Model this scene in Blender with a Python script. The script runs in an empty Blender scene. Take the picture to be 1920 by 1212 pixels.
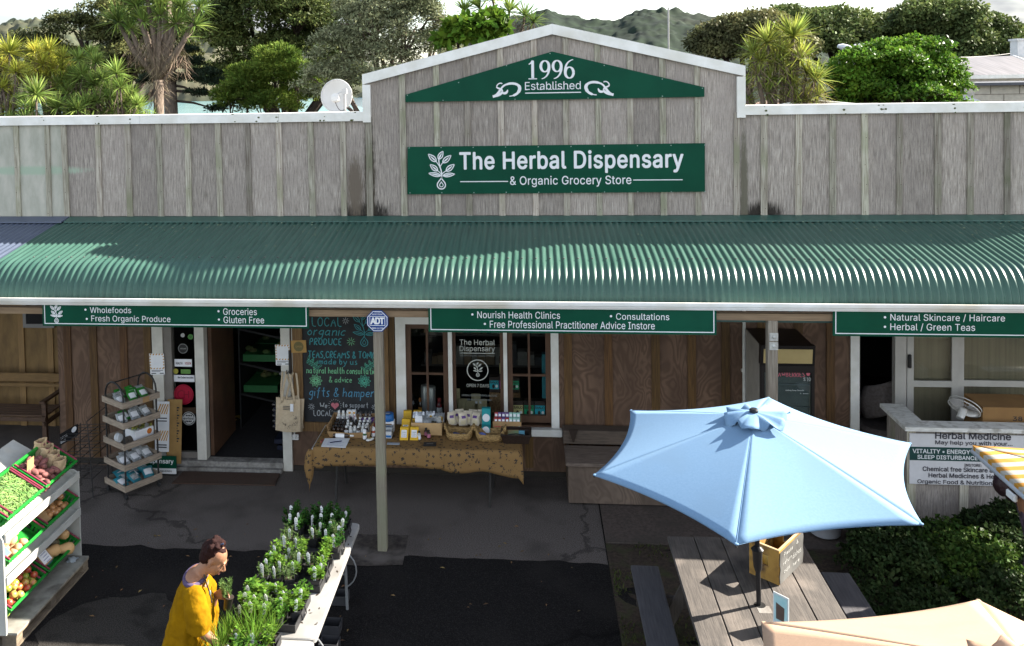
import bpy,math,random
import numpy as np
from mathutils import Vector,Matrix,Euler,noise as mnoise
PI=math.pi
sc=bpy.context.scene
C=sc.collection
CAM_X=(0.9947,0.0998,-0.0173)
CAM_Y=(-0.0131,-0.0440,-0.9989)
CAM_Z=(-0.1005,0.9940,-0.0425)
def _camera():
 cd=bpy.data.cameras.new('camera');co=bpy.data.objects.new('camera',cd);C.objects.link(co)
 yaw,pitch,roll=-0.1007,0.0423,0.0173
 f=Vector((math.sin(yaw)*math.cos(pitch),math.cos(yaw)*math.cos(pitch),-math.sin(pitch)))
 r=Vector((math.cos(yaw),-math.sin(yaw),0));d=f.cross(r)
 r2=r*math.cos(roll)+d*math.sin(roll);d2=-r*math.sin(roll)+d*math.cos(roll)
 m=Matrix((r2,-d2,-f)).transposed().to_4x4()
 m.translation=Vector((0.1916,-11.373,5.0643))
 co.matrix_world=m
 cd.sensor_width=36;cd.lens=1700/1920*36
 cd.shift_x=(960-823.4)/1920;cd.shift_y=-(606-221.0)/1920
 cd.clip_start=0.1;cd.clip_end=6000
 sc.camera=co
_camera()
SUN_TO=Vector((2.45,1.0,1.62)).normalized()
sun_el=math.asin(SUN_TO.z);sun_az=math.atan2(SUN_TO.x,SUN_TO.y)
w=bpy.data.worlds.new("World");sc.world=w;w.use_nodes=True
def _world():
 nt=w.node_tree;N=nt.nodes;L=nt.links;N.clear()
 out=N.new('ShaderNodeOutputWorld');bg=N.new('ShaderNodeBackground');bg.inputs[1].default_value=0.135
 sky=N.new('ShaderNodeTexSky');sky.sky_type='NISHITA';sky.sun_disc=False
 sky.sun_elevation=sun_el;sky.sun_rotation=sun_az;sky.dust_density=1.2;sky.ozone_density=1.0
 tc=N.new('ShaderNodeTexCoord');mp=N.new('ShaderNodeMapping');mp.inputs['Scale'].default_value=(1.0,1.0,3.2)
 n1=N.new('ShaderNodeTexNoise');n1 .inputs['Scale'].default_value=2.6;n1 .inputs['Detail'].default_value=6;n1 .inputs['Roughness'].default_value=0.55
 rp=N.new('ShaderNodeValToRGB');rp.color_ramp.elements[0].position=0.40;rp.color_ramp.elements[1].position=0.64
 rp.color_ramp.elements[0].color=(0.38,)*3+(1,);rp.color_ramp.elements[1].color=(1,)*3+(1,)
 mx=N.new('ShaderNodeMixRGB');mx.inputs[2].default_value=(1.95,2.0,2.08,1)
 L.new(tc.outputs['Generated'],mp.inputs[0]);L.new(mp.outputs[0],n1 .inputs['Vector']);L.new(n1 .outputs[0],rp.inputs[0])
 sz=N.new('ShaderNodeSeparateXYZ');L.new(tc.outputs['Generated'],sz.inputs[0]);mr=N.new('ShaderNodeMapRange');mr.inputs[1].default_value=0.2;mr.inputs[2].default_value=0.8;mr.inputs[3].default_value=1.0;mr.inputs[4].default_value=0.42;my=N.new('ShaderNodeMapRange');my.inputs[1].default_value=-0.5;my.inputs[2].default_value=0.5;my.inputs[3].default_value=1.75;my.inputs[4].default_value=0.56;L.new(sz.outputs[1],my.inputs[0]);mm=N.new('ShaderNodeMath');mm.operation='MULTIPLY'
 vm=N.new('ShaderNodeVectorMath');vm.operation='SCALE';vm.inputs[0].default_value=(1.95,2.0,2.06);L.new(sz.outputs[2],mr.inputs[0]);L.new(mr.outputs[0],mm.inputs[0]);L.new(my.outputs[0],mm.inputs[1]);L.new(mm.outputs[0],vm.inputs['Scale']);L.new(vm.outputs[0],mx.inputs[2])
 L.new(rp.outputs[0],mx.inputs[0]);L.new(sky.outputs[0],mx.inputs[1]);L.new(mx.outputs[0],bg.inputs[0]);L.new(bg.outputs[0],out.inputs[0])
_world()
sd=bpy.data.lights.new('sun','SUN');sd.energy=5.0;sd.angle=math.radians(0.55);sd.color=(1.0,0.93,0.82)
so=bpy.data.objects.new('sun',sd);C.objects.link(so);so.rotation_euler=(-SUN_TO).to_track_quat('-Z','Y').to_euler()
sc.view_settings.view_transform='Standard';sc.view_settings.look='None';sc.view_settings.gamma=1
sc.view_settings.exposure=2.2
sc.render.engine='CYCLES'
sc.cycles.max_bounces=8;sc.cycles.transparent_max_bounces=12;sc.cycles.caustics_reflective=False;sc.cycles.caustics_refractive=False
try:
 sc.cycles.use_denoising=True;sc.cycles.denoiser='OPENIMAGEDENOISE'
except Exception:pass
_o=Vector((0.1916,-11.373,5.0643));_mw=sc.camera.matrix_world.to_3x3()
def _ray(px,py):return _mw@Vector(((px-823.4)/1700,-(py-221.0)/1700,-1))
def atY(px,py,Y):
 d=_ray(px,py);return _o+d*((Y-_o.y)/d.y)
def atZ(px,py,Z):
 d=_ray(px,py);return _o+d*((Z-_o.z)/d.z)
def lin(r,g,b):
 f=lambda c:(c/255/12.92)if c/255<=0.04045 else((c/255+0.055)/1.055)**2.4
 return(f(r),f(g),f(b))
_mats={}
def M(name,c1,c2=None,rough=0.7,scale=6.0,stretch=(1,1,1),detail=4,bump=0.0,bscale=None,spec=0.3,metal=0.0,trans=0.0,island=0.0,lo=0.35,hi=0.65,c3=None,sheen=0.0,s3=None,emit=None,coat=0.0,rvar=0.0,crack=0.0):
 """Principled material: two tints mixed by stretched noise, optional blotches (c3), per-piece variation, bump, translucency."""
 if name in _mats:return _mats[name]
 m=bpy.data.materials.new(name);m.use_nodes=True;nt=m.node_tree;N=nt.nodes;L=nt.links
 b=N['Principled BSDF'];b.inputs['Roughness'].default_value=rough;b.inputs['Specular IOR Level'].default_value=spec;b.inputs['Metallic'].default_value=metal
 if coat:b.inputs['Coat Weight'].default_value=coat
 if sheen:b.inputs['Sheen Weight'].default_value=sheen
 tc=N.new('ShaderNodeTexCoord');mp=N.new('ShaderNodeMapping');mp.inputs['Scale'].default_value=stretch
 L.new(tc.outputs['Object'],mp.inputs[0])
 nz=N.new('ShaderNodeTexNoise');nz.inputs['Scale'].default_value=scale;nz.inputs['Detail'].default_value=detail;nz.inputs['Roughness'].default_value=0.6
 L.new(mp.outputs[0],nz.inputs['Vector'])
 c2=c2 or tuple(v*0.82 for v in c1)
 rp=N.new('ShaderNodeValToRGB');e=rp.color_ramp.elements;e[0].position=lo;e[1].position=hi;e[0].color=(*c2,1);e[1].color=(*c1,1)
 L.new(nz.outputs['Fac'],rp.inputs[0]);col=rp.outputs[0]
 if c3:
  n3=N.new('ShaderNodeTexNoise');n3 .inputs['Scale'].default_value=s3 or scale*0.23;n3 .inputs['Detail'].default_value=3
  L.new(mp.outputs[0]if not s3 else tc.outputs['Object'],n3 .inputs['Vector'])
  r3=N.new('ShaderNodeValToRGB');r3 .color_ramp.elements[0].position=0.5;r3 .color_ramp.elements[1].position=0.72
  L.new(n3 .outputs['Fac'],r3 .inputs[0]);mx=N.new('ShaderNodeMixRGB');mx.inputs[2].default_value=(*c3,1)
  L.new(r3 .outputs[0],mx.inputs[0]);L.new(col,mx.inputs[1]);col=mx.outputs[0]
 if crack:
  nd=N.new('ShaderNodeTexNoise');nd.inputs['Scale'].default_value=2.5;nd.inputs['Detail'].default_value=4;L.new(tc.outputs['Object'],nd.inputs['Vector']);ma_=N.new('ShaderNodeMixRGB');ma_.inputs[0].default_value=0.45;L.new(tc.outputs['Object'],ma_.inputs[1]);L.new(nd.outputs['Color'],ma_.inputs[2])
  vo=N.new('ShaderNodeTexVoronoi');vo.feature='DISTANCE_TO_EDGE';vo.inputs['Scale'].default_value=crack;L.new(ma_.outputs[0],vo.inputs['Vector']);rc=N.new('ShaderNodeValToRGB');rc.color_ramp.elements[0].position=0.003;rc.color_ramp.elements[1].position=0.006;rc.color_ramp.elements[0].color=(0.5,0.5,0.5,1);L.new(vo.outputs['Distance'],rc.inputs[0]);mc=N.new('ShaderNodeMixRGB');mc.blend_type='MULTIPLY';mc.inputs[0].default_value=1;L.new(col,mc.inputs[1]);L.new(rc.outputs[0],mc.inputs[2]);col=mc.outputs[0]
 if island:
  g=N.new('ShaderNodeNewGeometry');hs=N.new('ShaderNodeHueSaturation')
  ma=N.new('ShaderNodeMapRange');ma.inputs[3].default_value=1-island;ma.inputs[4].default_value=1+island
  mh=N.new('ShaderNodeMapRange');mh.inputs[3].default_value=0.5-island*0.05;mh.inputs[4].default_value=0.5+island*0.05
  L.new(g.outputs['Random Per Island'],ma.inputs[0]);L.new(ma.outputs[0],hs.inputs['Value'])
  fr=N.new('ShaderNodeMath');fr.operation='MULTIPLY';fr.inputs[1].default_value=7.13
  fr2=N.new('ShaderNodeMath');fr2 .operation='FRACT'
  L.new(g.outputs['Random Per Island'],fr.inputs[0]);L.new(fr.outputs[0],fr2 .inputs[0]);L.new(fr2 .outputs[0],mh.inputs[0]);L.new(mh.outputs[0],hs.inputs['Hue'])
  L.new(col,hs.inputs['Color']);col=hs.outputs[0]
 L.new(col,b.inputs['Base Color'])
 if rvar:
  mr=N.new('ShaderNodeMapRange');mr.inputs[3].default_value=max(0,rough-rvar);mr.inputs[4].default_value=min(1,rough+rvar)
  L.new(nz.outputs['Fac'],mr.inputs[0]);L.new(mr.outputs[0],b.inputs['Roughness'])
 if bump:
  bp=N.new('ShaderNodeBump');bp.inputs['Strength'].default_value=bump;bp.inputs['Distance'].default_value=0.01
  if bscale:
   nb=N.new('ShaderNodeTexNoise');nb.inputs['Scale'].default_value=bscale;nb.inputs['Detail'].default_value=3
   L.new(mp.outputs[0],nb.inputs['Vector']);L.new(nb.outputs['Fac'],bp.inputs['Height'])
  else:L.new(nz.outputs['Fac'],bp.inputs['Height'])
  L.new(bp.outputs[0],b.inputs['Normal'])
 if emit:
  b.inputs['Emission Color'].default_value=(*emit[0],1);b.inputs['Emission Strength'].default_value=emit[1]
 if trans:
  tr=N.new('ShaderNodeBsdfTranslucent');ms=N.new('ShaderNodeMixShader');ms.inputs[0].default_value=trans
  L.new(col,tr.inputs[0]);L.new(b.outputs[0],ms.inputs[1]);L.new(tr.outputs[0],ms.inputs[2]);L.new(ms.outputs[0],N['Material Output'].inputs[0])
 _mats[name]=m;return m
def glass_mat(name,tint=(1,1,1),refl=0.12,rough=0.02):
 if name in _mats:return _mats[name]
 m=bpy.data.materials.new(name);m.use_nodes=True;nt=m.node_tree;N=nt.nodes;L=nt.links;N.remove(N['Principled BSDF'])
 t=N.new('ShaderNodeBsdfTransparent');t.inputs[0].default_value=(*tint,1);g=N.new('ShaderNodeBsdfGlossy');g.inputs['Roughness'].default_value=rough
 fr=N.new('ShaderNodeLayerWeight');fr.inputs[0].default_value=refl;ms=N.new('ShaderNodeMixShader')
 L.new(fr.outputs['Fresnel'],ms.inputs[0]);L.new(t.outputs[0],ms.inputs[1]);L.new(g.outputs[0],ms.inputs[2]);L.new(ms.outputs[0],N['Material Output'].inputs[0])
 _mats[name]=m;return m
class MB:
 def __init__(s):s.v=[];s.f=[];s.m=[];s.cur=0
 def mat(s,i):s.cur=i;return s
 def add(s,vs,fs):
  b=len(s.v);s.v+=[tuple(v)for v in vs]
  for f in fs:s.f.append(tuple(b+i for i in f));s.m.append(s.cur)
  return s
 def box(s,a,b,rot=None,piv=None):
  (x0,y0,z0),(x1,y1,z1)=a,b
  vs=[(x0,y0,z0),(x1,y0,z0),(x1,y1,z0),(x0,y1,z0),(x0,y0,z1),(x1,y0,z1),(x1,y1,z1),(x0,y1,z1)]
  if rot is not None:
   R=Euler(rot).to_matrix();p=Vector(piv)if piv is not None else(Vector(a)+Vector(b))/2
   vs=[tuple(R@(Vector(v)-p)+p)for v in vs]
  return s.add(vs,[(0,3,2,1),(4,5,6,7),(0,1,5,4),(1,2,6,5),(2,3,7,6),(3,0,4,7)])
 def bbox(s,a,b,bev=0.006,rot=None,piv=None):
  """box with chamfered edges"""
  (x0,y0,z0),(x1,y1,z1)=a,b;e=min(bev,abs(x1-x0)/2.1,abs(y1-y0)/2.1,abs(z1-z0)/2.1)
  vs=[];
  for z,i in((z0,e),(z0+e,0),(z1-e,0),(z1,e)):
   j=e
   vs+=[(x0+i+j,y0+i,z),(x1-i-j,y0+i,z),(x1-i,y0+i+j,z),(x1-i,y1-i-j,z),(x1-i-j,y1-i,z),(x0+i+j,y1-i,z),(x0+i,y1-i-j,z),(x0+i,y0+i+j,z)]
  fs=[tuple(range(7,-1,-1)),tuple(range(24,32))]
  for k in range(3):
   for i in range(8):fs.append((k*8+i,k*8+(i+1)%8,k*8+8+(i+1)%8,k*8+8+i))
  if rot is not None:
   R=Euler(rot).to_matrix();p=Vector(piv)if piv is not None else(Vector(a)+Vector(b))/2
   vs=[tuple(R@(Vector(v)-p)+p)for v in vs]
  return s.add(vs,fs)
 def prism(s,pts,d):
  """closed polygon (3-D points) extruded by vector d"""
  n=len(pts);d=Vector(d);a=[Vector(p)for p in pts]
  return s.add(a+[p+d for p in a],[tuple(range(n-1,-1,-1)),tuple(range(n,2*n))]+[(i,(i+1)%n,n+(i+1)%n,n+i)for i in range(n)])
 def quad(s,*p):return s.add(p,[tuple(range(len(p)))])
 def tube(s,pts,r,n=8,cap=True):
  pts=[Vector(p)for p in pts];rs=r if isinstance(r,(list,tuple))else[r]*len(pts);vs=[];fs=[];pu=None
  for k,p in enumerate(pts):
   t=(pts[min(k+1,len(pts)-1)]-pts[max(k-1,0)]).normalized()
   if pu is None:pu=t.orthogonal().normalized()
   u=(pu-t*pu.dot(t));u=u.normalized()if u.length>1e-6 else t.orthogonal().normalized();pu=u;v=t.cross(u)
   vs+=[p+(u*math.cos(2*PI*i/n)+v*math.sin(2*PI*i/n))*rs[k]for i in range(n)]
  for k in range(len(pts)-1):
   for i in range(n):fs.append((k*n+i,k*n+(i+1)%n,k*n+n+(i+1)%n,k*n+n+i))
  if cap:fs+=[tuple(range(n-1,-1,-1)),tuple(range((len(pts)-1)*n,len(pts)*n))]
  return s.add(vs,fs)
 def lathe(s,prof,c=(0,0,0),n=16,sx=1,sy=1,rot=None):
  vs=[];fs=[];R=Euler(rot).to_matrix()if rot is not None else None;c=Vector(c)
  for r,z in prof:
   for i in range(n):
    v=Vector((r*sx*math.cos(2*PI*i/n),r*sy*math.sin(2*PI*i/n),z));vs.append((R@v if R else v)+c)
  for k in range(len(prof)-1):
   for i in range(n):fs.append((k*n+i,k*n+(i+1)%n,k*n+n+(i+1)%n,k*n+n+i))
  fs+=[tuple(range(n-1,-1,-1)),tuple(range((len(prof)-1)*n,len(prof)*n))]
  return s.add(vs,fs)
 def blob(s,c,r,n=8,m=6,jit=0.0,seed=0,rot=None):
  """ellipsoid of radii r with lumps"""
  rnd=random.Random(seed);vs=[];fs=[];c=Vector(c);R=Euler(rot).to_matrix()if rot is not None else None
  for j in range(1,m):
   th=PI*j/m
   for i in range(n):
    k=1+rnd.uniform(-jit,jit);v=Vector((r[0]*k*math.sin(th)*math.cos(2*PI*i/n),r[1]*k*math.sin(th)*math.sin(2*PI*i/n),r[2]*k*math.cos(th)))
    vs.append((R@v if R else v)+c)
  tp=Vector((0,0,r[2]));bt=-tp;vs+=[(R@tp if R else tp)+c,(R@bt if R else bt)+c];T=len(vs)-2
  for j in range(m-2):
   for i in range(n):fs.append((j*n+i,j*n+n+i,j*n+n+(i+1)%n,j*n+(i+1)%n))
  for i in range(n):fs+=[(T,i,(i+1)%n),(T+1,(m-2)*n+(i+1)%n,(m-2)*n+i)]
  return s.add(vs,fs)
 def grid(s,fn,nu,nv):
  vs=[fn(i/nu,j/nv)for j in range(nv+1)for i in range(nu+1)]
  return s.add(vs,[(j*(nu+1)+i,j*(nu+1)+i+1,(j+1)*(nu+1)+i+1,(j+1)*(nu+1)+i)for j in range(nv)for i in range(nu)])
 def merge(s,me,mw=None):
  """add a mesh datablock's faces (text)"""
  b=len(s.v);s.v+=[tuple(mw@v.co)if mw else tuple(v.co)for v in me.vertices]
  for p in me.polygons:s.f.append(tuple(b+i for i in p.vertices));s.m.append(s.cur)
  return s
 def build(s,name,mats,parent=None,smooth=False,world=True,solid=0.0):
  me=bpy.data.meshes.new(name);vs=[Vector(v)for v in s.v]
  o=bpy.data.objects.new(name,me);C.objects.link(o)
  if parent is not None:
   o.parent=parent
   if world:
    mi=tworld(parent).inverted();vs=[mi@v for v in vs]
  elif world and vs:
   lo=[min(v[i]for v in vs)for i in range(3)];hi=[max(v[i]for v in vs)for i in range(3)]
   g=Vector(((lo[0]+hi[0])/2,(lo[1]+hi[1])/2,lo[2]));vs=[v-g for v in vs];o.location=g
  me.from_pydata([tuple(v)for v in vs],[],s.f);
  for m in(mats if isinstance(mats,(list,tuple))else[mats]):me.materials.append(m)
  me.polygons.foreach_set('material_index',s.m)
  if smooth:
   me.polygons.foreach_set('use_smooth',[True]*len(me.polygons))
   if smooth!='all':
    try:me.set_sharp_from_angle(angle=math.radians(smooth if smooth is not True else 40))
    except Exception:pass
  if solid:
   md=o.modifiers.new('solid','SOLIDIFY');md.thickness=solid;md.offset=0
  me.update();return o
def tworld(o):
 m=Matrix.LocRotScale(o.location,o.rotation_euler,o.scale)
 return(tworld(o.parent)@m)if o.parent else m
def tag(o,label=None,cat=None,group=None,kind=None):
 if label:o['label']=label
 if cat:o['category']=cat
 if group:o['group']=group
 if kind:o['kind']=kind
 return o
def thing(name,label,cat,loc=(0,0,0),rz=0,group=None):
 o=bpy.data.objects.new(name,None);C.objects.link(o);o.location=loc;o.rotation_euler=(0,0,rz);o.empty_display_size=0.1
 return tag(o,label,cat,group)
def dup(root,loc=None,rz=None,label=None,group=None,scale=None):
 r=root.copy();C.objects.link(r)
 if loc is not None:r.location=loc
 if rz is not None:r.rotation_euler=(0,0,rz)
 if scale is not None:r.scale=(scale,)*3 if not isinstance(scale,tuple)else scale
 if label:r['label']=label
 if group:r['group']=group
 for ch in list(root.children):
  c=ch.copy();C.objects.link(c);c.parent=r
  for g in ch.children:
   d=g.copy();C.objects.link(d);d.parent=c
 return r
try:FONT=bpy.data.fonts.load(bpy.utils.system_resource('DATAFILES',path='fonts')+'/Inter.woff2')
except Exception:FONT=None
def text_mesh(body,bold=0.0,spacing=1.0,extrude=0.0,shear=0.0,align='LEFT'):
 """flat lettering: the font outlines, filled by winding number"""
 from mathutils.geometry import delaunay_2d_cdt
 cu=bpy.data.curves.new('lettering','FONT');cu.body=body;cu.space_character=spacing;cu.shear=shear;cu.align_x=align;cu.resolution_u=4;cu.size=10;cu.fill_mode='NONE'
 if FONT:cu.font=FONT
 o=bpy.data.objects.new('lettering',cu);C.objects.link(o);dg=bpy.context.evaluated_depsgraph_get()
 m0=bpy.data.meshes.new_from_object(o.evaluated_get(dg));bpy.data.objects.remove(o);bpy.data.curves.remove(cu)
 P=[Vector((v.co.x,v.co.y))for v in m0 .vertices];E=[tuple(e.vertices)for e in m0 .edges];bpy.data.meshes.remove(m0)
 nb={}
 for i,j in E:nb.setdefault(i,[]).append(j);nb.setdefault(j,[]).append(i)
 seen=set();D=[]
 for st in range(len(P)):
  if st in seen or st not in nb:continue
  loop=[st];seen.add(st);cur=st
  while True:
   nx=[k for k in nb[cur]if k not in seen]
   if not nx:break
   cur=min(nx)if len(loop)==1 else nx[0];seen.add(cur);loop.append(cur)
  D+=[(loop[i],loop[(i+1)%len(loop)])for i in range(len(loop))]
 V,_,F,_,_,_=delaunay_2d_cdt(P,E,[],0,1e-5)
 A=np.array([P[i][:]for i,j in D]);B=np.array([P[j][:]for i,j in D]);keep=[]
 cen=np.array([(sum((V[i]for i in f),Vector((0,0)))/len(f))[:]for f in F])
 for f,c in zip(F,cen):
  up=(A[:,1]<=c[1])&(B[:,1]>c[1]);dn=(A[:,1]>c[1])&(B[:,1]<=c[1]);k=up|dn
  if not k.any():continue
  a,b=A[k],B[k];x=a[:,0]+(c[1]-a[:,1])/(b[:,1]-a[:,1])*(b[:,0]-a[:,0]);r=x>c[0]
  if(np.where(up[k],1,-1)*r).sum()!=0:keep.append(f if(V[f[1]]-V[f[0]]).cross(V[f[2]]-V[f[0]])>0 else f[::-1])
 me=bpy.data.meshes.new('lettering');used=sorted({i for f in keep for i in f});ix={v:n for n,v in enumerate(used)}
 me.from_pydata([(V[i].x,V[i].y,0)for i in used],[],[[ix[i]for i in f]for f in keep]);return me
def put_text(mb,body,x0,x1,z0,z1,y,bold=0.0,spacing=1.0,keep=False,shear=0.0,sl=0.0):
 """lettering on a plane facing the viewer (-y): ink box from (x0,z0) to (x1,z1); sl = slope of the baseline"""
 me=text_mesh(body,0.0,spacing,0.0,shear)
 xs=[v.co.x for v in me.vertices];ys=[v.co.y for v in me.vertices]
 a,b,c,d=min(xs),max(xs),min(ys),max(ys);kx=(x1-x0)/(b-a);kz=(z1-z0)/(d-c)
 if keep:kx=kz
 r=bold*kz*6.2;sh=[(0,0)]if r<0.0004 else[(r*math.cos(k*PI/3),r*math.sin(k*PI/3))for k in range(6)]
 for n_,(dx,dz)in enumerate(sh):
  bs=len(mb.v);mb.v+=[(x0+(v.co.x-a)*kx+dx,y-0.00025*n_,z0+(v.co.y-c)*kz+sl*(v.co.x-a)*kx+dz)for v in me.vertices]
  for p in me.polygons:mb.f.append(tuple(bs+i for i in p.vertices));mb.m.append(mb.cur)
 bpy.data.meshes.remove(me);return mb
def stroke(mb,pts,w,y,fn=None):
 """flat brush stroke in the x-z plane at depth y; w is a width or list; fn maps (x,z,y) to a point"""
 n=len(pts);ws=w if isinstance(w,(list,tuple))else[w]*n;vs=[];fs=[]
 for k,(x,z)in enumerate(pts):
  x0,z0=pts[max(k-1,0)];x1,z1=pts[min(k+1,n-1)];dx,dz=x1-x0,z1-z0;l=math.hypot(dx,dz)or 1
  nx,nz=-dz/l*ws[k]/2,dx/l*ws[k]/2
  vs+=[(x+nx,y,z+nz),(x-nx,y,z-nz)]
 for k in range(n-1):fs.append((2*k,2*k+1,2*k+3,2*k+2))
 if fn:vs=[fn(*v)for v in vs]
 return mb.add(vs,fs)
def bez(p0,p1,p2,p3,n=10):
 out=[]
 for i in range(n+1):
  t=i/n;a=(1-t)**3;b=3*(1-t)**2*t;c=3*(1-t)*t*t;d=t**3
  out.append(tuple(a*p0[k]+b*p1[k]+c*p2[k]+d*p3[k]for k in range(len(p0))))
 return out
def arc(cx,cz,r,a0,a1,n=14,rz=None):
 rz=rz or r
 return[(cx+r*math.cos(math.radians(a0+(a1-a0)*i/n)),cz+rz*math.sin(math.radians(a0+(a1-a0)*i/n)))for i in range(n+1)]
def ground():
 def sheet(name,x0,x1,y0,y1,z,mat,n=1):
  mb=MB();mb.quad((x0,y0,z),(x1,y0,z),(x1,y1,z),(x0,y1,z));o=mb.build(name,mat,world=False);tag(o,kind='structure');return o
 asphalt=M('black asphalt',(0.048,0.044,0.042),(0.007,0.0065,0.0065),0.9,110,(1,1,1),3,0.6,c3=(0.020,0.018,0.017),s3=0.9,lo=.48,hi=.85,spec=0.1,crack=.22)
 o=sheet('ground',-2500,2500,-60,100,-0.004,asphalt)
 conc=M('speckled concrete paving',(0.165,0.142,0.128),(0.042,0.036,0.033),0.9,90,(1,1,1),5,0.3,c3=(0.050,0.043,0.039),s3=1.1,spec=0.12,crack=.35)
 mb=MB();mb.add([(-10+10.93*i/110,-2.02+.07*mnoise.noise((i*.35,0,5))+.03*mnoise.noise((i*1.7,3,1)),0)for i in range(111)]+[(.93-10.93*i/110,.05,0)for i in range(111)],[(i,i+1,220-i,221-i)for i in range(110)]);mb.quad((-10,.05,0),(-6,.05,0),(-6,1.35,0),(-10,1.35,0));tag(mb.build('verandah_paving',conc,world=False),kind='structure')
 mb=MB();mb.box((0.945,-1.60,-0.05),(8,0.05,0.012));tag(mb.build('side_path',M('brown concrete path',(0.10,0.078,0.066),(0.055,0.042,0.036),0.85,30,(1,1,1),6,0.3,c3=(0.06,0.05,0.042),s3=1.6),world=False),kind='structure')
 mb=MB();n=26;rnd=random.Random(5)
 def soil(u,v):
  x,y=0.94+u*8,-1.61-v*8;return(x,y,0.008+0.025*mnoise.noise((x*2.2,y*2.2,1))+0.012*mnoise.noise((x*9,y*9,3))if 0<u<1 and 0<v else 0.0)
 mb.grid(soil,80,80);tag(mb.build('garden_bed',M('dark leaf mould soil',(0.055,0.038,0.026),(0.022,0.016,0.012),0.95,28,(1,1,1),6,0.6,c3=(0.035,0.042,0.014),s3=5),smooth='all',world=False),kind='structure')
 mb=MB();pad=[(-1.93,-1.60),(-1.22,-1.585),(-1.2,-2.2),(-1.55,-2.25),(-1.95,-2.24)]
 mb.add([(x,y,0.005)for x,y in pad],[tuple(range(5))]);tag(mb.build('post_pad',M('worn concrete pad',(0.07,0.058,0.05),(0.025,0.021,0.019),0.9,14,(1,1,1),6,0.5,c3=(0.11,0.095,0.085),s3=3.2),world=False),kind='structure')
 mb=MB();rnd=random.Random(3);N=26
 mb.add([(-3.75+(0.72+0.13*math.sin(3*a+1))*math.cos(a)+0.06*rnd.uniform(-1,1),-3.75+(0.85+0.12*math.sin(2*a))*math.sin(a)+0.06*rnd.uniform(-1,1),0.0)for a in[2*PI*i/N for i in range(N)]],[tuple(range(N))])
 tag(mb.build('painted_sun_patch',M('asphalt painted sunlit grey',(0.055,0.05,0.045),(0.012,0.011,0.010),0.9,90,(1,1,1),4,0.5,c3=(0.012,0.011,0.010),s3=3.0,spec=0.1),world=False),kind='structure')  # sunlit pool on the asphalt, put in as a paler coloured patch
 lv=MB();rnd=random.Random(21)
 for i in range(80):
  x,y=rnd.uniform(-4.4,0.9),rnd.uniform(-4.4,-1.2);r=rnd.uniform(0.012,0.032);a=rnd.uniform(0,6.28)
  if abs(x+1.45)<.1 and abs(y+1.9)<.1:continue
  c,s=math.cos(a),math.sin(a);z=0.008
  lv.add([(x-r*c,y-r*s,z),(x+.4*r*s,y-.4*r*c,z+.006),(x+r*c,y+r*s,z+.002),(x-.4*r*s,y+.4*r*c,z+.007)],[(0,1,2,3)])
 tag(lv.build('fallen_leaves',M('dry leaf',(0.20,0.13,0.05),(0.11,0.06,0.03),0.8,8,island=0.5),world=False),'small dry leaves scattered over the dark asphalt','leaves',kind='stuff')
ground()
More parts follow.
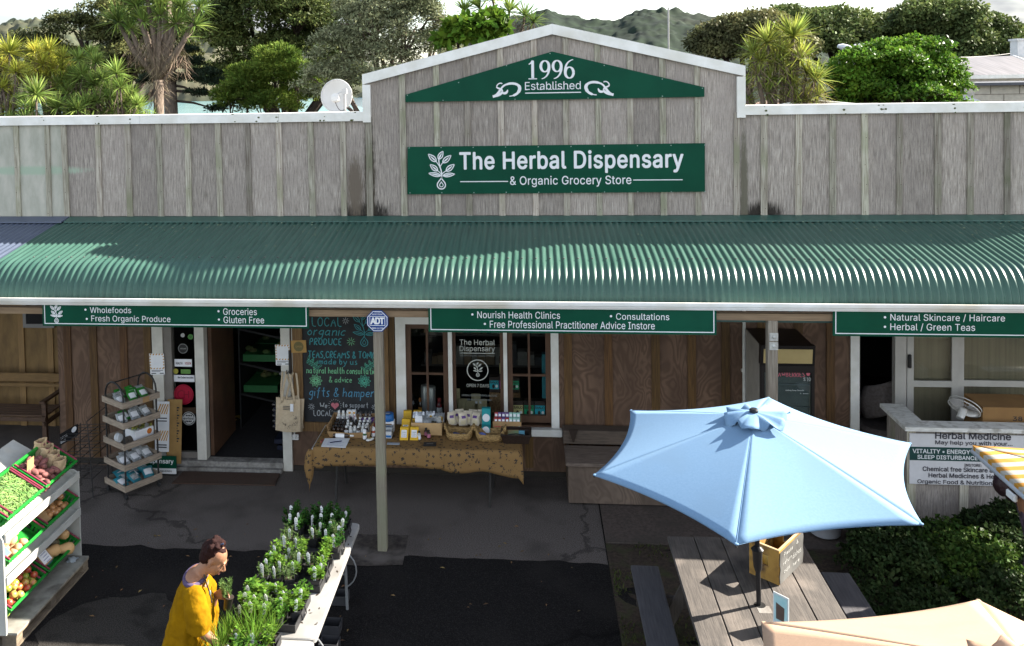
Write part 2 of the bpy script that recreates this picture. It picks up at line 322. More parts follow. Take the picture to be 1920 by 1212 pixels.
def ply_grey(name,stains=()):
 m=bpy.data.materials.new(name);m.use_nodes=True;nt=m.node_tree;N=nt.nodes;L=nt.links;b=N['Principled BSDF']
 b.inputs['Roughness'].default_value=0.85;b.inputs['Specular IOR Level'].default_value=0.15
 g=N.new('ShaderNodeNewGeometry')
 def nz(scale,st,det=5,rough=0.6):
  mp=N.new('ShaderNodeMapping');mp.inputs['Scale'].default_value=st;L.new(g.outputs['Position'],mp.inputs[0])
  n=N.new('ShaderNodeTexNoise');n.inputs['Scale'].default_value=scale;n.inputs['Detail'].default_value=det;n.inputs['Roughness'].default_value=rough;L.new(mp.outputs[0],n.inputs['Vector']);return n.outputs['Fac']
 def ramp(f,p0,p1,c0,c1):
  r=N.new('ShaderNodeValToRGB');r.color_ramp.elements[0].position=p0;r.color_ramp.elements[1].position=p1;r.color_ramp.elements[0].color=(*c0,1);r.color_ramp.elements[1].color=(*c1,1);L.new(f,r.inputs[0]);return r.outputs[0]
 def mix(a,c,f,mode='MIX'):
  x=N.new('ShaderNodeMixRGB');x.blend_type=mode
  if isinstance(f,float):x.inputs[0].default_value=f
  else:L.new(f,x.inputs[0])
  L.new(a,x.inputs[1])
  if isinstance(c,tuple):x.inputs[2].default_value=(*c,1)
  else:L.new(c,x.inputs[2])
  return x.outputs[0]
 grain=nz(3.0,(26,26,1.6));broad=nz(1.3,(1.6,1.6,0.9));fine=nz(9,(16,16,2.2),6,0.75)
 c=ramp(grain,0.36,0.66,(0.195,0.168,0.145),(0.46,0.408,0.355))
 c=mix(c,(0.27,0.235,0.21),ramp(broad,0.42,0.66,(0,0,0),(0.75,0.75,0.75)))
 c=mix(c,(0.095,0.074,0.060),ramp(fine,0.52,0.72,(0,0,0),(0.8,0.8,0.8)))
 c=mix(c,(0.58,0.54,0.50),ramp(nz(4,(20,20,1.2),5),0.6,0.76,(0,0,0),(0.65,0.65,0.65)))
 sp=N.new('ShaderNodeSeparateXYZ');L.new(g.outputs['Position'],sp.inputs[0]);fm=N.new('ShaderNodeMath');fm.operation='MULTIPLY_ADD';fm.inputs[1].default_value=1/0.405;fm.inputs[2].default_value=0.42;L.new(sp.outputs[0],fm.inputs[0]);ff=N.new('ShaderNodeMath');ff.operation='FLOOR';L.new(fm.outputs[0],ff.inputs[0])
 wn=N.new('ShaderNodeTexWhiteNoise');wn.noise_dimensions='1D';L.new(ff.outputs[0],wn.inputs['W']);hv=N.new('ShaderNodeHueSaturation');vr=N.new('ShaderNodeMapRange');vr.inputs[3].default_value=0.80;vr.inputs[4].default_value=1.18;L.new(wn.outputs['Value'],vr.inputs[0]);L.new(vr.outputs[0],hv.inputs['Value']);L.new(c,hv.inputs['Color']);c=hv.outputs[0]
 sx=N.new('ShaderNodeSeparateXYZ');L.new(g.outputs['Position'],sx.inputs[0])
 lt=N.new('ShaderNodeMath');lt.operation='LESS_THAN';lt.inputs[1].default_value=-5.92;L.new(sx.outputs[0],lt.inputs[0])
 pale=ramp(nz(2.2,(3,3,1.1)),0.35,0.7,(0.34,0.34,0.28),(0.50,0.48,0.41));c=mix(c,pale,lt.outputs[0])
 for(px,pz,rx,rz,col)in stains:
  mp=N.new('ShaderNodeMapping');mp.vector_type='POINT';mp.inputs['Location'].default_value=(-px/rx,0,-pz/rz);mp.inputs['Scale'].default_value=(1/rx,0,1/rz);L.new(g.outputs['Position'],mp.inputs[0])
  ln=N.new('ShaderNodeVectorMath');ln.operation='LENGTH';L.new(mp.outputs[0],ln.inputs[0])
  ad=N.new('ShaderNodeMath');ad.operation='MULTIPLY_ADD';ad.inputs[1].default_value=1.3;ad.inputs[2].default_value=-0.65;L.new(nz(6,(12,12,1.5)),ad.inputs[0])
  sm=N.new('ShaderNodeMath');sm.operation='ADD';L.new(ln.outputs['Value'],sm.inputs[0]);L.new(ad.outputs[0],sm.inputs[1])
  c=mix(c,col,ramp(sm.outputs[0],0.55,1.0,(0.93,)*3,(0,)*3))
 L.new(c,b.inputs['Base Color'])
 bp=N.new('ShaderNodeBump');bp.inputs['Strength'].default_value=0.35;bp.inputs['Distance'].default_value=0.006;L.new(grain,bp.inputs['Height']);L.new(bp.outputs[0],b.inputs['Normal'])
 return m
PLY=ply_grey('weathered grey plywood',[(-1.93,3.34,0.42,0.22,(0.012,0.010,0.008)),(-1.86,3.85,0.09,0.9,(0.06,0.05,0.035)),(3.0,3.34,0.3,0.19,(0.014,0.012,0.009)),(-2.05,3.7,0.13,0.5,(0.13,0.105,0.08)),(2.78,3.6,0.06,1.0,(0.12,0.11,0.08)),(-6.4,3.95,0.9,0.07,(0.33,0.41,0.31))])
BATTEN=M('weathered batten timber',(0.385,0.355,0.29),(0.18,0.155,0.12),0.85,2.2,(34,34,1.6),5,0.3,island=0.42,c3=(0.20,0.20,0.13),s3=2.1)
WHITE=M('white painted trim',(0.80,0.79,0.75),(0.68,0.67,0.62),0.5,5,(1,1,1),5,0.03,c3=(0.62,0.60,0.53),s3=2.3)
def ply_brown(name,ca,cb,ctone):
 """stained plywood with figured, contour-like grain"""
 m=bpy.data.materials.new(name);m.use_nodes=True;nt=m.node_tree;N=nt.nodes;L=nt.links;b=N['Principled BSDF']
 b.inputs['Roughness'].default_value=0.6;b.inputs['Specular IOR Level'].default_value=0.3
 g=N.new('ShaderNodeNewGeometry');mp=N.new('ShaderNodeMapping');mp.inputs['Scale'].default_value=(1.7,1.7,0.8);L.new(g.outputs['Position'],mp.inputs[0])
 n=N.new('ShaderNodeTexNoise');n.inputs['Scale'].default_value=2.0;n.inputs['Detail'].default_value=2.5;n.inputs['Roughness'].default_value=0.45;n.inputs['Distortion'].default_value=0.6;L.new(mp.outputs[0],n.inputs['Vector'])
 a=N.new('ShaderNodeMath');a.operation='MULTIPLY';a.inputs[1].default_value=75;L.new(n.outputs['Fac'],a.inputs[0])
 s=N.new('ShaderNodeMath');s.operation='SINE';L.new(a.outputs[0],s.inputs[0])
 r=N.new('ShaderNodeMapRange');r.inputs[1].default_value=-1;r.inputs[2].default_value=1;L.new(s.outputs[0],r.inputs[0])
 rp=N.new('ShaderNodeValToRGB');rp.color_ramp.elements[0].color=(*cb,1);rp.color_ramp.elements[1].color=(*ca,1);rp.color_ramp.elements[0].position=0.1;rp.color_ramp.elements[1].position=0.9;L.new(r.outputs[0],rp.inputs[0])
 n2=N.new('ShaderNodeTexNoise');n2 .inputs['Scale'].default_value=1.1;n2 .inputs['Detail'].default_value=6;mp2=N.new('ShaderNodeMapping');mp2 .inputs['Scale'].default_value=(3,3,1);L.new(g.outputs['Position'],mp2 .inputs[0]);L.new(mp2 .outputs[0],n2 .inputs['Vector'])
 r2=N.new('ShaderNodeValToRGB');r2 .color_ramp.elements[0].position=0.35;r2 .color_ramp.elements[1].position=0.7;r2 .color_ramp.elements[1].color=(0.85,0.85,0.85,1);r2 .color_ramp.elements[0].color=(0,0,0,1);L.new(n2 .outputs['Fac'],r2 .inputs[0])
 mx=N.new('ShaderNodeMixRGB');mx.inputs[2].default_value=(*ctone,1);L.new(r2 .outputs[0],mx.inputs[0]);L.new(rp.outputs[0],mx.inputs[1]);L.new(mx.outputs[0],b.inputs['Base Color'])
 bp=N.new('ShaderNodeBump');bp.inputs['Strength'].default_value=0.15;bp.inputs['Distance'].default_value=0.003;L.new(r.outputs[0],bp.inputs['Height']);L.new(bp.outputs[0],b.inputs['Normal'])
 return m
PLYB=ply_brown('brown stained plywood',(0.168,0.102,0.066),(0.108,0.062,0.039),(0.075,0.043,0.028))
BATB=M('brown stained batten',(0.125,0.066,0.022),(0.066,0.034,0.013),0.55,2.5,(26,26,1.4),4,0.15,island=0.22)
SASH=M('dark brown window timber',(0.115,0.062,0.036),(0.065,0.035,0.022),0.5,3,(1,1,1),4,0.1)
GLASS=glass_mat('window glass',(0.93,0.95,0.94),0.16)
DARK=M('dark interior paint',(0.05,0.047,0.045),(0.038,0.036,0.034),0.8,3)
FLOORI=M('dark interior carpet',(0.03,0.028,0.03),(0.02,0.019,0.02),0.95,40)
ALU=M('beige powder coated aluminium',(0.46,0.44,0.40),(0.40,0.38,0.345),0.45,4,detail=3)
shop=thing('shop_building','single storey timber shop with grey weathered batten false front and green corrugated verandah','shop building',(0,0,0))
GX0,GX1,GAX,GAZ,GZL,GZR=-1.904,2.771,0.469,5.715,5.142,5.165
def roof_z(x):
 if x<GX0 or x>GX1:return 4.655
 return GZL+(GAZ-GZL)*(x-GX0)/(GAX-GX0)if x<GAX else GAZ+(GZR-GAZ)*(x-GAX)/(GX1-GAX)
def parapet():
 mb=MB();XL,XR=-10.0,7.18
 out=[(XL,3.34),(XR,3.34),(XR,4.645),(GX1,4.645),(GX1,GZR-0.01),(GAX,GAZ-0.01),(GX0,GZL-0.01),(GX0,4.645),(XL,4.645)]
 for(a,c)in((XL,GX0),(GX0,GAX),(GAX,GX1),(GX1,XR)):
  e=1e-4
  mb.prism([(a,0,3.34),(c,0,3.34),(c,0,roof_z(c-e)-0.012),(a,0,roof_z(a+e)-0.012)],(0,0.12,0))
 mb.mat(1)
 bx=[-9.4,-9.0,-8.6,-8.2,-7.8,-7.4,-7.0,-6.589,-6.158,-5.922,-5.459,-5.051,-4.632,-4.244,-3.83,-3.44,-3.032,-2.612,-2.196,-1.86,-1.421,-0.986,-0.595,-0.179,0.24,0.63,1.024,1.415,1.809,2.227,2.69,3.015,3.423,3.822,4.194,4.594,5.033,5.403,5.818,6.23,6.65,7.1]
 rnd=random.Random(4)
 for x in bx:
  wd=rnd.uniform(0.066,0.08)/2;zt=min(roof_z(x-wd),roof_z(x+wd))-0.05
  if abs(x+1.86)<.01 or abs(x-2.69)<.01:zt=4.6
  t=rnd.uniform(-0.006,0.006)
  mb.mat(2)
  for k in range(5):
   zz=3.40+k*(zt-3.45)/4;mb.lathe([(.0045,0),(.0045,.002)],(x+rnd.uniform(-.02,.02),-.0222,zz+rnd.uniform(-.03,.03)),6,rot=(PI/2,0,0))
  mb.mat(1)
  mb.prism([(x-wd+t,-0.001,3.325-rnd.uniform(0,.02)),(x+wd+t,-0.001,3.325),(x+wd-t,-0.001,zt),(x-wd-t,-0.001,zt)],(0,-0.021,0))
 mb.build('parapet_cladding',[PLY,BATTEN,M('rusty nail head',(.05,.03,.02),None,.8)],shop)
 cp=MB();T=0.115
 def rail(p,q,up=0.012):
  (x0,z0),(x1,z1)=p,q;d=Vector((x1-x0,0,z1-z0)).normalized();n=Vector((-d.z,0,d.x))
  if n.z<0:n=-n
  a=Vector((x0,-0.045,z0))+n*up;b=Vector((x1,-0.045,z1))+n*up
  cp.prism([a-n*T,b-n*T,b,a],(0,0.21,0))
 rail((-10,4.655),(-4.87,4.655));rail((-4.867,4.655),(-3.02,4.652));rail((-3.017,4.654),(GX0-.002,4.656));rail((GX1+0.002,4.67),(4.4,4.67));rail((4.403,4.668),(7.2,4.668))
 e=0.02
 cp.prism([(GX0-e,-0.05,GZL+0.0),(GX0-e,-0.05,GZL-0.128),(GAX,-0.05,GAZ-0.118),(GAX,-0.05,GAZ+0.01)],(0,0.22,0))
 cp.prism([(GX1+e,-0.05,GZR),(GX1+e,-0.05,GZR-0.128),(GAX+.001,-0.05,GAZ-0.118),(GAX+.001,-0.05,GAZ+0.01)],(0,0.22,0))
 cp.box((GX0-e,-0.052,4.535),(GX0-e+0.10,0.17,GZL-0.131));cp.box((GX1+e-0.10,-0.052,4.535),(GX1+e,0.17,GZR-0.131))
 cp.build('cap_trim',WHITE,shop)
 mo=MB();rnd=random.Random(8);blob=[]
 for x in(-5.45,-5.0,-3.05,-3.3,-2.05,-2.45,-3.6,4.35,3.95,4.42,5.2,6.0,3.02,-6.2):
  for k in range(3):
   cx=x+rnd.uniform(-.03,.03);cz=4.665-rnd.choice([0.0,0.10,0.05])*1;r=rnd.uniform(0.005,0.014)
   mo.add([(cx+r*1.4*math.cos(a*PI/4)*rnd.uniform(.7,1.2),-0.0465-0.0004*k,min(4.668,cz+r*math.sin(a*PI/4)*rnd.uniform(.7,1.2)))for a in range(8)],[tuple(range(8))])
 tag(mo.build('moss_speck',M('moss',(0.10,0.11,0.04),(0.05,0.06,0.02),0.95,60),shop),kind='stuff')
 rb=MB();rb.box((-10,0.13,3.3),(7.15,9.5,3.36));rb.build('main_roof',M('plain grey roofing steel',(0.32,0.33,0.34),None,0.5,3),shop)
parapet()
def lower_wall():
 mb=MB();T=0.1
 def pan(x0,x1,z0,z1):mb.box((x0,0,z0),(x1,T,z1))
 TOP=3.3
 pan(-6.12,-4.80,0,TOP);pan(-4.80,-2.95,2.06,TOP);pan(-2.95,-1.57,0,TOP);pan(-1.57,0.50,0,0.535);pan(-1.57,0.50,2.055,TOP);pan(0.50,4.03,0,TOP)
 pan(4.03,9.0,2.1,TOP);pan(6.9,9.0,0,2.1)
 mb.box((-6.12,0.1,0),(-6.02,1.3,TOP))
 mb.mat(1);rnd=random.Random(2)
 for x,z0,z1 in[(-5.98,0.12,3.2),(-5.62,.12,3.2),(-5.2,0.12,3.2),(-4.87,0.12,3.2),(-1.63,0.12,3.2),(-2.55,0.12,0.54),(-2.14,.12,.54),(-1.2,.12,.53),(-0.72,0.12,0.53),(-0.3,0.12,.53),(0.12,.12,.53),(0.62,0.12,3.2),(1.12,0.12,3.2),(1.70,0.12,3.2),(2.14,0.12,3.2),(2.55,.12,3.2),(2.98,0.12,3.2),(3.42,.12,3.2),(3.80,0.12,3.2)]:
  mb.box((x-0.05,-0.02,z0),(x+0.05,-0.001,z1))
 mb.mat(2);mb.box((-6.12,-0.012,0.02),(-4.81,-0.001,0.10));mb.box((-2.94,-0.012,0.0),(4.03,-0.001,0.07))
 mb.build('lower_wall',[PLYB,BATB,M('dark base board',(0.03,0.025,0.02),None,0.8)],shop)
 r=MB();r.mat(0);r.box((-10,1.3,0),(-6.02,1.4,3.3));r.mat(1)
 for x in(-9.2,-8.75,-8.3,-7.85,-7.4,-6.95,-6.5,-6.1):r.box((x-0.045,1.28,0.0),(x+0.045,1.299,2.0))
 r.box((-10,1.275,2.0),(-6.13,1.299,2.12))
 r.build('porch_wall',[M('mustard brown porch boarding',(0.20,0.125,0.045),(0.13,0.08,0.03),0.6,3,(3,3,1),4,island=0.1),M('tan porch batten',(0.27,0.16,0.06),(0.20,0.12,0.05),0.6,3,(20,20,1))],shop)
lower_wall()
def interior():
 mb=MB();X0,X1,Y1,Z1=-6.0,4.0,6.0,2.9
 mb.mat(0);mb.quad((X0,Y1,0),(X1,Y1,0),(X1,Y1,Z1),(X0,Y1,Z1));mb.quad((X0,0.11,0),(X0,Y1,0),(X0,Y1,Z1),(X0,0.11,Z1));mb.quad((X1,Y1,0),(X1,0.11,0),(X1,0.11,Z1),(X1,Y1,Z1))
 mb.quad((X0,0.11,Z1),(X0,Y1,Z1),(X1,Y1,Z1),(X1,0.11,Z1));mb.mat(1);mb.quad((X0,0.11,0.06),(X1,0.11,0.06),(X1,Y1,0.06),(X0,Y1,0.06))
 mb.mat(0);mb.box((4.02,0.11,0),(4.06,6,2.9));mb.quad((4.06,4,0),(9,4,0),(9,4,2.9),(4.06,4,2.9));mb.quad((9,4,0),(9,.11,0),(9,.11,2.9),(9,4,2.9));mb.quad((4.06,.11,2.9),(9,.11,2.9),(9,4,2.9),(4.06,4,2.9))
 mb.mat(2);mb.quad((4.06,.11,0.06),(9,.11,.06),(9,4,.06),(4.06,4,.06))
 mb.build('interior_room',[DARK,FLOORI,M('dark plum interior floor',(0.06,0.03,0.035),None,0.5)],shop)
 a=MB();p=[atZ(432,800,0.066),atZ(454,786,0.066)]
 cx,cy=p[0].x-0.02,p[0].y
 a.quad((cx-0.03,cy,0.066),(cx+0.03,cy,0.066),(cx+0.03,cy+0.28,0.066),(cx-0.03,cy+0.28,0.066));a.quad((cx-0.12,cy+0.25,0.0662),(cx,cy+0.36,0.0662),(cx,cy+0.46,0.0662),(cx-0.15,cy+0.31,.0662));a.quad((cx+0.12,cy+0.25,0.0662),(cx+0.15,cy+0.31,0.0662),(cx,cy+0.46,0.0662),(cx,cy+0.36,.0662))
 a.build('floor_arrow',M('yellow floor tape',(0.38,0.27,0.04),None,0.7),shop)
interior()
def shop_door():
 fr=MB()
 fr.box((-4.80,-0.035,0),(-4.655,0.1,2.05));fr.box((-3.07,-0.035,0),(-2.95,0.12,2.05));fr.box((-4.225,-0.03,0.12),(-4.10,0.10,2.055));fr.box((-4.655,-0.03,2.0),(-3.07,0.1,2.058))
 fr.mat(1);fr.box((-4.65,-0.015,0.12),(-4.545,0.09,2.0));fr.box((-4.545,0.02,0.12),(-4.226,0.07,0.2))
 fr.mat(2);fr.box((-4.64,-0.06,0.0),(-3.07,0.09,0.115));fr.box((-4.60,-0.12,0.0),(-3.075,-0.061,0.05))
 f=fr.build('door_frame',[M('cream door trim',(0.60,0.58,0.52),(0.5,0.48,0.43),0.5,6),M('grey brown frame',(0.20,0.18,0.16),None,0.6),M('worn grey doorstep',(0.28,0.27,0.25),(0.16,0.15,0.14),0.8,18,c3=(0.08,0.07,0.06))],shop)
 g=MB();g.box((-4.54,0.03,0.2),(-4.226,0.036,2.0));g.build('sidelight_glass',GLASS,f)
 d=MB();d.box((-4.098,0.12,0.12),(-4.05,1.0,2.0));d.box((-4.52,0.06,0.70),(-4.24,0.065,0.78));d.build('door_leaf',SASH,shop)
shop_door()
def window():
 fr=MB();y0=-0.03
 fr.box((-1.568,y0,0.64),(-1.44,0.1,1.95));fr.box((0.405,y0,0.64),(0.502,0.1,1.95));fr.box((-1.568,y0-0.004,1.951),(0.502,0.1,2.055));fr.box((-0.893,y0,0.66),(-0.842,0.1,1.951));fr.box((-0.192,y0,0.66),(-0.145,0.1,1.951))
 f=fr.build('window_frame',WHITE,shop)
 s=MB();s.bbox((-1.60,-0.085,0.545),(0.535,0.06,0.635),0.008);s.build('sill',WHITE,f)
 sa=MB()
 def sash(x0,x1):
  a=0.065;z0,z1=0.70,1.95;xm=(x0+x1)/2;zm=1.30
  sa.box((x0,0,z0),(x0+a,0.06,z1));sa.box((x1-a,0,z0),(x1,0.06,z1));sa.box((x0+a,0.002,z1-a),(x1-a,0.058,z1));sa.box((x0+a,0.002,z0),(x1-a,0.058,z0+a*1.3))
  sa.box((xm-0.014,0.01,z0+a*1.3),(xm+0.014,0.05,z1-a));sa.box((x0+a,0.012,zm-0.014),(xm-0.014,0.048,zm+0.014));sa.box((xm+0.014,0.012,zm-0.014),(x1-a,0.048,zm+0.014))
 sash(-1.438,-0.895);sash(-0.143,0.403);sa.box((-0.84,0.01,0.66),(-0.80,0.05,1.951));sa.box((-0.235,0.01,0.66),(-0.194,0.05,1.951));sa.box((-1.438,0.0,0.640),(0.403,0.09,0.659))
 sa.build('window_sash',SASH,f)
 g=MB();g.box((-1.37,0.028,0.78),(-0.96,0.032,1.885));g.box((-0.80,0.028,0.66),(-0.235,0.032,1.95));g.box((-0.078,0.028,0.78),(0.338,0.032,1.885));g.build('pane',GLASS,f)
window()
def slider_door():
 fr=MB();y0=-0.03
 fr.mat(1);fr.box((4.03,y0,0),(4.135,0.1,2.1));fr.mat(0);fr.box((4.56,0.0,0),(4.69,0.1,2.1))
 def leaf(x0,x1,y,zr=1.28):
  a=0.075;fr.box((x0,y,0.1),(x0+a,y+0.04,2.1));fr.box((x1-a,y,0.1),(x1,y+0.04,2.1));fr.box((x0+a,y+.002,zr-0.045),(x1-a,y+0.038,zr+0.03));fr.box((x0+a,y+.002,0.1),(x1-a,y+0.038,0.2));fr.box((x0+a,y+.002,2.02),(x1-a,y+0.038,2.1))
 leaf(4.70,5.29,0.0);leaf(5.30,6.9,0.045)
 f=fr.build('sliding_door',[ALU,WHITE],shop)
 g=MB();g.box((4.775,0.018,0.2),(5.215,0.022,2.02));g.box((5.375,0.063,0.2),(6.825,0.067,2.02));g.build('door_glass',glass_mat('hazy door glass',(0.9,0.9,0.86),0.35,0.06),f)
 b=MB();b.box((4.74,0.13,0.1),(6.95,0.14,2.3));b.build('curtain',M('pale curtain',(0.42,0.385,0.30),(0.33,0.30,0.235),0.9,2,(14,1,0.3)),f)
 h=MB();p=atY(1706,678,-0.02);h.bbox((p.x-0.022,-0.03,p.z-0.085),(p.x+0.022,-0.001,p.z+0.085),0.012);h.build('handle',M('black plastic',(0.02,0.02,0.02),None,0.4),f)
slider_door()
def pipe():
 mb=MB();mb.tube([(2.765,-0.045,0.05),(2.765,-0.045,2.62)],0.022,10)
 for z in(0.6,1.4,2.1):mb.box((2.735,-0.045,z),(2.795,-0.001,z+0.03))
 mb.build('downpipe',M('white plastic pipe',(0.62,0.61,0.57),None,0.4),shop,smooth=True)
pipe()
GREEN=M('green roofing paint',(0.044,0.100,0.077),(0.028,0.072,0.056),0.32,1.6,(16,1,1),5,0.0,spec=0.28,c3=(0.040,0.086,0.068),s3=1.2,rvar=0.08)
BLUE=M('blue grey roofing paint',(0.068,0.085,0.125),(0.055,0.07,0.105),0.45,3.0,spec=0.5)
def roof_profile():
 t9=math.radians(9.2);pts=[(-0.12,3.31-0.12*math.tan(t9))];yk=-1.52;zk=3.31+yk*math.tan(t9)
 for i in range(1,8):pts.append((-0.12+(yk+0.12)*i/7,3.31+(-0.12+(yk+0.12)*i/7)*math.tan(t9)))
 R=0.40;cy,cz=yk-R*math.sin(t9),zk-R*math.cos(t9)
 cy=yk+R*math.sin(t9)*1.0;cy=yk-R*math.sin(t9)*-1.0;cz=zk-R*math.cos(t9)
 for i in range(1,13):
  a=t9+(math.radians(84)-t9)*i/12;pts.append((cy-R*math.sin(a),cz+R*math.cos(a)))
 return pts
PROF=roof_profile()
def verandah_roof(name,x0,x1,mat,lift=0.0):
 pitch=0.0762;n=int(round((x1-x0)/pitch*8));nx=n
 pr=[Vector((p[0],p[1]))for p in PROF];nr=[]
 for k in range(len(pr)):
  t=(pr[min(k+1,len(pr)-1)]-pr[max(k-1,0)]).normalized();nv=Vector((t.y,-t.x));nv=-nv if nv.y<-0.2 or nv.x>0.5 else nv;nr.append(nv)
 vs=[];fs=[]
 rnd=random.Random(3)
 for i in range(nx+1):
  x=x0+(x1-x0)*i/nx;h=0.0095*math.cos(2*PI*x/pitch)+lift
  lap=0.002 if int((x+20)/0.762)%2 else 0.0;dip=0.012*(1 if(int((x+20)/0.762)%2)else 0)
  for k in range(len(pr)):
   d=h+lap;p=pr[k]+nr[k]*d;vs.append((x,p.x,p.y-(dip if k==len(pr)-1 else 0)))
 m=len(pr)
 for i in range(nx):
  for k in range(m-1):fs.append((i*m+k,i*m+k+1,(i+1)*m+k+1,(i+1)*m+k))
 mb=MB();mb.add(vs,fs);o=mb.build(name,mat,shop,smooth='all');return o
for k in range(1,len(PROF)):pass
vr=verandah_roof('verandah_roof',-5.955,9.0,GREEN);verandah_roof('blue_roof_sheet',-10.0,-5.935,BLUE,0.004)
def verandah_trim():
 fl=MB();fl.mat(0);fl.prism([(-5.6,-0.022,3.345),(-5.6,-0.022,3.322),(-5.75,-0.185,3.288),(-5.75,-0.19,3.302)],(0,0,0))if False else None
 fl.prism([(-5.87,-0.022,3.338),(-5.87,-0.20,3.300),(-5.87,-0.205,3.286),(-5.87,-0.022,3.315)],(14.8,0,0));fl.mat(1);fl.prism([(-10,-0.022,3.342),(-10,-0.24,3.304),(-10,-0.245,3.29),(-10,-0.022,3.318)],(4.12,0,0))
 fl.build('flashing',[GREEN,BLUE],vr)
 sc_=MB();rnd=random.Random(12)
 for i in range(130):
  x=-5.6+i*0.0762*1.0
  if i%2==0:
   for(yy,k)in((-1.46,0),):
    z=3.31+yy*math.tan(math.radians(9.2))+0.012;xx=round(x/0.0762)*0.0762;sc_.lathe([(0.013,0),(0.013,0.006),(0.005,0.010)],(xx,yy,z),6)
 sc_.build('roof_screw',M('screw steel',(0.10,0.11,0.10),None,0.5),vr)
 tag(sc_ and bpy.data.objects['roof_screw'],kind='stuff')
 li=MB()
 for i in range(420):
  x=rnd.uniform(-5.6,7);y=-0.2-abs(rnd.gauss(0,0.35));
  if y<-1.5:continue
  if rnd.random()<0.5:x=rnd.uniform(2.5,7);y=rnd.uniform(-0.23,-0.1)
  z=3.31+y*math.tan(math.radians(9.2))+0.0105+(0.01 if y>-0.2 else 0.0);r=rnd.uniform(0.004,0.011)
  li.add([(x+r*math.cos(a*PI/3)*rnd.uniform(.6,1.5),y+r*math.sin(a*PI/3),z+0.16*r*math.sin(a*PI/3))for a in range(6)],[tuple(range(6))])
 tag(li.build('lichen',M('pale lichen',(0.30,0.33,0.20),(0.2,0.24,0.15),0.95,30),vr),kind='stuff')
 g=MB();prof=[(y+.032,z+.016)for y,z in[(-1.935,2.648),(-2.03,2.648),(-2.035,2.664),(-2.045,2.668),(-2.048,2.683),(-2.062,2.690),(-2.066,2.712),(-2.066,2.730),(-2.052,2.732),(-2.052,2.712),(-2.0,2.668),(-1.94,2.668)]]
 def seg(a,b):g.prism([(a,y,z)for y,z in prof],(b-a,0,0))
 seg(-10,-0.9);seg(-0.898,4.55);seg(4.552,9)
 for x in(-0.9,4.55):g.prism([(x-0.02,y-0.003 if y<-2 else y,z)for y,z in prof],(0.04,0,0))
 g.build('gutter',M('white gutter paint',(0.74,0.73,0.70),(0.64,0.63,0.59),0.4,4,c3=(0.52,0.48,0.38),s3=1.5),vr)
 b=MB();b.box((-10,-1.945,2.55),(9,-1.855,2.62));b.mat(1)
 for i in range(22):b.box((-9.2+0.8*i,-1.85,2.62),(-9.155+0.8*i,-0.1,2.70),(0,0,0))
 b.box((2.05,-1.83,2.50),(9,-1.8,2.545));b.build('verandah_beam',[M('brown verandah beam timber',(0.23,0.16,0.095),(0.15,0.10,0.06),0.7,3,(1,20,20),4,0.2),M('teal rafter paint',(0.05,0.10,0.09),None,0.6)],vr)
 for i,x in enumerate((-1.457,2.618)):
  p=MB();p.bbox((x-0.05,-1.95,0.0),(x+0.05,-1.85,2.549),0.006)
  o=p.build('post',M('weathered verandah post',(0.26,0.225,0.18),(0.15,0.125,0.095),0.8,2.6,(30,30,1.3),5,0.3,c3=(0.22,0.22,0.15),s3=1.6),shop)
  if x>0:
   h=MB()
   for z in(2.385,2.29):h.box((x-0.035,-1.956,z-0.04),(x+0.05,-1.951,z+0.04));h.lathe([(0.017,0),(0.017,0.012),(0.01,0.016)],(x+0.008,-1.956,z),8,rot=(PI/2,0,0))
   h.build('bolt_plate',M('zinc plate',(0.5,0.5,0.47),(0.35,0.34,0.32),0.45,20,metal=0.5),o)
verandah_trim()
def arr_mesh(name,V,F,mat,parent=None,smooth=False):
 me=bpy.data.meshes.new(name);V=np.asarray(V,dtype=np.float32);F=np.asarray(F,dtype=np.int32);k=F.shape[1]
 me.vertices.add(len(V));me.vertices.foreach_set('co',V.ravel());me.loops.add(F.size);me.loops.foreach_set('vertex_index',F.ravel())
 me.polygons.add(len(F));me.polygons.foreach_set('loop_start',np.arange(0,F.size,k,dtype=np.int32));me.polygons.foreach_set('loop_total',np.full(len(F),k,dtype=np.int32))
 if smooth:me.polygons.foreach_set('use_smooth',np.ones(len(F),dtype=bool))
 me.materials.append(mat);me.update(calc_edges=True);me.validate();o=bpy.data.objects.new(name,me);C.objects.link(o)
 if parent:o.parent=parent
 return o
def unit(a):return a/np.maximum(np.linalg.norm(a,axis=-1,keepdims=True),1e-9)
def leaf_quads(P,A,Nn,L,W):
 S=unit(np.cross(A,Nn));L=L[:,None];W=W[:,None]
 bend=Nn*L*0.08
 V=np.stack([P,P+A*L*0.5+S*W/2+bend,P+A*L,P+A*L*0.5-S*W/2+bend],1).reshape(-1,3)
 return V,np.arange(len(V)).reshape(-1,4)
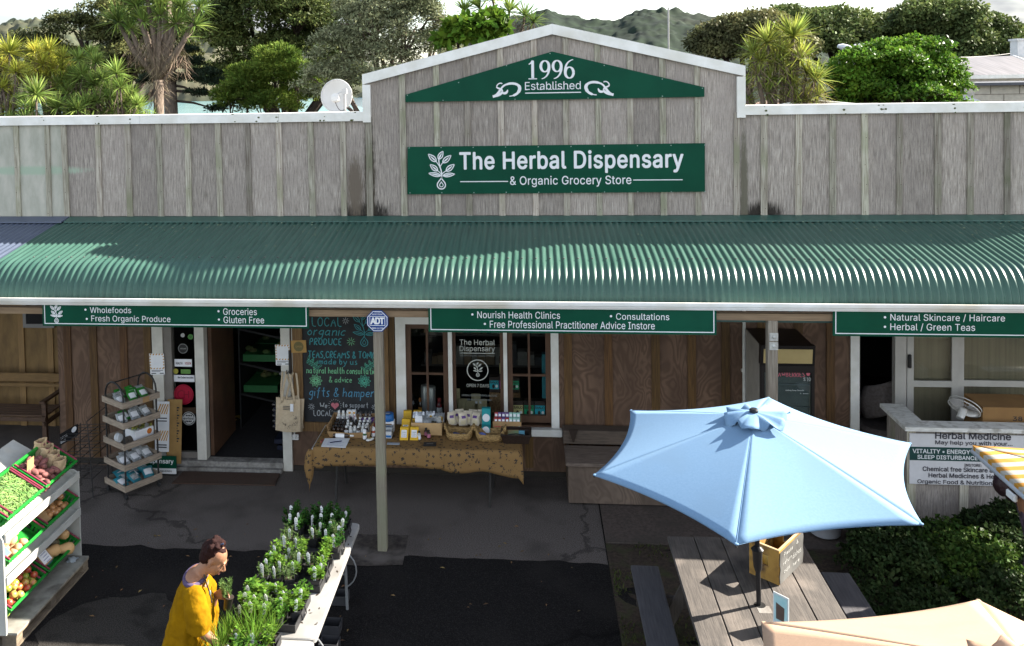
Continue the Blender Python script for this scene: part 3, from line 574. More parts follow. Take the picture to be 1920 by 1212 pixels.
def crown(blobs,nsub,subr,nleaf,L,W,seed,up=0.3,fill=0.55,spiky=0.0):
 """leaves in clumps that ride on the surface of big blobs: [(centre, (rx,ry,rz))]"""
 r=np.random.default_rng(seed);Ps=[];Ds=[]
 vol=np.array([b[1][0]*b[1][2]+b[1][1]*b[1][2]for b in blobs]);vol=vol/vol.sum()
 for(c,R),f in zip(blobs,vol):
  n=max(3,int(nsub*f));d=unit(r.normal(size=(n,3)));d[:,2]=np.where(d[:,2]<-0.55,-d[:,2],d[:,2])
  rad=fill+(1-fill)*np.sqrt(r.random((n,1)));S=np.array(c)+d*np.array(R)*rad
  sr=subr*(0.6+0.8*r.random(n));m=np.maximum(4,(nleaf*f/n*(sr/subr)**2)).astype(int);idx=np.repeat(np.arange(n),m)
  q=unit(r.normal(size=(len(idx),3)));q[:,2]=np.abs(q[:,2])*0.9-0.25*r.random(len(idx))
  rr=np.cbrt(r.random((len(idx),1)))*sr[idx,None];Ps.append(S[idx]+q*rr*np.array([1,1,0.75]));Ds.append(unit(q+0.5*d[idx]))
 P=np.concatenate(Ps);D=np.concatenate(Ds);n=len(P)
 Nn=unit(D*0.7+r.normal(size=(n,3))*0.55+np.array([0,0,up]));A=r.normal(size=(n,3));A=unit(A-Nn*(A*Nn).sum(1,keepdims=True)+D*(0.5+spiky)+np.array([0,0,-0.15+spiky*0.5]))
 Lr=L*(0.6+0.8*r.random(n));return leaf_quads(P,A,Nn,Lr,W*Lr/L)
FOL=lambda n,a,b,t=0.3,isl=0.38,rough=0.55:M(n,a,b,rough,0.6,detail=3,trans=t,island=isl,spec=0.07)
def pxblob(px,py,Y,rpx,rz=None,deep=1.0):
 c=atY(px,py,Y);k=(Y+11.37)/1700;return(tuple(c),(rpx*k,rpx*k*deep,(rz or rpx)*k))
BARK=M('grey brown bark',(0.17,0.13,0.10),(0.08,0.06,0.045),0.9,5,(6,6,1),5,0.5)
DBARK=M('dark bark',(0.07,0.052,0.04),(0.035,0.026,0.02),0.9,5,(6,6,1),5,0.5)
def limbs(base,blobs,r0,seed,bend=0.4):
 mb=MB();rnd=random.Random(seed);base=Vector(base);top=sum((Vector(b[0])for b in blobs),Vector())/len(blobs);top=Vector((top.x,top.y,min(Vector(b[0]).z for b in blobs)))
 fork=base.lerp(top,0.55);mid=base.lerp(fork,0.5)+Vector((rnd.uniform(-.2,.2),0,0));mb.tube([base,mid,fork],[r0,r0*0.85,r0*0.72],9)
 for c,R in blobs:
  c=Vector(c);m=fork.lerp(c,0.5)+Vector((rnd.uniform(-bend,bend),rnd.uniform(-bend,bend),0.2));mb.tube([fork,m,c],[r0*0.55,r0*0.36,r0*0.13],7)
  for k in range(4):
   e=c+Vector((rnd.uniform(-1,1)*R[0],rnd.uniform(-1,1)*R[1],rnd.uniform(-.3,.9)*R[2]))*0.85;mb.tube([m.lerp(c,rnd.uniform(.1,.9)),c.lerp(e,0.5)+Vector((0,0,0.1)),e],[r0*0.2,r0*0.13,r0*0.05],5)
 return mb
def broad_tree(name,label,blobs,mat,nsub,subr,nleaf,L,W,seed,r0=0.25,bark=None,group=None,trunk_x=None,up=0.3,fill=0.55,spiky=0.0,cat='tree'):
 bx=trunk_x if trunk_x is not None else sum(b[0][0]for b in blobs)/len(blobs);by=sum(b[0][1]for b in blobs)/len(blobs)
 t=thing(name,label,cat,(bx,by,0),0,group)
 limbs((bx,by,-0.2),blobs,r0,seed).build('trunk',bark or DBARK,t,smooth='all')
 V,F=crown(blobs,nsub,subr,nleaf,L,W,seed,up,fill,spiky);V=V-np.array([bx,by,0]);arr_mesh('crown',V,F,mat,t);return t
def blades(heads,seed,n=70,L=0.6,W=0.05,seg=4,low=-0.45):
 """sword leaves radiating from each head centre"""
 r=np.random.default_rng(seed);VV=[];FF=[];b=0
 for(c,s,nn,up)in heads:
  m=int(n*nn);d=unit(r.normal(size=(m,3)));d[:,2]=np.where(d[:,2]<low,np.abs(d[:,2]),d[:,2]);d=unit(d+np.array([0,0,up]))
  l=L*s*(0.7+0.45*r.random(m));sd_=unit(np.cross(d,np.array([0,0,1.0])+0.3*r.normal(size=(m,3))));dr=(0.05+0.24*r.random(m))*l*(1-0.5*np.abs(d[:,2]))
  prof=[0.35,1.0,0.85,0.45,0.03]
  rows=[]
  for k in range(seg+1):
   t=k/seg;p=np.array(c)+d*(l*t)[:,None]*(1-0.06*t)+np.array([0,0,-1.0])*(dr*t**2.2)[:,None];w_=(W*s*prof[k]*0.5)
   rows.append(np.stack([p+sd_*w_,p-sd_*w_],1))
  R=np.stack(rows,1).reshape(m,(seg+1)*2,3);VV.append(R.reshape(-1,3))
  base=b+np.arange(m)[:,None]*(seg+1)*2;q=np.array([[2*k,2*k+1,2*k+3,2*k+2]for k in range(seg)])
  FF.append((base[:,:,None]+q[None]).reshape(-1,4));b+=m*(seg+1)*2
 return np.concatenate(VV),np.concatenate(FF)
SWORD=FOL('sword leaf green',(0.27,0.36,0.085),(0.10,0.16,0.04),0.3,0.45,0.42)
SWORDY=FOL('sword leaf yellow green',(0.50,0.48,0.08),(0.21,0.28,0.05),0.32,0.5,0.42)
SWORDG=FOL('sword leaf mixed green',(0.38,0.40,0.08),(0.13,0.20,0.045),0.3,0.5,0.42)
THATCH=M('dead leaf thatch',(0.24,0.185,0.125),(0.085,0.062,0.042),0.9,3,island=0.5,trans=0.12)
def cabbage_tree(name,label,foot,heads,mat,seed,n=70,L=0.62,W=0.035,r0=0.12,skirt=None,group=None,fork=None,low=-0.45):
 foot=Vector(foot);t=thing(name,label,'cabbage tree',foot,0,group);mb=MB();rnd=random.Random(seed)
 fk=Vector(fork)if fork is not None else foot.lerp(sum((Vector(h[0])for h in heads),Vector())/len(heads),0.6)
 mb.tube([foot,foot.lerp(fk,0.5)+Vector((rnd.uniform(-.1,.1),0,0)),fk],[r0*1.15,r0,r0*0.9],10)
 for h in heads:
  c=Vector(h[0]);m=fk.lerp(c,0.55)+Vector((rnd.uniform(-.12,.12),rnd.uniform(-.12,.12),-0.1));mb.tube([fk,m,c],[r0*0.7,r0*0.5,r0*0.36],7)
 mb.build('trunk',BARK,t,smooth='all')
 V,F=blades(heads,seed,n,L,W,low=low);arr_mesh('crown',V-np.array(foot),F,mat,t)
 if skirt:
  r=np.random.default_rng(seed+5);P=[];A=[]
  for(c,rad,hgt,m)in skirt:
   a=r.random(m)*2*PI;z=r.random(m);rr=rad*(0.25+0.8*r.random(m));P.append(np.array(c)+np.stack([np.cos(a)*rr,np.sin(a)*rr,-z*hgt],1));A.append(unit(np.stack([np.cos(a)*0.45+r.normal(size=m)*.55,np.sin(a)*0.45+r.normal(size=m)*.55,-np.ones(m)],1)))
  P=np.concatenate(P);A=np.concatenate(A);V,F=leaf_quads(P,A,unit(r.normal(size=P.shape)),0.22+0.35*r.random(len(P)),np.full(len(P),0.015));arr_mesh('dead_leaf_skirt',V-np.array(foot),F,THATCH,t)
 return t
def background():
 mb=MB();mb.quad((-1500,100,-3),(1500,100,-3),(1500,1800,-3),(-1500,1800,-3))
 m=M('teal estuary water',(0.16,0.30,0.31),(0.13,0.26,0.27),0.16,0.2,(1,0.3,1),4,0.25,bscale=1.2,spec=0.6);tag(mb.build('water',m,world=False),kind='structure')
 def hill(name,prof,Yr,depth,mat,seed,amp,zlow=-4,nx=220,ny=46,tree=9.0,dish=1.3):
  r=np.random.default_rng(seed);xs=np.array([atY(p[0],p[1],Yr).x for p in prof]);zs=np.array([atY(p[0],p[1],Yr).z for p in prof])
  X=np.linspace(xs[0],xs[-1],nx+1);Zt=np.interp(X,xs,zs);V=[]
  for j in range(ny+1):
   t=j/ny;y=Yr-depth*(1-t)if t<=0.8 else Yr-depth*0.2+depth*(t-0.8)*2.2
   for i in range(nx+1):
    x=X[i]*((y+11.4)/(Yr+11.4))if True else X[i]
    k=min(1,t/0.8)**(1/dish)if t<=0.8 else 1-((t-0.8)/0.2)**2*0.8
    z=zlow+(Zt[i]-zlow)*k;n=mnoise.noise((x/tree,y/tree,seed))*0.6+mnoise.noise((x/tree*2.3,y/tree*2.3,seed+3))*0.4+0.7*mnoise.noise((x/tree/4,y/tree/4,9))
    V.append((x,y,z+amp*n*(0.35+0.65*min(1,k*3))-amp*0.4))
  F=[(j*(nx+1)+i,j*(nx+1)+i+1,(j+1)*(nx+1)+i+1,(j+1)*(nx+1)+i)for j in range(ny)for i in range(nx)]
  return tag(arr_mesh(name,V,F,mat,smooth=True),kind='structure')
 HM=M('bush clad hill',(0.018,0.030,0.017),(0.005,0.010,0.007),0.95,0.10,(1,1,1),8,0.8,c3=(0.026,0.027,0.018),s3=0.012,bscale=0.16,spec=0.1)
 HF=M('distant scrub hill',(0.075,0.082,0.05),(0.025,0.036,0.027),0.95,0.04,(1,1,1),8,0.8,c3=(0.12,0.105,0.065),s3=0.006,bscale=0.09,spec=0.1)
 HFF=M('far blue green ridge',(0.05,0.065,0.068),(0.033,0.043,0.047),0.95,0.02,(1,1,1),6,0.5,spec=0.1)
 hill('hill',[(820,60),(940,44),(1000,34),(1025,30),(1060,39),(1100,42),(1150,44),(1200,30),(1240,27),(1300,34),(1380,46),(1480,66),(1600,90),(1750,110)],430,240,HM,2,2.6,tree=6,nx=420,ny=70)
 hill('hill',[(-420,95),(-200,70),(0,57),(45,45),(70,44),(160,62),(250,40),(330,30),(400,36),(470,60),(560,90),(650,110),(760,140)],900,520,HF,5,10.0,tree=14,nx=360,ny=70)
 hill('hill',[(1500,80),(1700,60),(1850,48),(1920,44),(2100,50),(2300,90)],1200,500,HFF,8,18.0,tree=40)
 OL=FOL('olive green scrub leaf',(0.13,0.14,0.055),(0.06,0.075,0.03),0.25)
 b=[pxblob(380+30*i,140+8*math.sin(i*2),190,24,18)for i in range(4)]
 broad_tree('shoreline_tree','rounded grey green shoreline tree beside the water, seen past the tall cabbage tree',b,OL,160,1.2,9000,0.9,0.45,31,0.6)
 PK=FOL('dark olive tree leaf',(0.14,0.145,0.05),(0.05,0.06,0.024),0.22,0.45)
 bl=[pxblob(150,60,30,60,34),pxblob(70,92,30,52,26),pxblob(215,35,30,55,36),pxblob(235,95,30,50,34),pxblob(130,115,31,60,26),pxblob(300,20,31,55,40),pxblob(205,125,31,45,30),pxblob(290,90,32,40,34),pxblob(345,55,31,40,36),pxblob(90,135,31,60,26),pxblob(250,140,31,46,30),pxblob(30,120,31,50,26),pxblob(345,110,32,26,24)]
 broad_tree('coastal_tree','wide dark olive tree with brown tinged crown behind the yellow green cabbage bushes',bl,PK,300,0.55,48000,0.15,0.08,41,0.35,trunk_x=atY(190,150,30).x)
 NP=FOL('dark conifer needle',(0.032,0.048,0.026),(0.014,0.024,0.014),0.1,0.3)
 t=thing('conifer','dark conifer with drooping layered boughs in front of the water','tree',tuple(atY(322,215,21)*1));t.location.z=0
 mb=MB();fx=t.location.x;mb.tube([(fx,21,-.2),(fx,21,3),(fx-0.1,21,9)],[0.3,0.26,0.2],10);mb.build('trunk',BARK,t,smooth='all')
 bl=[]
 for(px,py,r)in[(360,120,26),(385,140,28),(345,95,24),(400,155,22),(430,186,20),(372,176,20),(345,150,22),(300,120,24),(280,150,22),(405,205,18)]:bl.append(pxblob(px,py,21,r,r*0.30,1.4))
 V,F=crown(bl,130,0.2,12000,0.12,0.035,17,0.1,0.2,0.4);arr_mesh('crown',V-np.array(t.location),F,NP,t)
 mb=MB()
 for c,R in bl:mb.tube([(fx,21,c[2]+0.35),((fx+c[0])/2,c[1],c[2]+.25),c],[0.06,0.045,0.02],5)
 mb.build('bough',DBARK,t,smooth='all')
 TD=FOL('dark green conifer leaf',(0.12,0.145,0.040),(0.036,0.052,0.018),0.2,0.5)
 bl=[pxblob(470,30,22,62,52),pxblob(560,45,22,60,60),pxblob(440,95,22,42,46),pxblob(520,120,22,60,60),pxblob(600,60,23,50,60),pxblob(425,30,23,42,40),pxblob(620,130,22,50,60),pxblob(540,-20,22,70,40),pxblob(415,60,22,36,46),pxblob(660,60,24,60,60),pxblob(740,20,24,60,50),pxblob(430,150,22,34,34)]
 broad_tree('dense_tree','tall dense dark green tree left of the olive tree',bl,TD,560,0.42,62000,0.14,0.06,42,0.3)
 BG=FOL('bright green spray leaf',(0.17,0.235,0.04),(0.05,0.09,0.016),0.35,0.4)
 bl=[pxblob(520,130,17,48,40),pxblob(465,160,17,44,34),pxblob(560,165,17,46,42),pxblob(500,195,17,70,26),pxblob(430,190,17,26,24)]
 broad_tree('young_conifer','feathery bright green young tree standing before the dark one, left of the dish',bl,BG,300,0.26,24000,0.13,0.035,43,0.12,spiky=0.7)
 OV=FOL('silver olive leaf',(0.30,0.315,0.18),(0.095,0.11,0.055),0.22,0.5)
 bl=[pxblob(700,60,16,66,52),pxblob(780,50,16,62,56),pxblob(640,100,16,50,50),pxblob(720,135,16,80,52),pxblob(610,165,16,46,46),pxblob(820,80,16,46,46),pxblob(690,15,16.5,60,40),pxblob(760,-5,16.5,60,40)]
 broad_tree('olive_tree','silvery grey green olive tree behind the left shoulder of the gable',bl,OV,560,0.32,46000,0.105,0.032,44,0.2,BARK)
 BR=FOL('glossy bright leaf',(0.13,0.22,0.025),(0.045,0.095,0.012),0.35,0.4,0.35)
 bl=[pxblob(890,62,14,40,26),pxblob(855,70,14,28,24),pxblob(925,50,14,24,18)]
 broad_tree('broadleaf_shrub','bright green broad leaved shrub just above the gable, left of its peak',bl,BR,70,0.22,3200,0.26,0.13,45,0.08,cat='shrub')
 hd=[(tuple(atY(x,y,15)),s,1,u)for x,y,s,u in[(900,16,1.1,.15),(955,22,1.15,.1),(985,30,1.0,.1),(925,2,1.1,.3),(870,20,.9,.2),(1000,42,.8,.1)]]
 cabbage_tree('cabbage_tree','dark spiky cabbage tree showing above the left slope of the gable',atY(935,210,15)*1-Vector((0,0,4.4)),hd,SWORD,7,70,0.72,0.04,0.1,skirt=[(h[0],0.3,0.6,60)for h in hd])
 hd=[(tuple(atY(x,y,12.5)),s,nn,u)for x,y,s,nn,u in[(222,42,1.15,1.2,.05),(255,12,1.15,1.2,.25),(268,40,1.0,1,0),(330,45,1.0,1,0),(300,30,1.0,1,.1),(300,10,1.15,1.2,.3),(340,18,1.0,1,.15),(366,48,1.0,1,.05),(245,55,.9,.8,0),(310,-15,1.1,1,.3),(275,-10,1.1,1,.4),(375,15,.9,.8,.1),(350,70,.7,.5,0)]]
 f=atY(294,215,12.5);f.z=0;k=atY(297,150,12.5)
 cabbage_tree('cabbage_tree','tall cabbage tree with shaggy dead leaf skirt and forked trunk',f,hd,SWORD,9,120,0.72,0.036,0.15,[(tuple(atY(x,y,12.5)),r,h,m)for x,y,r,h,m in[(285,60,0.36,0.8,260),(252,75,0.2,0.5,90),(328,75,0.22,0.7,110),(296,105,0.2,0.8,150),(345,100,0.12,0.5,60),(292,155,0.16,0.6,90)]],fork=k)
 specs=[('yellow green cabbage bush at the far left over the parapet',[(18,100,1.1,SWORD),(-15,110,1.0,0),(30,135,.8,0),(5,165,.8,0)],11.5),('low cabbage bush with pale splayed rosette just above the parapet at the left',[(68,178,1.15,0),(40,190,.6,0),(95,195,.6,0)],10.5),('golden topped cabbage bush behind the pale rosette',[(66,98,.9,1),(92,96,.9,1),(80,122,1.1,0),(118,110,.8,1),(120,135,.9,0),(50,140,.8,0)],12.5),('green and gold cabbage bush right of the golden topped one',[(148,112,.8,1),(172,105,.8,1),(180,118,.75,1),(155,140,.8,0),(135,165,.9,0),(165,165,.9,0),(110,165,.9,0)],12.0),('rounded cabbage bush nearest the tall cabbage tree',[(192,148,.8,0),(218,138,.9,0),(225,165,.8,1),(245,188,.9,1),(205,185,.8,0),(180,192,.8,0),(232,195,.7,1)],11.5),('small cabbage bush peeping over the parapet beside the water',[(258,196,.6,1),(160,196,.8,0),(140,198,.7,0)],10.8)]
 for i,(lab,hs,Y)in enumerate(specs):
  q=random.Random(i);hd=[(tuple(atY(x,y,Y+0.5*math.sin(x))),s*0.95,1.25,.12)for x,y,s,c in hs];hd+=[(tuple(atY(h[0]+q.uniform(-26,26),h[1]+q.uniform(8,50),Y+q.uniform(-.5,.6))),.8,1.2,.05)for h in hs for _ in(0,1)];f=Vector(hd[0][0]);f.z=0;f.x=sum(h[0][0]for h in hd)/len(hd)
  cabbage_tree('cabbage_bush',lab,f,hd,SWORDY if sum(1 for h in hs if h[3]==1)*2>=len(hs)or i==0 else SWORD,60+i,105,0.64,0.036,0.06,[(h[0],0.26,0.5,22)for h in hd],'cabbage bushes behind the left parapet')
 hd=[(tuple(atY(x,y,11.5)),s,nn,u)for x,y,s,nn,u in[(1438,80,1.1,1,.2),(1487,70,1.2,1.2,.25),(1412,100,.85,.8,.1),(1455,120,1.0,1,0),(1500,112,1.1,1,.1),(1420,140,.9,.8,-.05),(1530,150,1.0,1,.1),(1485,165,1.0,.9,0),(1440,175,.9,.8,0),(1400,190,.8,.6,0),(1510,185,.9,.8,0),(1465,100,.9,1,.1),(1512,135,.9,1,0),(1475,140,1,1,0),(1425,115,.9,1,0),(1535,180,.8,.8,0),(1445,150,.9,1,0),(1490,190,.9,1,0),(1395,160,.7,.7,0),(1415,60,.0,.01,0)][:-1]]
 f=atY(1458,215,11.5);f.z=0
 cabbage_tree('cabbage_tree','bushy cabbage tree with golden leaf tips right of the gable',f,hd,SWORDG,13,120,0.66,0.036,0.12,[(h[0],0.3,0.5,60)for h in hd])
 RG=FOL('lush green leaf',(0.12,0.225,0.024),(0.034,0.08,0.011),0.35,0.4,0.38)
 bl=[pxblob(1690,130,14,66,44),pxblob(1630,140,14,56,40),pxblob(1745,150,14,52,40),pxblob(1680,165,14,100,34),pxblob(1600,170,14,34,28),pxblob(1770,175,14,30,24),pxblob(1690,195,14,105,26),pxblob(1620,195,14,40,20),pxblob(1650,112,14.3,46,26),pxblob(1715,110,14.3,46,26),pxblob(1745,96,14,16,14),pxblob(1660,92,14,14,12),pxblob(1580,150,14,16,18),pxblob(1795,150,14,14,18),pxblob(1700,90,14,18,10)]
 broad_tree('rounded_tree','lush bright green rounded tree beyond the right parapet',bl,RG,260,0.36,52000,0.10,0.06,46,0.16)
 W1=FOL('dull green wood leaf',(0.14,0.18,0.055),(0.042,0.06,0.022),0.22,0.45)
 W2=FOL('brown green wood leaf',(0.18,0.175,0.07),(0.06,0.064,0.03),0.22,0.45)
 wood=[([(1390,75,46,32),(1350,90,40,30),(1430,60,36,26),(1440,90,60,30)],W2,'brownish tree at the left end of the wood on the right'),([(1540,60,60,34),(1600,66,62,34),(1500,66,40,30),(1570,90,100,30),(1640,90,50,30)],W1,'broad domed dull green tree in the middle of the wood'),([(1700,70,50,40),(1680,95,46,30),(1740,85,50,34)],W2,'brownish domed tree left of the tallest tree of the wood'),([(1770,55,60,38),(1830,75,56,42),(1800,100,80,34),(1730,45,46,30),(1865,90,34,40)],W1,'tallest broad tree of the wood, behind the grey house roof'),([(1475,40,16,14),(1485,55,22,18)],W1,'slim dark treetop poking up from the wood')]
 for i,(bs,mt,lab)in enumerate(wood):
  bl=[pxblob(x,y,52+4*(i%3),r,rz)for x,y,r,rz in bs]
  broad_tree('wood_tree',lab,bl,mt,60*len(bs),1.0,17000*len(bs),0.24,0.15,70+i,0.5,group='trees of the wood behind the right parapet',fill=0.7)
 h=thing('house','house with grey hipped corrugated roof and white chimney beyond the right parapet','house',tuple(atY(1900,190,32)*1));h.location.z=0
 g=lambda x,y,Y:tuple(atY(x,y,Y))
 rf=MB();a,b_,c,d=g(1772,143,30),g(1990,141,30),g(1900,106,34.5),g(1815,109,34.5);rf.quad(a,b_,c,d);rf.quad(b_,g(1990,120,40),c);rf.quad(a,d,g(1790,115,40));rf.build('roof',M('grey corrugated house roof',(0.16,0.15,0.155),(0.10,0.095,0.10),0.6,9,(1,0.05,0.05),2,0.3),h,solid=0.08)
 tr=MB();tr.tube([c,b_],0.07,6);p0,p1=Vector(a),Vector(b_);tr.box((p0 .x,p0 .y-0.12,p0 .z-0.14),(p1 .x,p0 .y+0.0,p0 .z+0.02));tr.build('roof_trim',WHITE,h)
 wl=MB();wl.box((p0 .x+0.5,30.4,0),(p1 .x,34,p0 .z-0.1));wl.build('wall',M('white house wall',(0.7,0.69,0.66),None,0.7),h)
 ch=MB();q0,q1=atY(1908,112,35),atY(1936,76,35);ch.box((q0 .x,35,q0 .z-0.6),(q1 .x,35.7,q1 .z));ch.box((q0 .x-0.06,34.95,q1 .z),(q1 .x+0.06,35.76,q1 .z+0.10));ch.build('chimney',M('white chimney plaster',(0.72,0.71,0.69),(0.6,0.6,0.58),0.8,5),h)
 s=thing('outbuilding','low cream block outbuilding with white sloping roof in front of the grey roofed house','outbuilding',tuple(atY(1870,190,24)*1));s.location.z=0
 mb=MB();q0,q1=atY(1827,190,23),atY(2010,158,23);mb.box((q0 .x,23,0),(q1 .x,26,q1 .z));mb.mat(1);zz=q1 .z
 for k in range(7):
  z=zz-0.32-0.48*k
  mb.box((q0 .x,22.985,z-0.012),(q1 .x,22.999,z+0.012))
  for i in range(6):x=q0 .x+0.55+0.98*i+(0.45 if k%2 else 0);mb.box((x-0.012,22.985,z+0.012),(x+0.012,22.999,z+0.468 if k else z+0.32))
 mb.build('wall',[M('cream concrete block',(0.52,0.47,0.38),(0.42,0.38,0.31),0.85,6),M('mortar joint',(0.24,0.21,0.17),None,0.9)],s)
 mb=MB();mb.box((q0 .x-0.1,22.7,zz),(q1 .x,26.2,zz+0.1));mb.mat(1);e0,e1=atY(1790,190,22.5),atY(1826,154,26);mb.prism([(e0 .x-0.8,22.5,e0 .z),(q0 .x-.02,22.5,e0 .z),(q0 .x-.02,26,e1 .z),(e0 .x-0.8,26,e1 .z)],(0,0,-0.1));mb.build('roof',[M('dark flat roof edge',(0.10,0.10,0.11),None,0.6),M('white painted roofing',(0.72,0.70,0.68),(0.6,0.585,0.565),0.5,6)],s)
 r2=thing('neighbouring_shed','low brown gabled shed roof with white edge under the golden tipped cabbage tree','shed',tuple(atY(1520,200,11)*1));r2 .location.z=0
 mb=MB();a,b_,c=atY(1440,206,10.6),atY(1510,191,12),atY(1640,203,10.8);mb.prism([tuple(a),tuple(b_),tuple(c)],(0,3,0));mb.build('roof',M('rusty brown roofing',(0.24,0.15,0.11),(0.17,0.11,0.085),0.7,6),r2)
 mb=MB();mb.tube([tuple(a-Vector((0,.05,-.03))),tuple(b_-Vector((0,.05,-.03))),tuple(c-Vector((0,.05,-.03)))],0.045,6);mb.build('roof_trim',WHITE,r2);mb=MB();mb.box((a.x+.2,11.2,0),(c.x-.2,13.5,a.z-.1));mb.build('wall',M('shed boards',(0.3,0.25,0.2),None,0.8),r2)
 PT=M('grey pole timber',(0.30,0.27,0.23),(0.2,0.18,0.15),0.85,6,(8,8,1))
 t=thing('power_pole','timber power pole with crossarm, insulators and a street lamp above the green tree','power pole',tuple(atY(1613,130,34)*1));t.location.z=0;p=atY(1613,88,34)
 mb=MB();mb.tube([(p.x,34,0),(p.x,34,p.z)],[0.16,0.11],8);q0,q1=atY(1598,93,34),atY(1632,90,33.6);mb.tube([tuple(q0),tuple(q1)],0.06,6);mb.build('pole',PT,t)
 ins=MB()
 for k in range(4):v=q0 .lerp(q1,0.15+0.25*k);ins.lathe([(0.05,0),(0.08,0.08),(0.04,0.2)],tuple(v+Vector((0,0,0.05))),8)
 ins.build('insulator',M('white ceramic',(0.75,0.75,0.74),None,0.3),t)
 l0,l1=atY(1608,95,34),atY(1583,89,33.5);mb=MB();mb.tube([tuple(l0),tuple(l1)],0.035,6);d=(l1-l0).normalized();mb.lathe([(0.06,-0.4),(0.14,-0.2),(0.16,0.1),(0.08,0.3)],tuple(l1),8,rot=(0,-PI/2+0.2,0));mb.build('street_lamp',M('pale lamp housing',(0.62,0.64,0.66),None,0.4),t)
 WI=M('black cable',(0.02,0.02,0.02),None,0.6)
 for(pa,pb,lab)in[((1613,93,34),(1500,118,20),'upper overhead cable running left from the power pole'),((1608,96,34),(1500,126,20),'lower overhead cable running left from the power pole'),((1630,92,33.6),(1960,88,44),'upper overhead cable running right past the house roof'),((1630,94,33.6),(1960,96,44),'lower overhead cable running right past the house roof')]:
  a,b_=atY(*pa),atY(*pb);mb=MB();mb.tube([tuple(a.lerp(b_,i/10)-Vector((0,0,0.5*(1-(2*i/10-1)**2))))for i in range(11)],0.022,5);tag(mb.build('overhead_cable',WI),lab,'cable','overhead cables')
 a=atY(1253,14,13);mb=MB();mb.tube([(a.x,13,0),(a.x,13,a.z)],[0.035,0.022],8);tag(mb.build('aerial_mast',M('galvanised tube',(0.34,0.33,0.32),None,0.5,metal=0.4)),'thin bare mast rising behind the right slope of the gable','mast')
 c=atY(631,180,0.75);t=thing('satellite_dish','round white dish aerial on a short pole at the left shoulder of the gable','dish aerial',(c.x+.1,0.75,3.36))
 mb=MB();n=36;R=0.222;rot=Euler((math.radians(84),0,math.radians(-9))).to_matrix()
 prof=[(R*k/9,-0.075*(1-(k/9)**2))for k in range(10)]
 vs=[];fs=[]
 for r_,z in prof:
  for i in range(n):vs.append(tuple(rot@Vector((r_*math.cos(2*PI*i/n),r_*math.sin(2*PI*i/n),z))+c))
 for k in range(len(prof)-1):
  for i in range(n):fs.append((k*n+i,k*n+(i+1)%n,k*n+n+(i+1)%n,k*n+n+i))
 mb.add(vs,fs);mb.tube([rot@Vector((R*math.cos(2*PI*i/n),R*math.sin(2*PI*i/n),0))+c for i in range(n+1)],0.006,5)
 WP=M('white dish enamel',(0.60,0.60,0.59),(0.55,0.55,0.54),0.5,5);mb.build('reflector',WP,t,smooth='all',solid=0.004)
 mb=MB();px_=atY(646,175,0.62);mb.tube([(px_.x,0.62,3.36),(px_.x,0.62,px_.z+0.06)],0.018,10);mb.box((px_.x-0.03,0.59,px_.z-0.01),(px_.x+0.03,0.65,px_.z+0.06));mb.build('pole',M('galvanised pole',(0.5,0.5,0.5),None,0.45,metal=0.4),t,smooth=True)
 mb=MB();mb.tube([(px_.x-0.02,0.62,px_.z+0.03),(c.x+0.03,0.66,c.z+0.02)],0.012,6);f=Vector((c.x+0.02,0.60,c.z-0.03));mb.lathe([(0.0,-.05),(0.05,-0.05),(0.065,0),(0.055,0.06),(0.0,0.07)],tuple(f),14,rot=(math.radians(75),0,0));mb.build('receiver_head',WP,t,smooth=True)
 mb=MB();mb.tube(bez(tuple(f+Vector((0,-.03,-.05))),(f.x+0.03,0.57,f.z-0.14),(f.x+0.06,0.6,f.z-0.2),(px_.x,0.6,px_.z-0.22),8),0.006,6);mb.tube(bez((px_.x+.01,0.63,px_.z-0.2),(px_.x+0.08,0.63,px_.z-0.17),(px_.x+0.13,.63,px_.z-0.22),(px_.x+0.14,.63,px_.z-0.36),8),0.006,6);mb.build('lead',M('grey cable',(0.14,0.13,0.13),None,0.6),t)
background()
SGREEN=M('dark green sign enamel',(0.002,0.060,0.032),(0.001,0.046,0.025),0.5,1.5,spec=0.12)
SWHITE=M('white vinyl lettering',(0.70,0.71,0.72),(0.66,0.67,0.68),0.5,3)
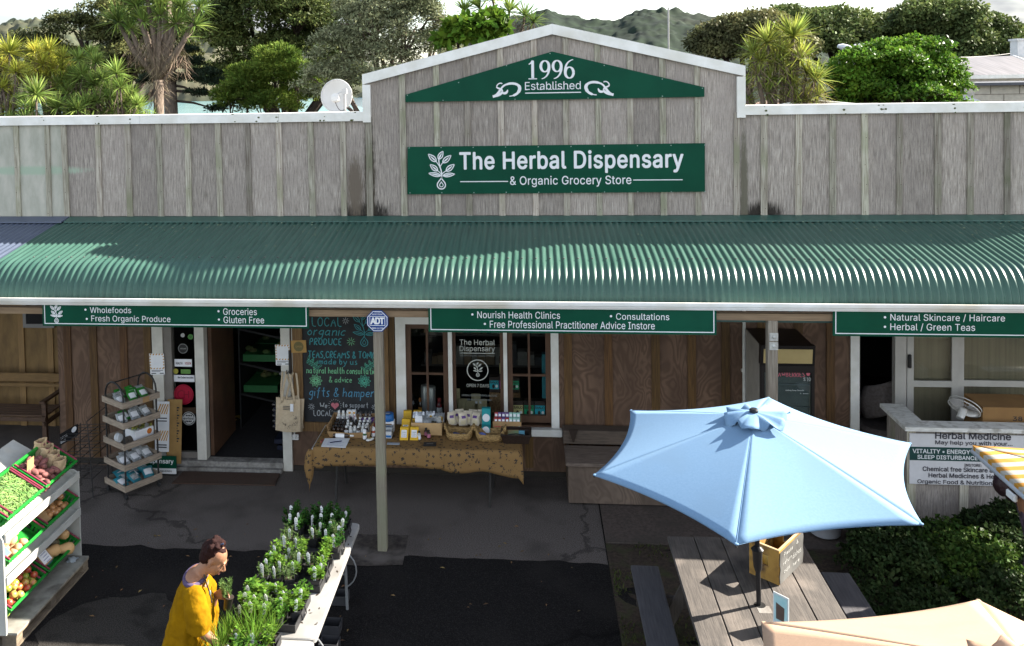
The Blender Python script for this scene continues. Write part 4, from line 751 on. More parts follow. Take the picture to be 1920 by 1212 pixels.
GL={'A':'0,0 3,10 6,0;1,4 5,4','B':'0,0 0,10 4,9 4,6 0,5 5,4 5,1 0,0','C':'6,8 4,10 1,9 0,5 1,1 4,0 6,2','D':'0,0 0,10 4,9 6,5 4,1 0,0','E':'5,10 0,10 0,0 5,0;0,5 4,5','F':'5,10 0,10 0,0;0,5 4,5','G':'6,8 3,10 0,7 0,3 3,0 6,2 6,5 4,5','H':'0,0 0,10;6,0 6,10;0,5 6,5','I':'0,0 0,10','L':'0,10 0,0 5,0','M':'0,0 1,10 4,3 7,10 8,0','N':'0,0 0,10 6,0 6,10','O':'3,10 0,8 0,2 3,0 6,2 6,8 3,10','P':'0,0 0,10 4,10 5,7 4,5 0,5','R':'0,0 0,10 4,10 5,7 4,5 0,5 5,0','S':'5,9 2,10 0,8 1,6 4,4 5,2 3,0 0,1','T':'0,10 6,10;3,10 3,0','U':'0,10 0,2 3,0 6,2 6,10','V':'0,10 3,0 6,10','W':'0,10 2,0 4,7 6,0 8,10','X':'0,0 6,10;0,10 6,0','Y':'0,10 3,5 6,10;3,5 3,0','a':'4,5 2,6 0,4 0,1 2,0 4,2;4,6 4,0 5,0','b':'0,10 0,0 3,0 4,3 3,6 0,5','c':'4,5 2,6 0,4 0,1 2,0 4,1','d':'4,5 2,6 0,4 0,1 2,0 4,2;4,10 4,0 5,0','e':'0,3 4,3 4,5 2,6 0,4 0,1 2,0 4,1','f':'4,9 3,10 2,9 2,-2;0,6 4,6','g':'4,5 2,6 0,4 0,2 2,1 4,2;4,6 4,-3 2,-4 0,-3','h':'0,10 0,0;0,4 2,6 4,5 4,0','i':'0,6 0,0;0,8 0,8.6','k':'0,10 0,0;4,6 0,3 4,0','l':'0,10 0,1 1,0','m':'0,6 0,0;0,4 2,6 3,5 3,0;3,4 5,6 6,5 6,0','n':'0,6 0,0;0,4 2,6 4,5 4,0','o':'2,6 0,4 0,2 2,0 4,2 4,4 2,6','p':'0,6 0,-4;0,5 3,6 4,3 3,0 0,1','r':'0,6 0,0;0,4 2,6 3,6','s':'3,6 1,6 0,4 3,2 3,0 0,0','t':'2,10 2,1 3,0 4,0;0,6 4,6','u':'0,6 0,1 2,0 4,1;4,6 4,0 5,0','v':'0,6 2,0 4,6','w':'0,6 1,0 3,5 5,0 6,6','y':'0,6 2,1;5,6 2,-3 0,-4','&':'6,0 1,7 2,10 4,9 4,7 0,3 1,0 4,0 6,3',',':'1,1 0,-2','.':'0,0 0.6,0','$':'5,8 2,9 0,7 4,4 5,2 3,1 0,2;2.5,10 2.5,0','1':'0,8 2,10 2,0','0':'2,10 0,7 0,3 2,0 4,3 4,7 2,10','7':'0,10 5,10 2,0',' ':''}
def hand(mb,txt,x0,x1,z0,h,y,w,seed=0,slant=0.0,wob=0.25,wiggle=0.0):
 """single-stroke chalk writing fitted between x0 and x1, cap height h"""
 rnd=random.Random(seed);cur=0;out=[]
 for ch in txt:
  g=GL.get(ch,'');mxx=0;st=[]
  for s in g.split(';'):
   if not s:continue
   p=[tuple(float(q)for q in a.split(','))for a in s.split()];mxx=max(mxx,max(a[0]for a in p));st.append(p)
  for p in st:out.append([(cur+a+slant*b+rnd.uniform(-wob,wob),b+rnd.uniform(-wob,wob))for a,b in p])
  cur+=(mxx+2.4)if g else 3.6
 k=(x1-x0)/max(1,cur-2.4);kz=h/10
 for p in out:
  q=[]
  for i in range(len(p)-1):
   for t in(0,0.5):q.append((p[i][0]+(p[i+1][0]-p[i][0])*t,p[i][1]+(p[i+1][1]-p[i][1])*t))
  q.append(p[-1])
  for _ in range(1):
   q=[q[0]]+[((q[i-1][0]+2*q[i][0]+q[i+1][0])/4,(q[i-1][1]+2*q[i][1]+q[i+1][1])/4)for i in range(1,len(q)-1)]+[q[-1]]
  stroke(mb,[(x0+a*k,z0+b*kz+wiggle*math.sin(a*0.13))for a,b in q],w,y)
def lens(mb,p,q,wd,y,ring=0.0,inner=True):
 """leaf from base p to tip q; ring>0 draws its outline with a vein-like inner leaf"""
 p,q=Vector((p[0],p[1])),Vector((q[0],q[1]));d=q-p;n=Vector((-d.y,d.x)).normalized();N=10
 prof=[math.sin(PI*(i/N)**0.8)*wd/2 for i in range(N+1)]
 if ring:
  stroke(mb,[tuple(p+d*i/N+n*prof[i])for i in range(N+1)],ring,y);stroke(mb,[tuple(p+d*i/N-n*prof[i])for i in range(N+1)],ring,y)
  if inner:stroke(mb,[tuple(p+d*t)for t in(0,.35,.6,.78)],[ring*.4,ring*1.6,ring*1.1,0.001],y-0.0003)
 else:
  mb.add([(v.x,y,v.y)for v in[p+d*i/N+n*prof[i]for i in range(N+1)]+[p+d*i/N-n*prof[i]for i in range(N-1,0,-1)]],[tuple(range(2*N))])
def logo(mb,x0,z1,h,y,sw=None,fill=False,ink=True):
 """sprig with seven leaves growing from a drop: box top-left (x0,z1), height h"""
 k=h/216;sw=sw or 5.5*k;X=lambda a:x0+(a-250)*k;Z=lambda b:z1-(b-612)*k
 for bx_,by_,tx,ty,wd in[(294,670,250,628,26),(307,657,333,612,24),(331,677,378,636,26),(301,722,259,687,25),(349,724,396,687,26),(319,750,249,736,20),(331,750,398,741,20)]:
  lens(mb,(X(bx_),Z(by_)),(X(tx),Z(ty)),wd*k,y,0 if fill else sw)
 stroke(mb,bez((X(322),Z(768)),(X(332),Z(720)),(X(306),Z(700)),(X(309),Z(655)),10),sw*1.2,y-0.0002)
 stroke(mb,bez((X(315),Z(705)),(X(310),Z(690)),(X(300),Z(680)),(X(292),Z(668)),5),sw*.8,y-.0004);stroke(mb,bez((X(316),Z(700)),(X(320),Z(690)),(X(326),Z(682)),(X(333),Z(675)),5),sw*.8,y-.0006)
 stroke(mb,bez((X(322),Z(745)),(X(318),Z(735)),(X(310),Z(728)),(X(300),Z(721)),5),sw*.8,y-.0004);stroke(mb,bez((X(323),Z(745)),(X(328),Z(736)),(X(338),Z(730)),(X(350),Z(722)),5),sw*.8,y-.0006)
 for s in(1,-1):
  stroke(mb,[(X(321),Z(756))]+[(X(a),Z(b))for a,b in bez((321,762),(321+s*8,780),(321+s*24,786),(321+s*23,804),8)]+[(X(a),Z(b))for a,b in bez((321+s*23,804),(321+s*21,820),(321+s*10,825),(321,825),6)],sw*1.15,y-0.0003)
  stroke(mb,[(X(a),Z(b))for a,b in bez((321,782),(321+s*2,794),(321+s*11,796),(321+s*10,804),6)]+[(X(a),Z(b))for a,b in bez((321+s*10,804),(321+s*9,812),(321+s*4,813),(321,813),5)],sw*.8,y-0.0003)
def dots(mb,pts,r,y):
 for x,z in pts:mb.add([(x+r*math.cos(a*PI/6),y,z+r*math.sin(a*PI/6))for a in range(12)],[tuple(range(12))])
def tri_sign():
 t=thing('pediment_sign','dark green pediment shaped sign reading 1996 Established, high on the gable','sign',(0.464,-0.03,4.79))
 mb=MB();mb.prism([(-1.376,-0.032,4.878),(-1.378,-0.032,4.784),(2.303,-0.032,4.795),(2.304,-0.032,4.912),(0.464,-0.032,5.384)],(0,-0.014,0));mb.build('board',SGREEN,t)
 y=-0.0485;mb=MB()
 def serif(x,z,w_):mb.box((x-w_/2,y,z-0.006),(x+w_/2,y+0.0015,z+0.006))
 zb,H=5.05,0.225
 def P(cx,a,b):return(cx+a*H*0.62,zb+b*H)
 cx=0.165;stroke(mb,[P(cx,0.42,0.0),P(cx,0.42,1.0)],0.034,y);stroke(mb,[P(cx,0.08,0.80),P(cx,0.25,0.86),P(cx,0.44,1.0)],[0.012,0.018,0.02],y-.0002);serif(P(cx,.42,0)[0],zb,0.105)
 for cx in(0.305,0.455):
  o=arc(0.5,0.68,0.36,0,360,28,0.30);stroke(mb,[P(cx,a,b)for a,b in o],[0.014+0.02*abs(math.cos(2*PI*i/28))for i in range(29)],y)
  stroke(mb,[P(cx,a,b)for a,b in bez((0.86,0.70),(0.93,0.40),(0.72,0.05),(0.2,-0.01),12)],[0.034-0.002*i for i in range(13)],y-.0003)
 cx=0.605;o=arc(0.5,0.31,0.36,0,360,28,0.30);stroke(mb,[P(cx,a,b)for a,b in o],[0.014+0.02*abs(math.cos(2*PI*i/28))for i in range(29)],y)
 stroke(mb,[P(cx,a,b)for a,b in bez((0.14,0.29),(0.07,0.62),(0.28,0.95),(0.84,1.02),12)],[0.034-0.002*i for i in range(13)],y-.0003)
 put_text(mb,'Established',0.126,0.812,4.912,5.014,y,-0.004,1.0)
 for x,z in[(0.135,4.918),(0.17,4.918)]:pass
 for fx,zz in[(0.142,4.915),(0.322,4.916),(0.445,4.917),(0.487,4.917),(0.525,4.917),(0.60,4.918),(0.657,4.918)]:mb.box((fx-0.016,y-.0012,zz-0.004),(fx+0.016,y-.0004,zz+0.003))
 mb.box((0.126,y,4.868),(0.815,y+0.001,4.880))
 def scroll(fl,ox):
  S=lambda a,b:(ox+fl*(a-0.17),4.835+b)
  stroke(mb,[S(a,b)for a,b in bez((0.0,0.0),(0.09,0.02),(0.09,0.13),(0.17,0.15),10)+bez((0.17,0.15),(0.27,0.185),(0.36,0.14),(0.33,0.075),10)+bez((0.33,0.075),(0.315,0.03),(0.26,0.005),(0.205,0.004),8)],[0.03]*6+[0.022]*6+[0.03]*6+[0.04]*6+[0.03]*4+[0.012]*3,y)
  stroke(mb,[S(a,b)for a,b in bez((0.0,0.004),(0.05,0.01),(0.10,0.02),(0.12,0.06),8)+bez((0.12,0.06),(0.12,0.11),(0.07,0.09),(0.05,0.12),8)+bez((0.05,0.12),(0.05,0.16),(0.10,0.18),(0.12,0.16),6)],[0.03]*9+[0.02]*9+[0.014]*7,y-.0003)
  stroke(mb,[S(a,b)for a,b in bez((0.10,0.055),(0.15,0.03),(0.18,0.04),(0.185,0.085),8)],[0.012,.02,.026,.03,.03,.03,.026,.02,.012],y-.0005)
 scroll(1,-0.105);scroll(-1,1.04)
 mb.build('lettering',SWHITE,t)
 mb=MB();dots(mb,[(-1.35,4.87),(-.7,5.02),(-.1,5.22),(.44,5.36),(1.1,5.2),(1.8,5.02),(2.28,4.9),(-.9,4.80),(0,4.80),(.9,4.80),(1.8,4.81)],0.007,-0.0478);mb.build('fixing',M('screw heads',(0.25,0.35,0.3),None,0.4),t)
tri_sign()
def main_sign():
 t=thing('shop_sign','long dark green shop name sign with sprig emblem across the gable','sign',(0.47,-0.03,3.62))
 mb=MB();mb.prism([(-1.361,-0.032,4.218),(-1.373,-0.032,3.616),(2.304,-0.032,3.632),(2.307,-0.032,4.228)],(0,-0.014,0));mb.build('board',SGREEN,t)
 y=-0.0485;mb=MB()
 put_text(mb,'The Herbal Dispensary',-0.70,2.043,3.872,4.146,y,0.028,1.06,sl=0.0025)
 put_text(mb,'& Organic Grocery Store',-0.075,1.417,3.700,3.838,y,0.008,1.02,sl=0.002)
 mb.box((-0.70,y,3.768),(-0.10,y+0.001,3.779));mb.box((1.44,y,3.776),(2.037,y+0.001,3.787));mb.build('lettering',SWHITE,t)
 mb=MB();logo(mb,-1.098,4.160,0.484,y);mb.build('emblem',SWHITE,t)
 mb=MB();dots(mb,[(-1.34+0.405*i,4.205)for i in range(10)]+[(-1.34+0.405*i,3.635)for i in range(10)],0.007,-0.0478);mb.build('fixing',_mats['screw heads'],t)
main_sign()
def hang_sign(label,x0,x1,z0,items,lg=None,zt=2.73):
 t=thing('hanging_sign',label,'sign',((x0+x1)/2,-1.97,z0),0,'green signs hanging under the verandah gutter')
 mb=MB();mb.box((x0,-1.975,z0),(x1,-1.96,zt));mb.build('board',SGREEN,t)
 y=-1.9775;mb=MB();b=0.022;w_=0.009
 mb.box((x0+b,y,z0+b),(x1-b,y+.001,z0+b+w_));mb.box((x0+b,y,z0+b+w_),(x0+b+w_,y+.001,zt));mb.box((x1-b-w_,y,z0+b+w_),(x1-b,y+.001,zt))
 for txt,a,c,za,zb_ in items:put_text(mb,txt,a,c,za,zb_,y,0.004,1.02)
 mb.build('lettering',SWHITE,t)
 dm=MB();
 for txt,a,c,za,zb_ in items:dots(dm,[(a-0.052,(za+zb_)/2+0.002)],0.012,y)
 dm.build('bullet',SWHITE,t)
 if lg:mb=MB();logo(mb,lg[0],lg[1],lg[2],y,fill=False,sw=0.0065);mb.build('emblem',SWHITE,t)
hang_sign('hanging green sign with a sprig emblem, listing wholefoods, produce and groceries',-5.187,-2.196,2.426,[('Wholefoods',-4.637,-4.168,2.575,2.640),('Fresh Organic Produce',-4.625,-3.727,2.463,2.548),('Groceries',-3.135,-2.763,2.566,2.640),('Gluten Free',-3.133,-2.685,2.476,2.549)],(-5.093,2.664,0.205))
hang_sign('hanging green sign listing health clinics, consultations and advice, between the two posts',-0.909,2.053,2.404,[('Nourish Health Clinics',-0.392,0.468,2.556,2.630),('Free Professional Practitioner Advice Instore',-0.262,1.433,2.455,2.533),('Consultations',1.042,1.580,2.553,2.622)])
hang_sign('hanging green sign listing skincare, haircare and teas, right of the second post',3.199,6.15,2.408,[('Natural Skincare / Haircare',3.752,4.838,2.562,2.640),('Herbal / Green Teas',3.752,4.558,2.464,2.545)])
def alarm_sign():
 cx,cz,r=-1.449,2.521,0.124;y=-2.0
 t=thing('security_sign','small blue octagonal security sign on the left verandah post','sign',(cx,y,cz-r))
 def octo(rr,yy):return[(cx+rr*math.cos(PI/8+i*PI/4),yy,cz+rr*math.sin(PI/8+i*PI/4))for i in range(8)]
 BL=M('bright blue sign enamel',(0.006,0.045,0.22),(0.005,0.04,0.19),0.5,3,spec=0.1);mb=MB();mb.prism(octo(r,y),(0,0.012,0));mb.mat(1);mb.box((cx-0.02,y+0.013,cz-0.06),(cx+0.02,-1.951,cz-.02));mb.build('board',[BL,ALU],t)
 mb=MB();
 o=octo(r*0.93,y-.002);o2=octo(r*0.87,y-.002)
 for i in range(8):mb.quad(o[i],o2[i],o2[(i+1)%8],o[(i+1)%8])
 b=0.083;h=0.052;w_=0.006
 for(a,c,d,e)in((-b,b,h-w_,h),(-b,b,-h,-h+w_),(-b,-b+w_,-h,h),(b-w_,b,-h,h)):mb.box((cx+a,y-.003,cz+c*0+d+0.002),(cx+c,y-.002,cz+e+0.002))
 put_text(mb,'ADT',cx-0.070,cx+0.070,cz-0.030,cz+0.036,y-.003,0.06,0.9)
 put_text(mb,'24 HOUR',cx-0.035,cx+0.035,cz+0.088,cz+0.099,y-.003,0.03);put_text(mb,'MONITORING',cx-0.055,cx+0.055,cz+0.068,cz+0.080,y-.003,.03);put_text(mb,'0800 111 238',cx-0.062,cx+0.062,cz-0.085,cz-0.067,y-.003,0.03)
 mb.build('lettering',SWHITE,t)
alarm_sign()
def chalkboard():
 t=thing('chalkboard','large black chalkboard in brown frame with coloured chalk writing, behind the table','chalkboard',(-2.3,-0.03,0.57))
 X0,X1,Z0,Z1=-2.78,-1.76,0.66,2.07
 mb=MB();mb.box((X0,-0.032,Z0),(X1,-0.022,2.2));mb.build('board',M('black chalkboard',(0.016,0.017,0.019),(0.028,0.029,0.031),0.7,4,(1,1,1),5),t)
 mb=MB();mb.box((X0-0.13,-0.05,Z0-0.12),(X0-.001,-0.021,2.25));mb.box((X1+.001,-0.05,Z0-0.12),(X1+0.10,-0.021,2.25));mb.box((X0,-0.049,Z0-0.12),(X1,-0.021,Z0-0.001));mb.build('frame',M('brown board frame',(0.20,0.115,0.045),(0.12,0.066,0.027),0.55,3,(20,20,1.5),4,0.1),t)
 ch=lambda n,c:M('chalk '+n,c,tuple(v*0.6 for v in c),0.95,60,lo=0.3,hi=0.6)
 TQ,GR,BLU,WH,PK,MG=ch('turquoise',(0.06,0.30,0.33)),ch('green',(0.20,0.52,0.28)),ch('blue',(0.10,0.30,0.45)),ch('white',(0.42,0.44,0.45)),ch('pink',(0.55,0.17,0.20)),ch('mid green',(0.10,0.42,0.30))
 mats=[TQ,GR,BLU,WH,PK,MG];mb=MB();y=-0.0335
 f=lambda px,py:(atY(px,py,-0.034).x,atY(px,py,-0.034).z)
 def wr(txt,xa,xb,yb,hpx,m,w=0.010,seed=1,slant=0.06,wob=0.22):
  a=f(xa,yb);b=f(xb,yb);mb.mat(m);hand(mb,txt,a[0],b[0],a[1],hpx/147,y,w,seed,slant,wob)
 wr('LOCAL',585,640,612,17,0,0.011,1);wr('organic',576,646,629,17,0,0.012,2,0.2);wr('PRODUCE',581,640,647,13,0,0.012,3)
 wr('TEAS,CREAMS & TONICS',578,711,671,13,0,0.012,4);wr('made by us',598,669,683,11,0,0.010,5);wr('natural health consultations',575,714,700,12,1,0.010,6)
 wr('& advice',617,659,717,11,1,0.009,7);wr('gifts & hampers',580,708,743,17,2,0.010,8,0.15);wr('We',600,613,765,10,3,0.010,9);wr('to support',642,690,764,10,3,0.009,10);wr('LOCAL',588,622,780,11,3,0.010,11);wr('thanks for making',632,712,778,8,3,0.008,12)
 mb.mat(4);hx,hz=f(628,761);s=0.055
 pts=[(hx+s*16*math.sin(a)**3/17,hz+s*(13*math.cos(a)-5*math.cos(2*a)-2*math.cos(3*a)-math.cos(4*a))/17)for a in[2*PI*i/40 for i in range(40)]];mb.add([(a,y,b)for a,b in pts],[tuple(range(40))])
 def star(px,py,r,m,n=8,seed=0):
  cx,cz=f(px,py);mb.mat(m)
  for k in range(n):
   a=2*PI*k/n;stroke(mb,[(cx+0.25*r*math.cos(a),cz+0.25*r*math.sin(a)),(cx+r*math.cos(a),cz+r*math.sin(a))],0.006,y)
 star(648,602,0.045,3);star(658,641,0.055,1,9);star(584,763,0.045,3,9);star(702,764,0.04,3,8)
 for k in range(18):
  a=2*PI*k/18;stroke(mb,[(hx+0.072*math.cos(a),hz-0.0+0.072*math.sin(a)),(hx+0.088*math.cos(a),hz+0.088*math.sin(a))],0.005,y)
 def flower(px,py,r,m):
  cx,cz=f(px,py);mb.mat(m)
  for k in range(9):
   a=2*PI*k/9;lens(mb,(cx+0.15*r*math.cos(a),cz+0.15*r*math.sin(a)),(cx+r*math.cos(a),cz+r*math.sin(a)),r*0.5,y,0.006)
 flower(592,714,0.085,1);flower(683,715,0.085,5)
 mb.mat(5)
 for(a,b,fl)in((590,682,1),(690,686,-1)):
  x_,z_=f(a,b);stroke(mb,[(x_-0.09*fl,z_+0.06),(x_,z_),(x_+0.06*fl,z_-0.05)],0.006,y)
  for k in range(6):t_=k/5;px_,pz_=x_-0.08*fl+0.13*fl*t_,z_+0.05-0.09*t_;lens(mb,(px_,pz_),(px_+0.045*fl*(1 if k%2 else 0.3),pz_+(0.02 if k%2 else 0.06)),0.022,y,0.005,False);lens(mb,(px_,pz_),(px_-0.02*fl,pz_-0.05),0.02,y,0.005,False)
 mb.mat(0);a=f(661,591);logo(mb,a[0],a[1]+0.03,0.44,y,sw=0.008)
 mb.build('chalk_writing',mats,t)
chalkboard()
def window_lettering():
 GLT=M('pale window vinyl',(0.50,0.52,0.47),None,0.6);DIM=M('faint window vinyl',(0.24,0.26,0.25),None,0.6);y=0.0255;t=bpy.data.objects['window_frame']
 f=lambda px,py:(atY(px,py,y).x,atY(px,py,y).z)
 mb=MB()
 def tx(s,xa,xb,yb,yt,bold=0.0):
  a,b=f(xa,yb),f(xa,yt);put_text(mb,s,a[0],f(xb,yb)[0],a[1],b[1],y,bold)
 tx('The Herbal',862,928,647,637,0.01);tx('Dispensary',862,928,661,648.5,0.01);tx('OPEN 7 DAYS',875,917,726,720)
 a,b=f(862,663),f(928,662.4);mb.box((a[0],y-.0005,a[1]),(b[0],y,b[1]));c=f(895.5,694.5);stroke(mb,arc(c[0],c[1],0.132,0,360,44),0.013,y);a=f(886.3,679);logo(mb,a[0],a[1],0.19,y,sw=0.007,fill=True)
 mb.mat(1);tx('organic food and natural remedies',863,928,669,665);tx('HERBALDISPENSARYRAGLAN.CO.NZ',866,932,743,739.5);tx('@theherbaldispensaryraglan',876,922,752,747.5)
 a=f(891,757)
 for k in range(2):mb.box((a[0]+0.05*k,y-.0005,a[1]),(a[0]+0.05*k+0.03,y,a[1]+0.03))
 mb.build('window_lettering',[GLT,DIM],t)
window_lettering()
KRAFT=M('brown kraft card',(0.36,0.225,0.105),(0.29,0.175,0.08),0.8,8,bump=0.05)
PAPER=M('white paper',(0.74,0.745,0.76),(0.68,0.685,0.70),0.7,10)
BLACKP=M('matt black plastic',(0.016,0.016,0.017),(0.024,0.024,0.025),0.5,12)
BLACKM=M('black powder coated steel',(0.018,0.017,0.017),(0.03,0.028,0.027),0.45,20,spec=0.4)
INK=M('dark print',(0.03,0.03,0.035),None,0.7)
def flat(name,c,r=0.55):return M(name,c,tuple(v*0.85 for v in c),r,14)
AMBER=flat('amber print',(0.52,0.27,0.05))
TEAL=flat('teal print',(0.02,0.28,0.30))
def poster(name,label,cat,px,py,w,h,Y,tilt=0.0,group=None):
 """white notice with amber diagonal striped border (its code square is left blank)"""
 c=atY(px,py,Y);t=thing(name,label,cat,(c.x,Y,c.z-h/2),0,group);mb=MB();R=lambda x,z:(c.x+x*math.cos(tilt)-z*math.sin(tilt),c.z+x*math.sin(tilt)+z*math.cos(tilt))
 def rect(a,b,z0,z1,y,sk=0.0):mb.add([(R(p,q)[0],y,R(p,q)[1])for p,q in((a,z0),(b,z0),(b+sk,z1),(a+sk,z1))],[(0,1,2,3)])
 mb.prism([(R(p,q)[0],Y,R(p,q)[1])for p,q in((-w/2,-h/2),(w/2,-h/2),(w/2,h/2),(-w/2,h/2))],(0,0.003,0));mb.mat(1);y=Y-0.0012
 for k in range(5):rect(-w/2+w*(0.02+0.2*k),-w/2+w*(0.11+0.2*k),h*0.42,h*0.495,y,w*0.05)
 for k in range(5):rect(-w/2+0.002,-w/2+w*0.09,-h*0.2+h*0.13*k,-h*0.14+h*0.13*k,y);rect(w/2-w*0.09,w/2-0.002,-h*0.2+h*0.13*k,-h*0.14+h*0.13*k,y)
 for k in range(5):rect(-w/2+w*(0.02+0.2*k),-w/2+w*(0.11+0.2*k),-h*0.24,-h*0.18,y,w*0.05)
 mb.mat(2);rect(-w*0.40,w*0.38,-h*0.31,-h*0.285,y);rect(-w*0.40,w*0.2,-h*0.36,-h*0.34,y);rect(-w*0.42,-w*0.1,-h*0.46,-h*0.42,y);rect(w*0.15,w*0.42,-h*0.46,-h*0.42,y)
 mb.build('sheet',[PAPER,AMBER,INK],t);return t
poster('wall_notice','white notice with amber striped border on the left door jamb beside the seed rack','notice',294.5,683,0.20,0.28,-0.045,0.03)
poster('wall_notice','white notice with amber striped border on the right door jamb above the tote bags','notice',530,666,0.19,0.27,-0.045,0.02)
def door_stickers():
 y=0.026;f=lambda px,py:(atY(px,py,y).x,atY(px,py,y).z)
 def disc(name,lab,px,py,r,mat,extra=None,m2=None):
  x,z=f(px,py);t=thing(name,lab,'sticker',(x,y,z-r));mb=MB();mb.prism([(x+r*math.cos(2*PI*i/28),y,z+r*math.sin(2*PI*i/28))for i in range(28)],(0,0.002,0));mb.build('disc',mat,t)
  if extra:e=MB();extra(e,x,z,r);e.build('lettering',m2,t)
 RED=flat('crimson enamel',(0.34,0.010,0.035),0.4);DRED=flat('dark crimson',(0.20,0.006,0.02),0.4)
 def ch(e,x,z,r):stroke(e,arc(x,z,r*0.88,0,360,30),0.008,y-.001);stroke(e,arc(x-r*.22,z,r*.38,60,300,12),0.014,y-.001);stroke(e,[(x+.05*r,z-.36*r),(x+.05*r,z+.36*r)],.014,y-.001);stroke(e,[(x+.5*r,z-.36*r),(x+.5*r,z+.36*r)],.014,y-.001);stroke(e,[(x+.05*r,z),(x+.5*r,z)],.012,y-.0012)
 disc('round_sticker','large crimson disc with two embossed letters on the door sidelight',344.5,740,0.135,RED,ch,DRED)
 def ev(e,x,z,r):put_text(e,'evissi',x-r*.8,x+r*.8,z-r*.15,z+r*.2,y-.001,0.03);stroke(e,arc(x,z,r*.86,20,160,12),.012,y-.001);stroke(e,arc(x,z,r*.86,200,340,12),.012,y-.001);[lens(e,(x-r*.5+r*.25*k,z-r*.6),(x-r*.35+r*.25*k,z-r*.25),.02,y-.0012)for k in range(4)];[lens(e,(x-r*.4+r*.25*k,z+r*.3),(x-r*.3+r*.25*k,z+r*.6),.02,y-.0012)for k in range(4)]
 disc('round_sticker','white disc with dark emblem below the crimson disc on the sidelight',354,785,0.09,flat('white vinyl',(0.55,0.55,0.53)),ev,INK)
 def bl(e,x,z,r):stroke(e,arc(x,z,r*.9,0,360,24),.005,y-.001);put_text(e,'VEGAN',x-r*.6,x+r*.6,z-r*.12,z+r*.14,y-.001,0.02)
 disc('round_sticker','black disc with pale lettering near the top of the sidelight',343,654,0.068,flat('black vinyl',(0.02,0.02,0.02)),bl,flat('grey print',(0.35,0.35,0.34)))
 def vv(e,x,z,r):stroke(e,[(x-r*.4,z+r*.4),(x,z-r*.4),(x+r*.4,z+r*.4)],0.008,y-.001)
 disc('round_sticker','small green disc marked V on the sidelight',357,632,0.036,flat('leaf green vinyl',(0.07,0.22,0.05)),vv,INK)
 disc('round_sticker','small pale disc at the top of the sidelight',342.5,629,0.028,flat('pale vinyl',(0.42,0.42,0.40)))
 disc('round_sticker','small yellow disc left of the striped label on the sidelight',329.5,696.5,0.036,flat('dull yellow vinyl',(0.33,0.30,0.05)))
 def rect(lab,px0,py0,px1,py1,lines,m=PAPER):
  a,b=f(px0,py1),f(px1,py0);t=thing('window_label',lab,'sticker',((a[0]+b[0])/2,y,a[1]));mb=MB();mb.box((a[0],y,a[1]),(b[0],y+.002,b[1]));mb.build('sheet',m,t);e=MB()
  for i,(s,x0,x1,z0,z1)in enumerate(lines):e.mat(i%2);put_text(e,s,a[0]+(b[0]-a[0])*x0,a[0]+(b[0]-a[0])*x1,a[1]+(b[1]-a[1])*z0,a[1]+(b[1]-a[1])*z1,y-.0012,0.02)
  if lines:e.build('lettering',[INK,flat('red print',(0.35,0.03,0.03))],t)
 rect('white rectangular label with red and grey words on the sidelight',327.5,674,359.5,687.5,[('HEALTH',.08,.45,.3,.6),('VISION',.6,.95,.3,.6)]);rect('white strip label with two lines of words above the crimson disc',326,704,364.5,716,[('New Zealand Association',.2,.95,.52,.8),(' ',.2,.3,.2,.4)][:1]+[]);rect('narrow green striped label on the sidelight',339,693,357,701,[],flat('green stripe',(0.12,0.26,0.06)))
door_stickers()
def card_tag():
 c=atY(560,650,-0.06);t=thing('kraft_card','square tan card with dark round stamp beside the chalkboard','card',(c.x,-0.06,c.z-0.085));mb=MB();mb.box((c.x-0.10,-0.062,c.z-0.08),(c.x+0.10,-0.058,c.z+0.08),(0,-0.04,0));mb.build('card',M('tan card',(0.42,0.25,0.08),(0.36,0.21,0.065),0.7,10),t)
 mb=MB();mb.add([(c.x+.065*math.cos(2*PI*i/24),-0.0635,c.z+.065*math.sin(2*PI*i/24))for i in range(24)],[tuple(range(24))]);mb.mat(1);put_text(mb,'OPEN',c.x-.04,c.x+.04,c.z-.012,c.z+.012,-.0645,0.02);mb.build('stamp',[flat('olive ink',(0.16,0.13,0.05)),flat('tan ink',(0.34,0.23,.08))],t)
card_tag()
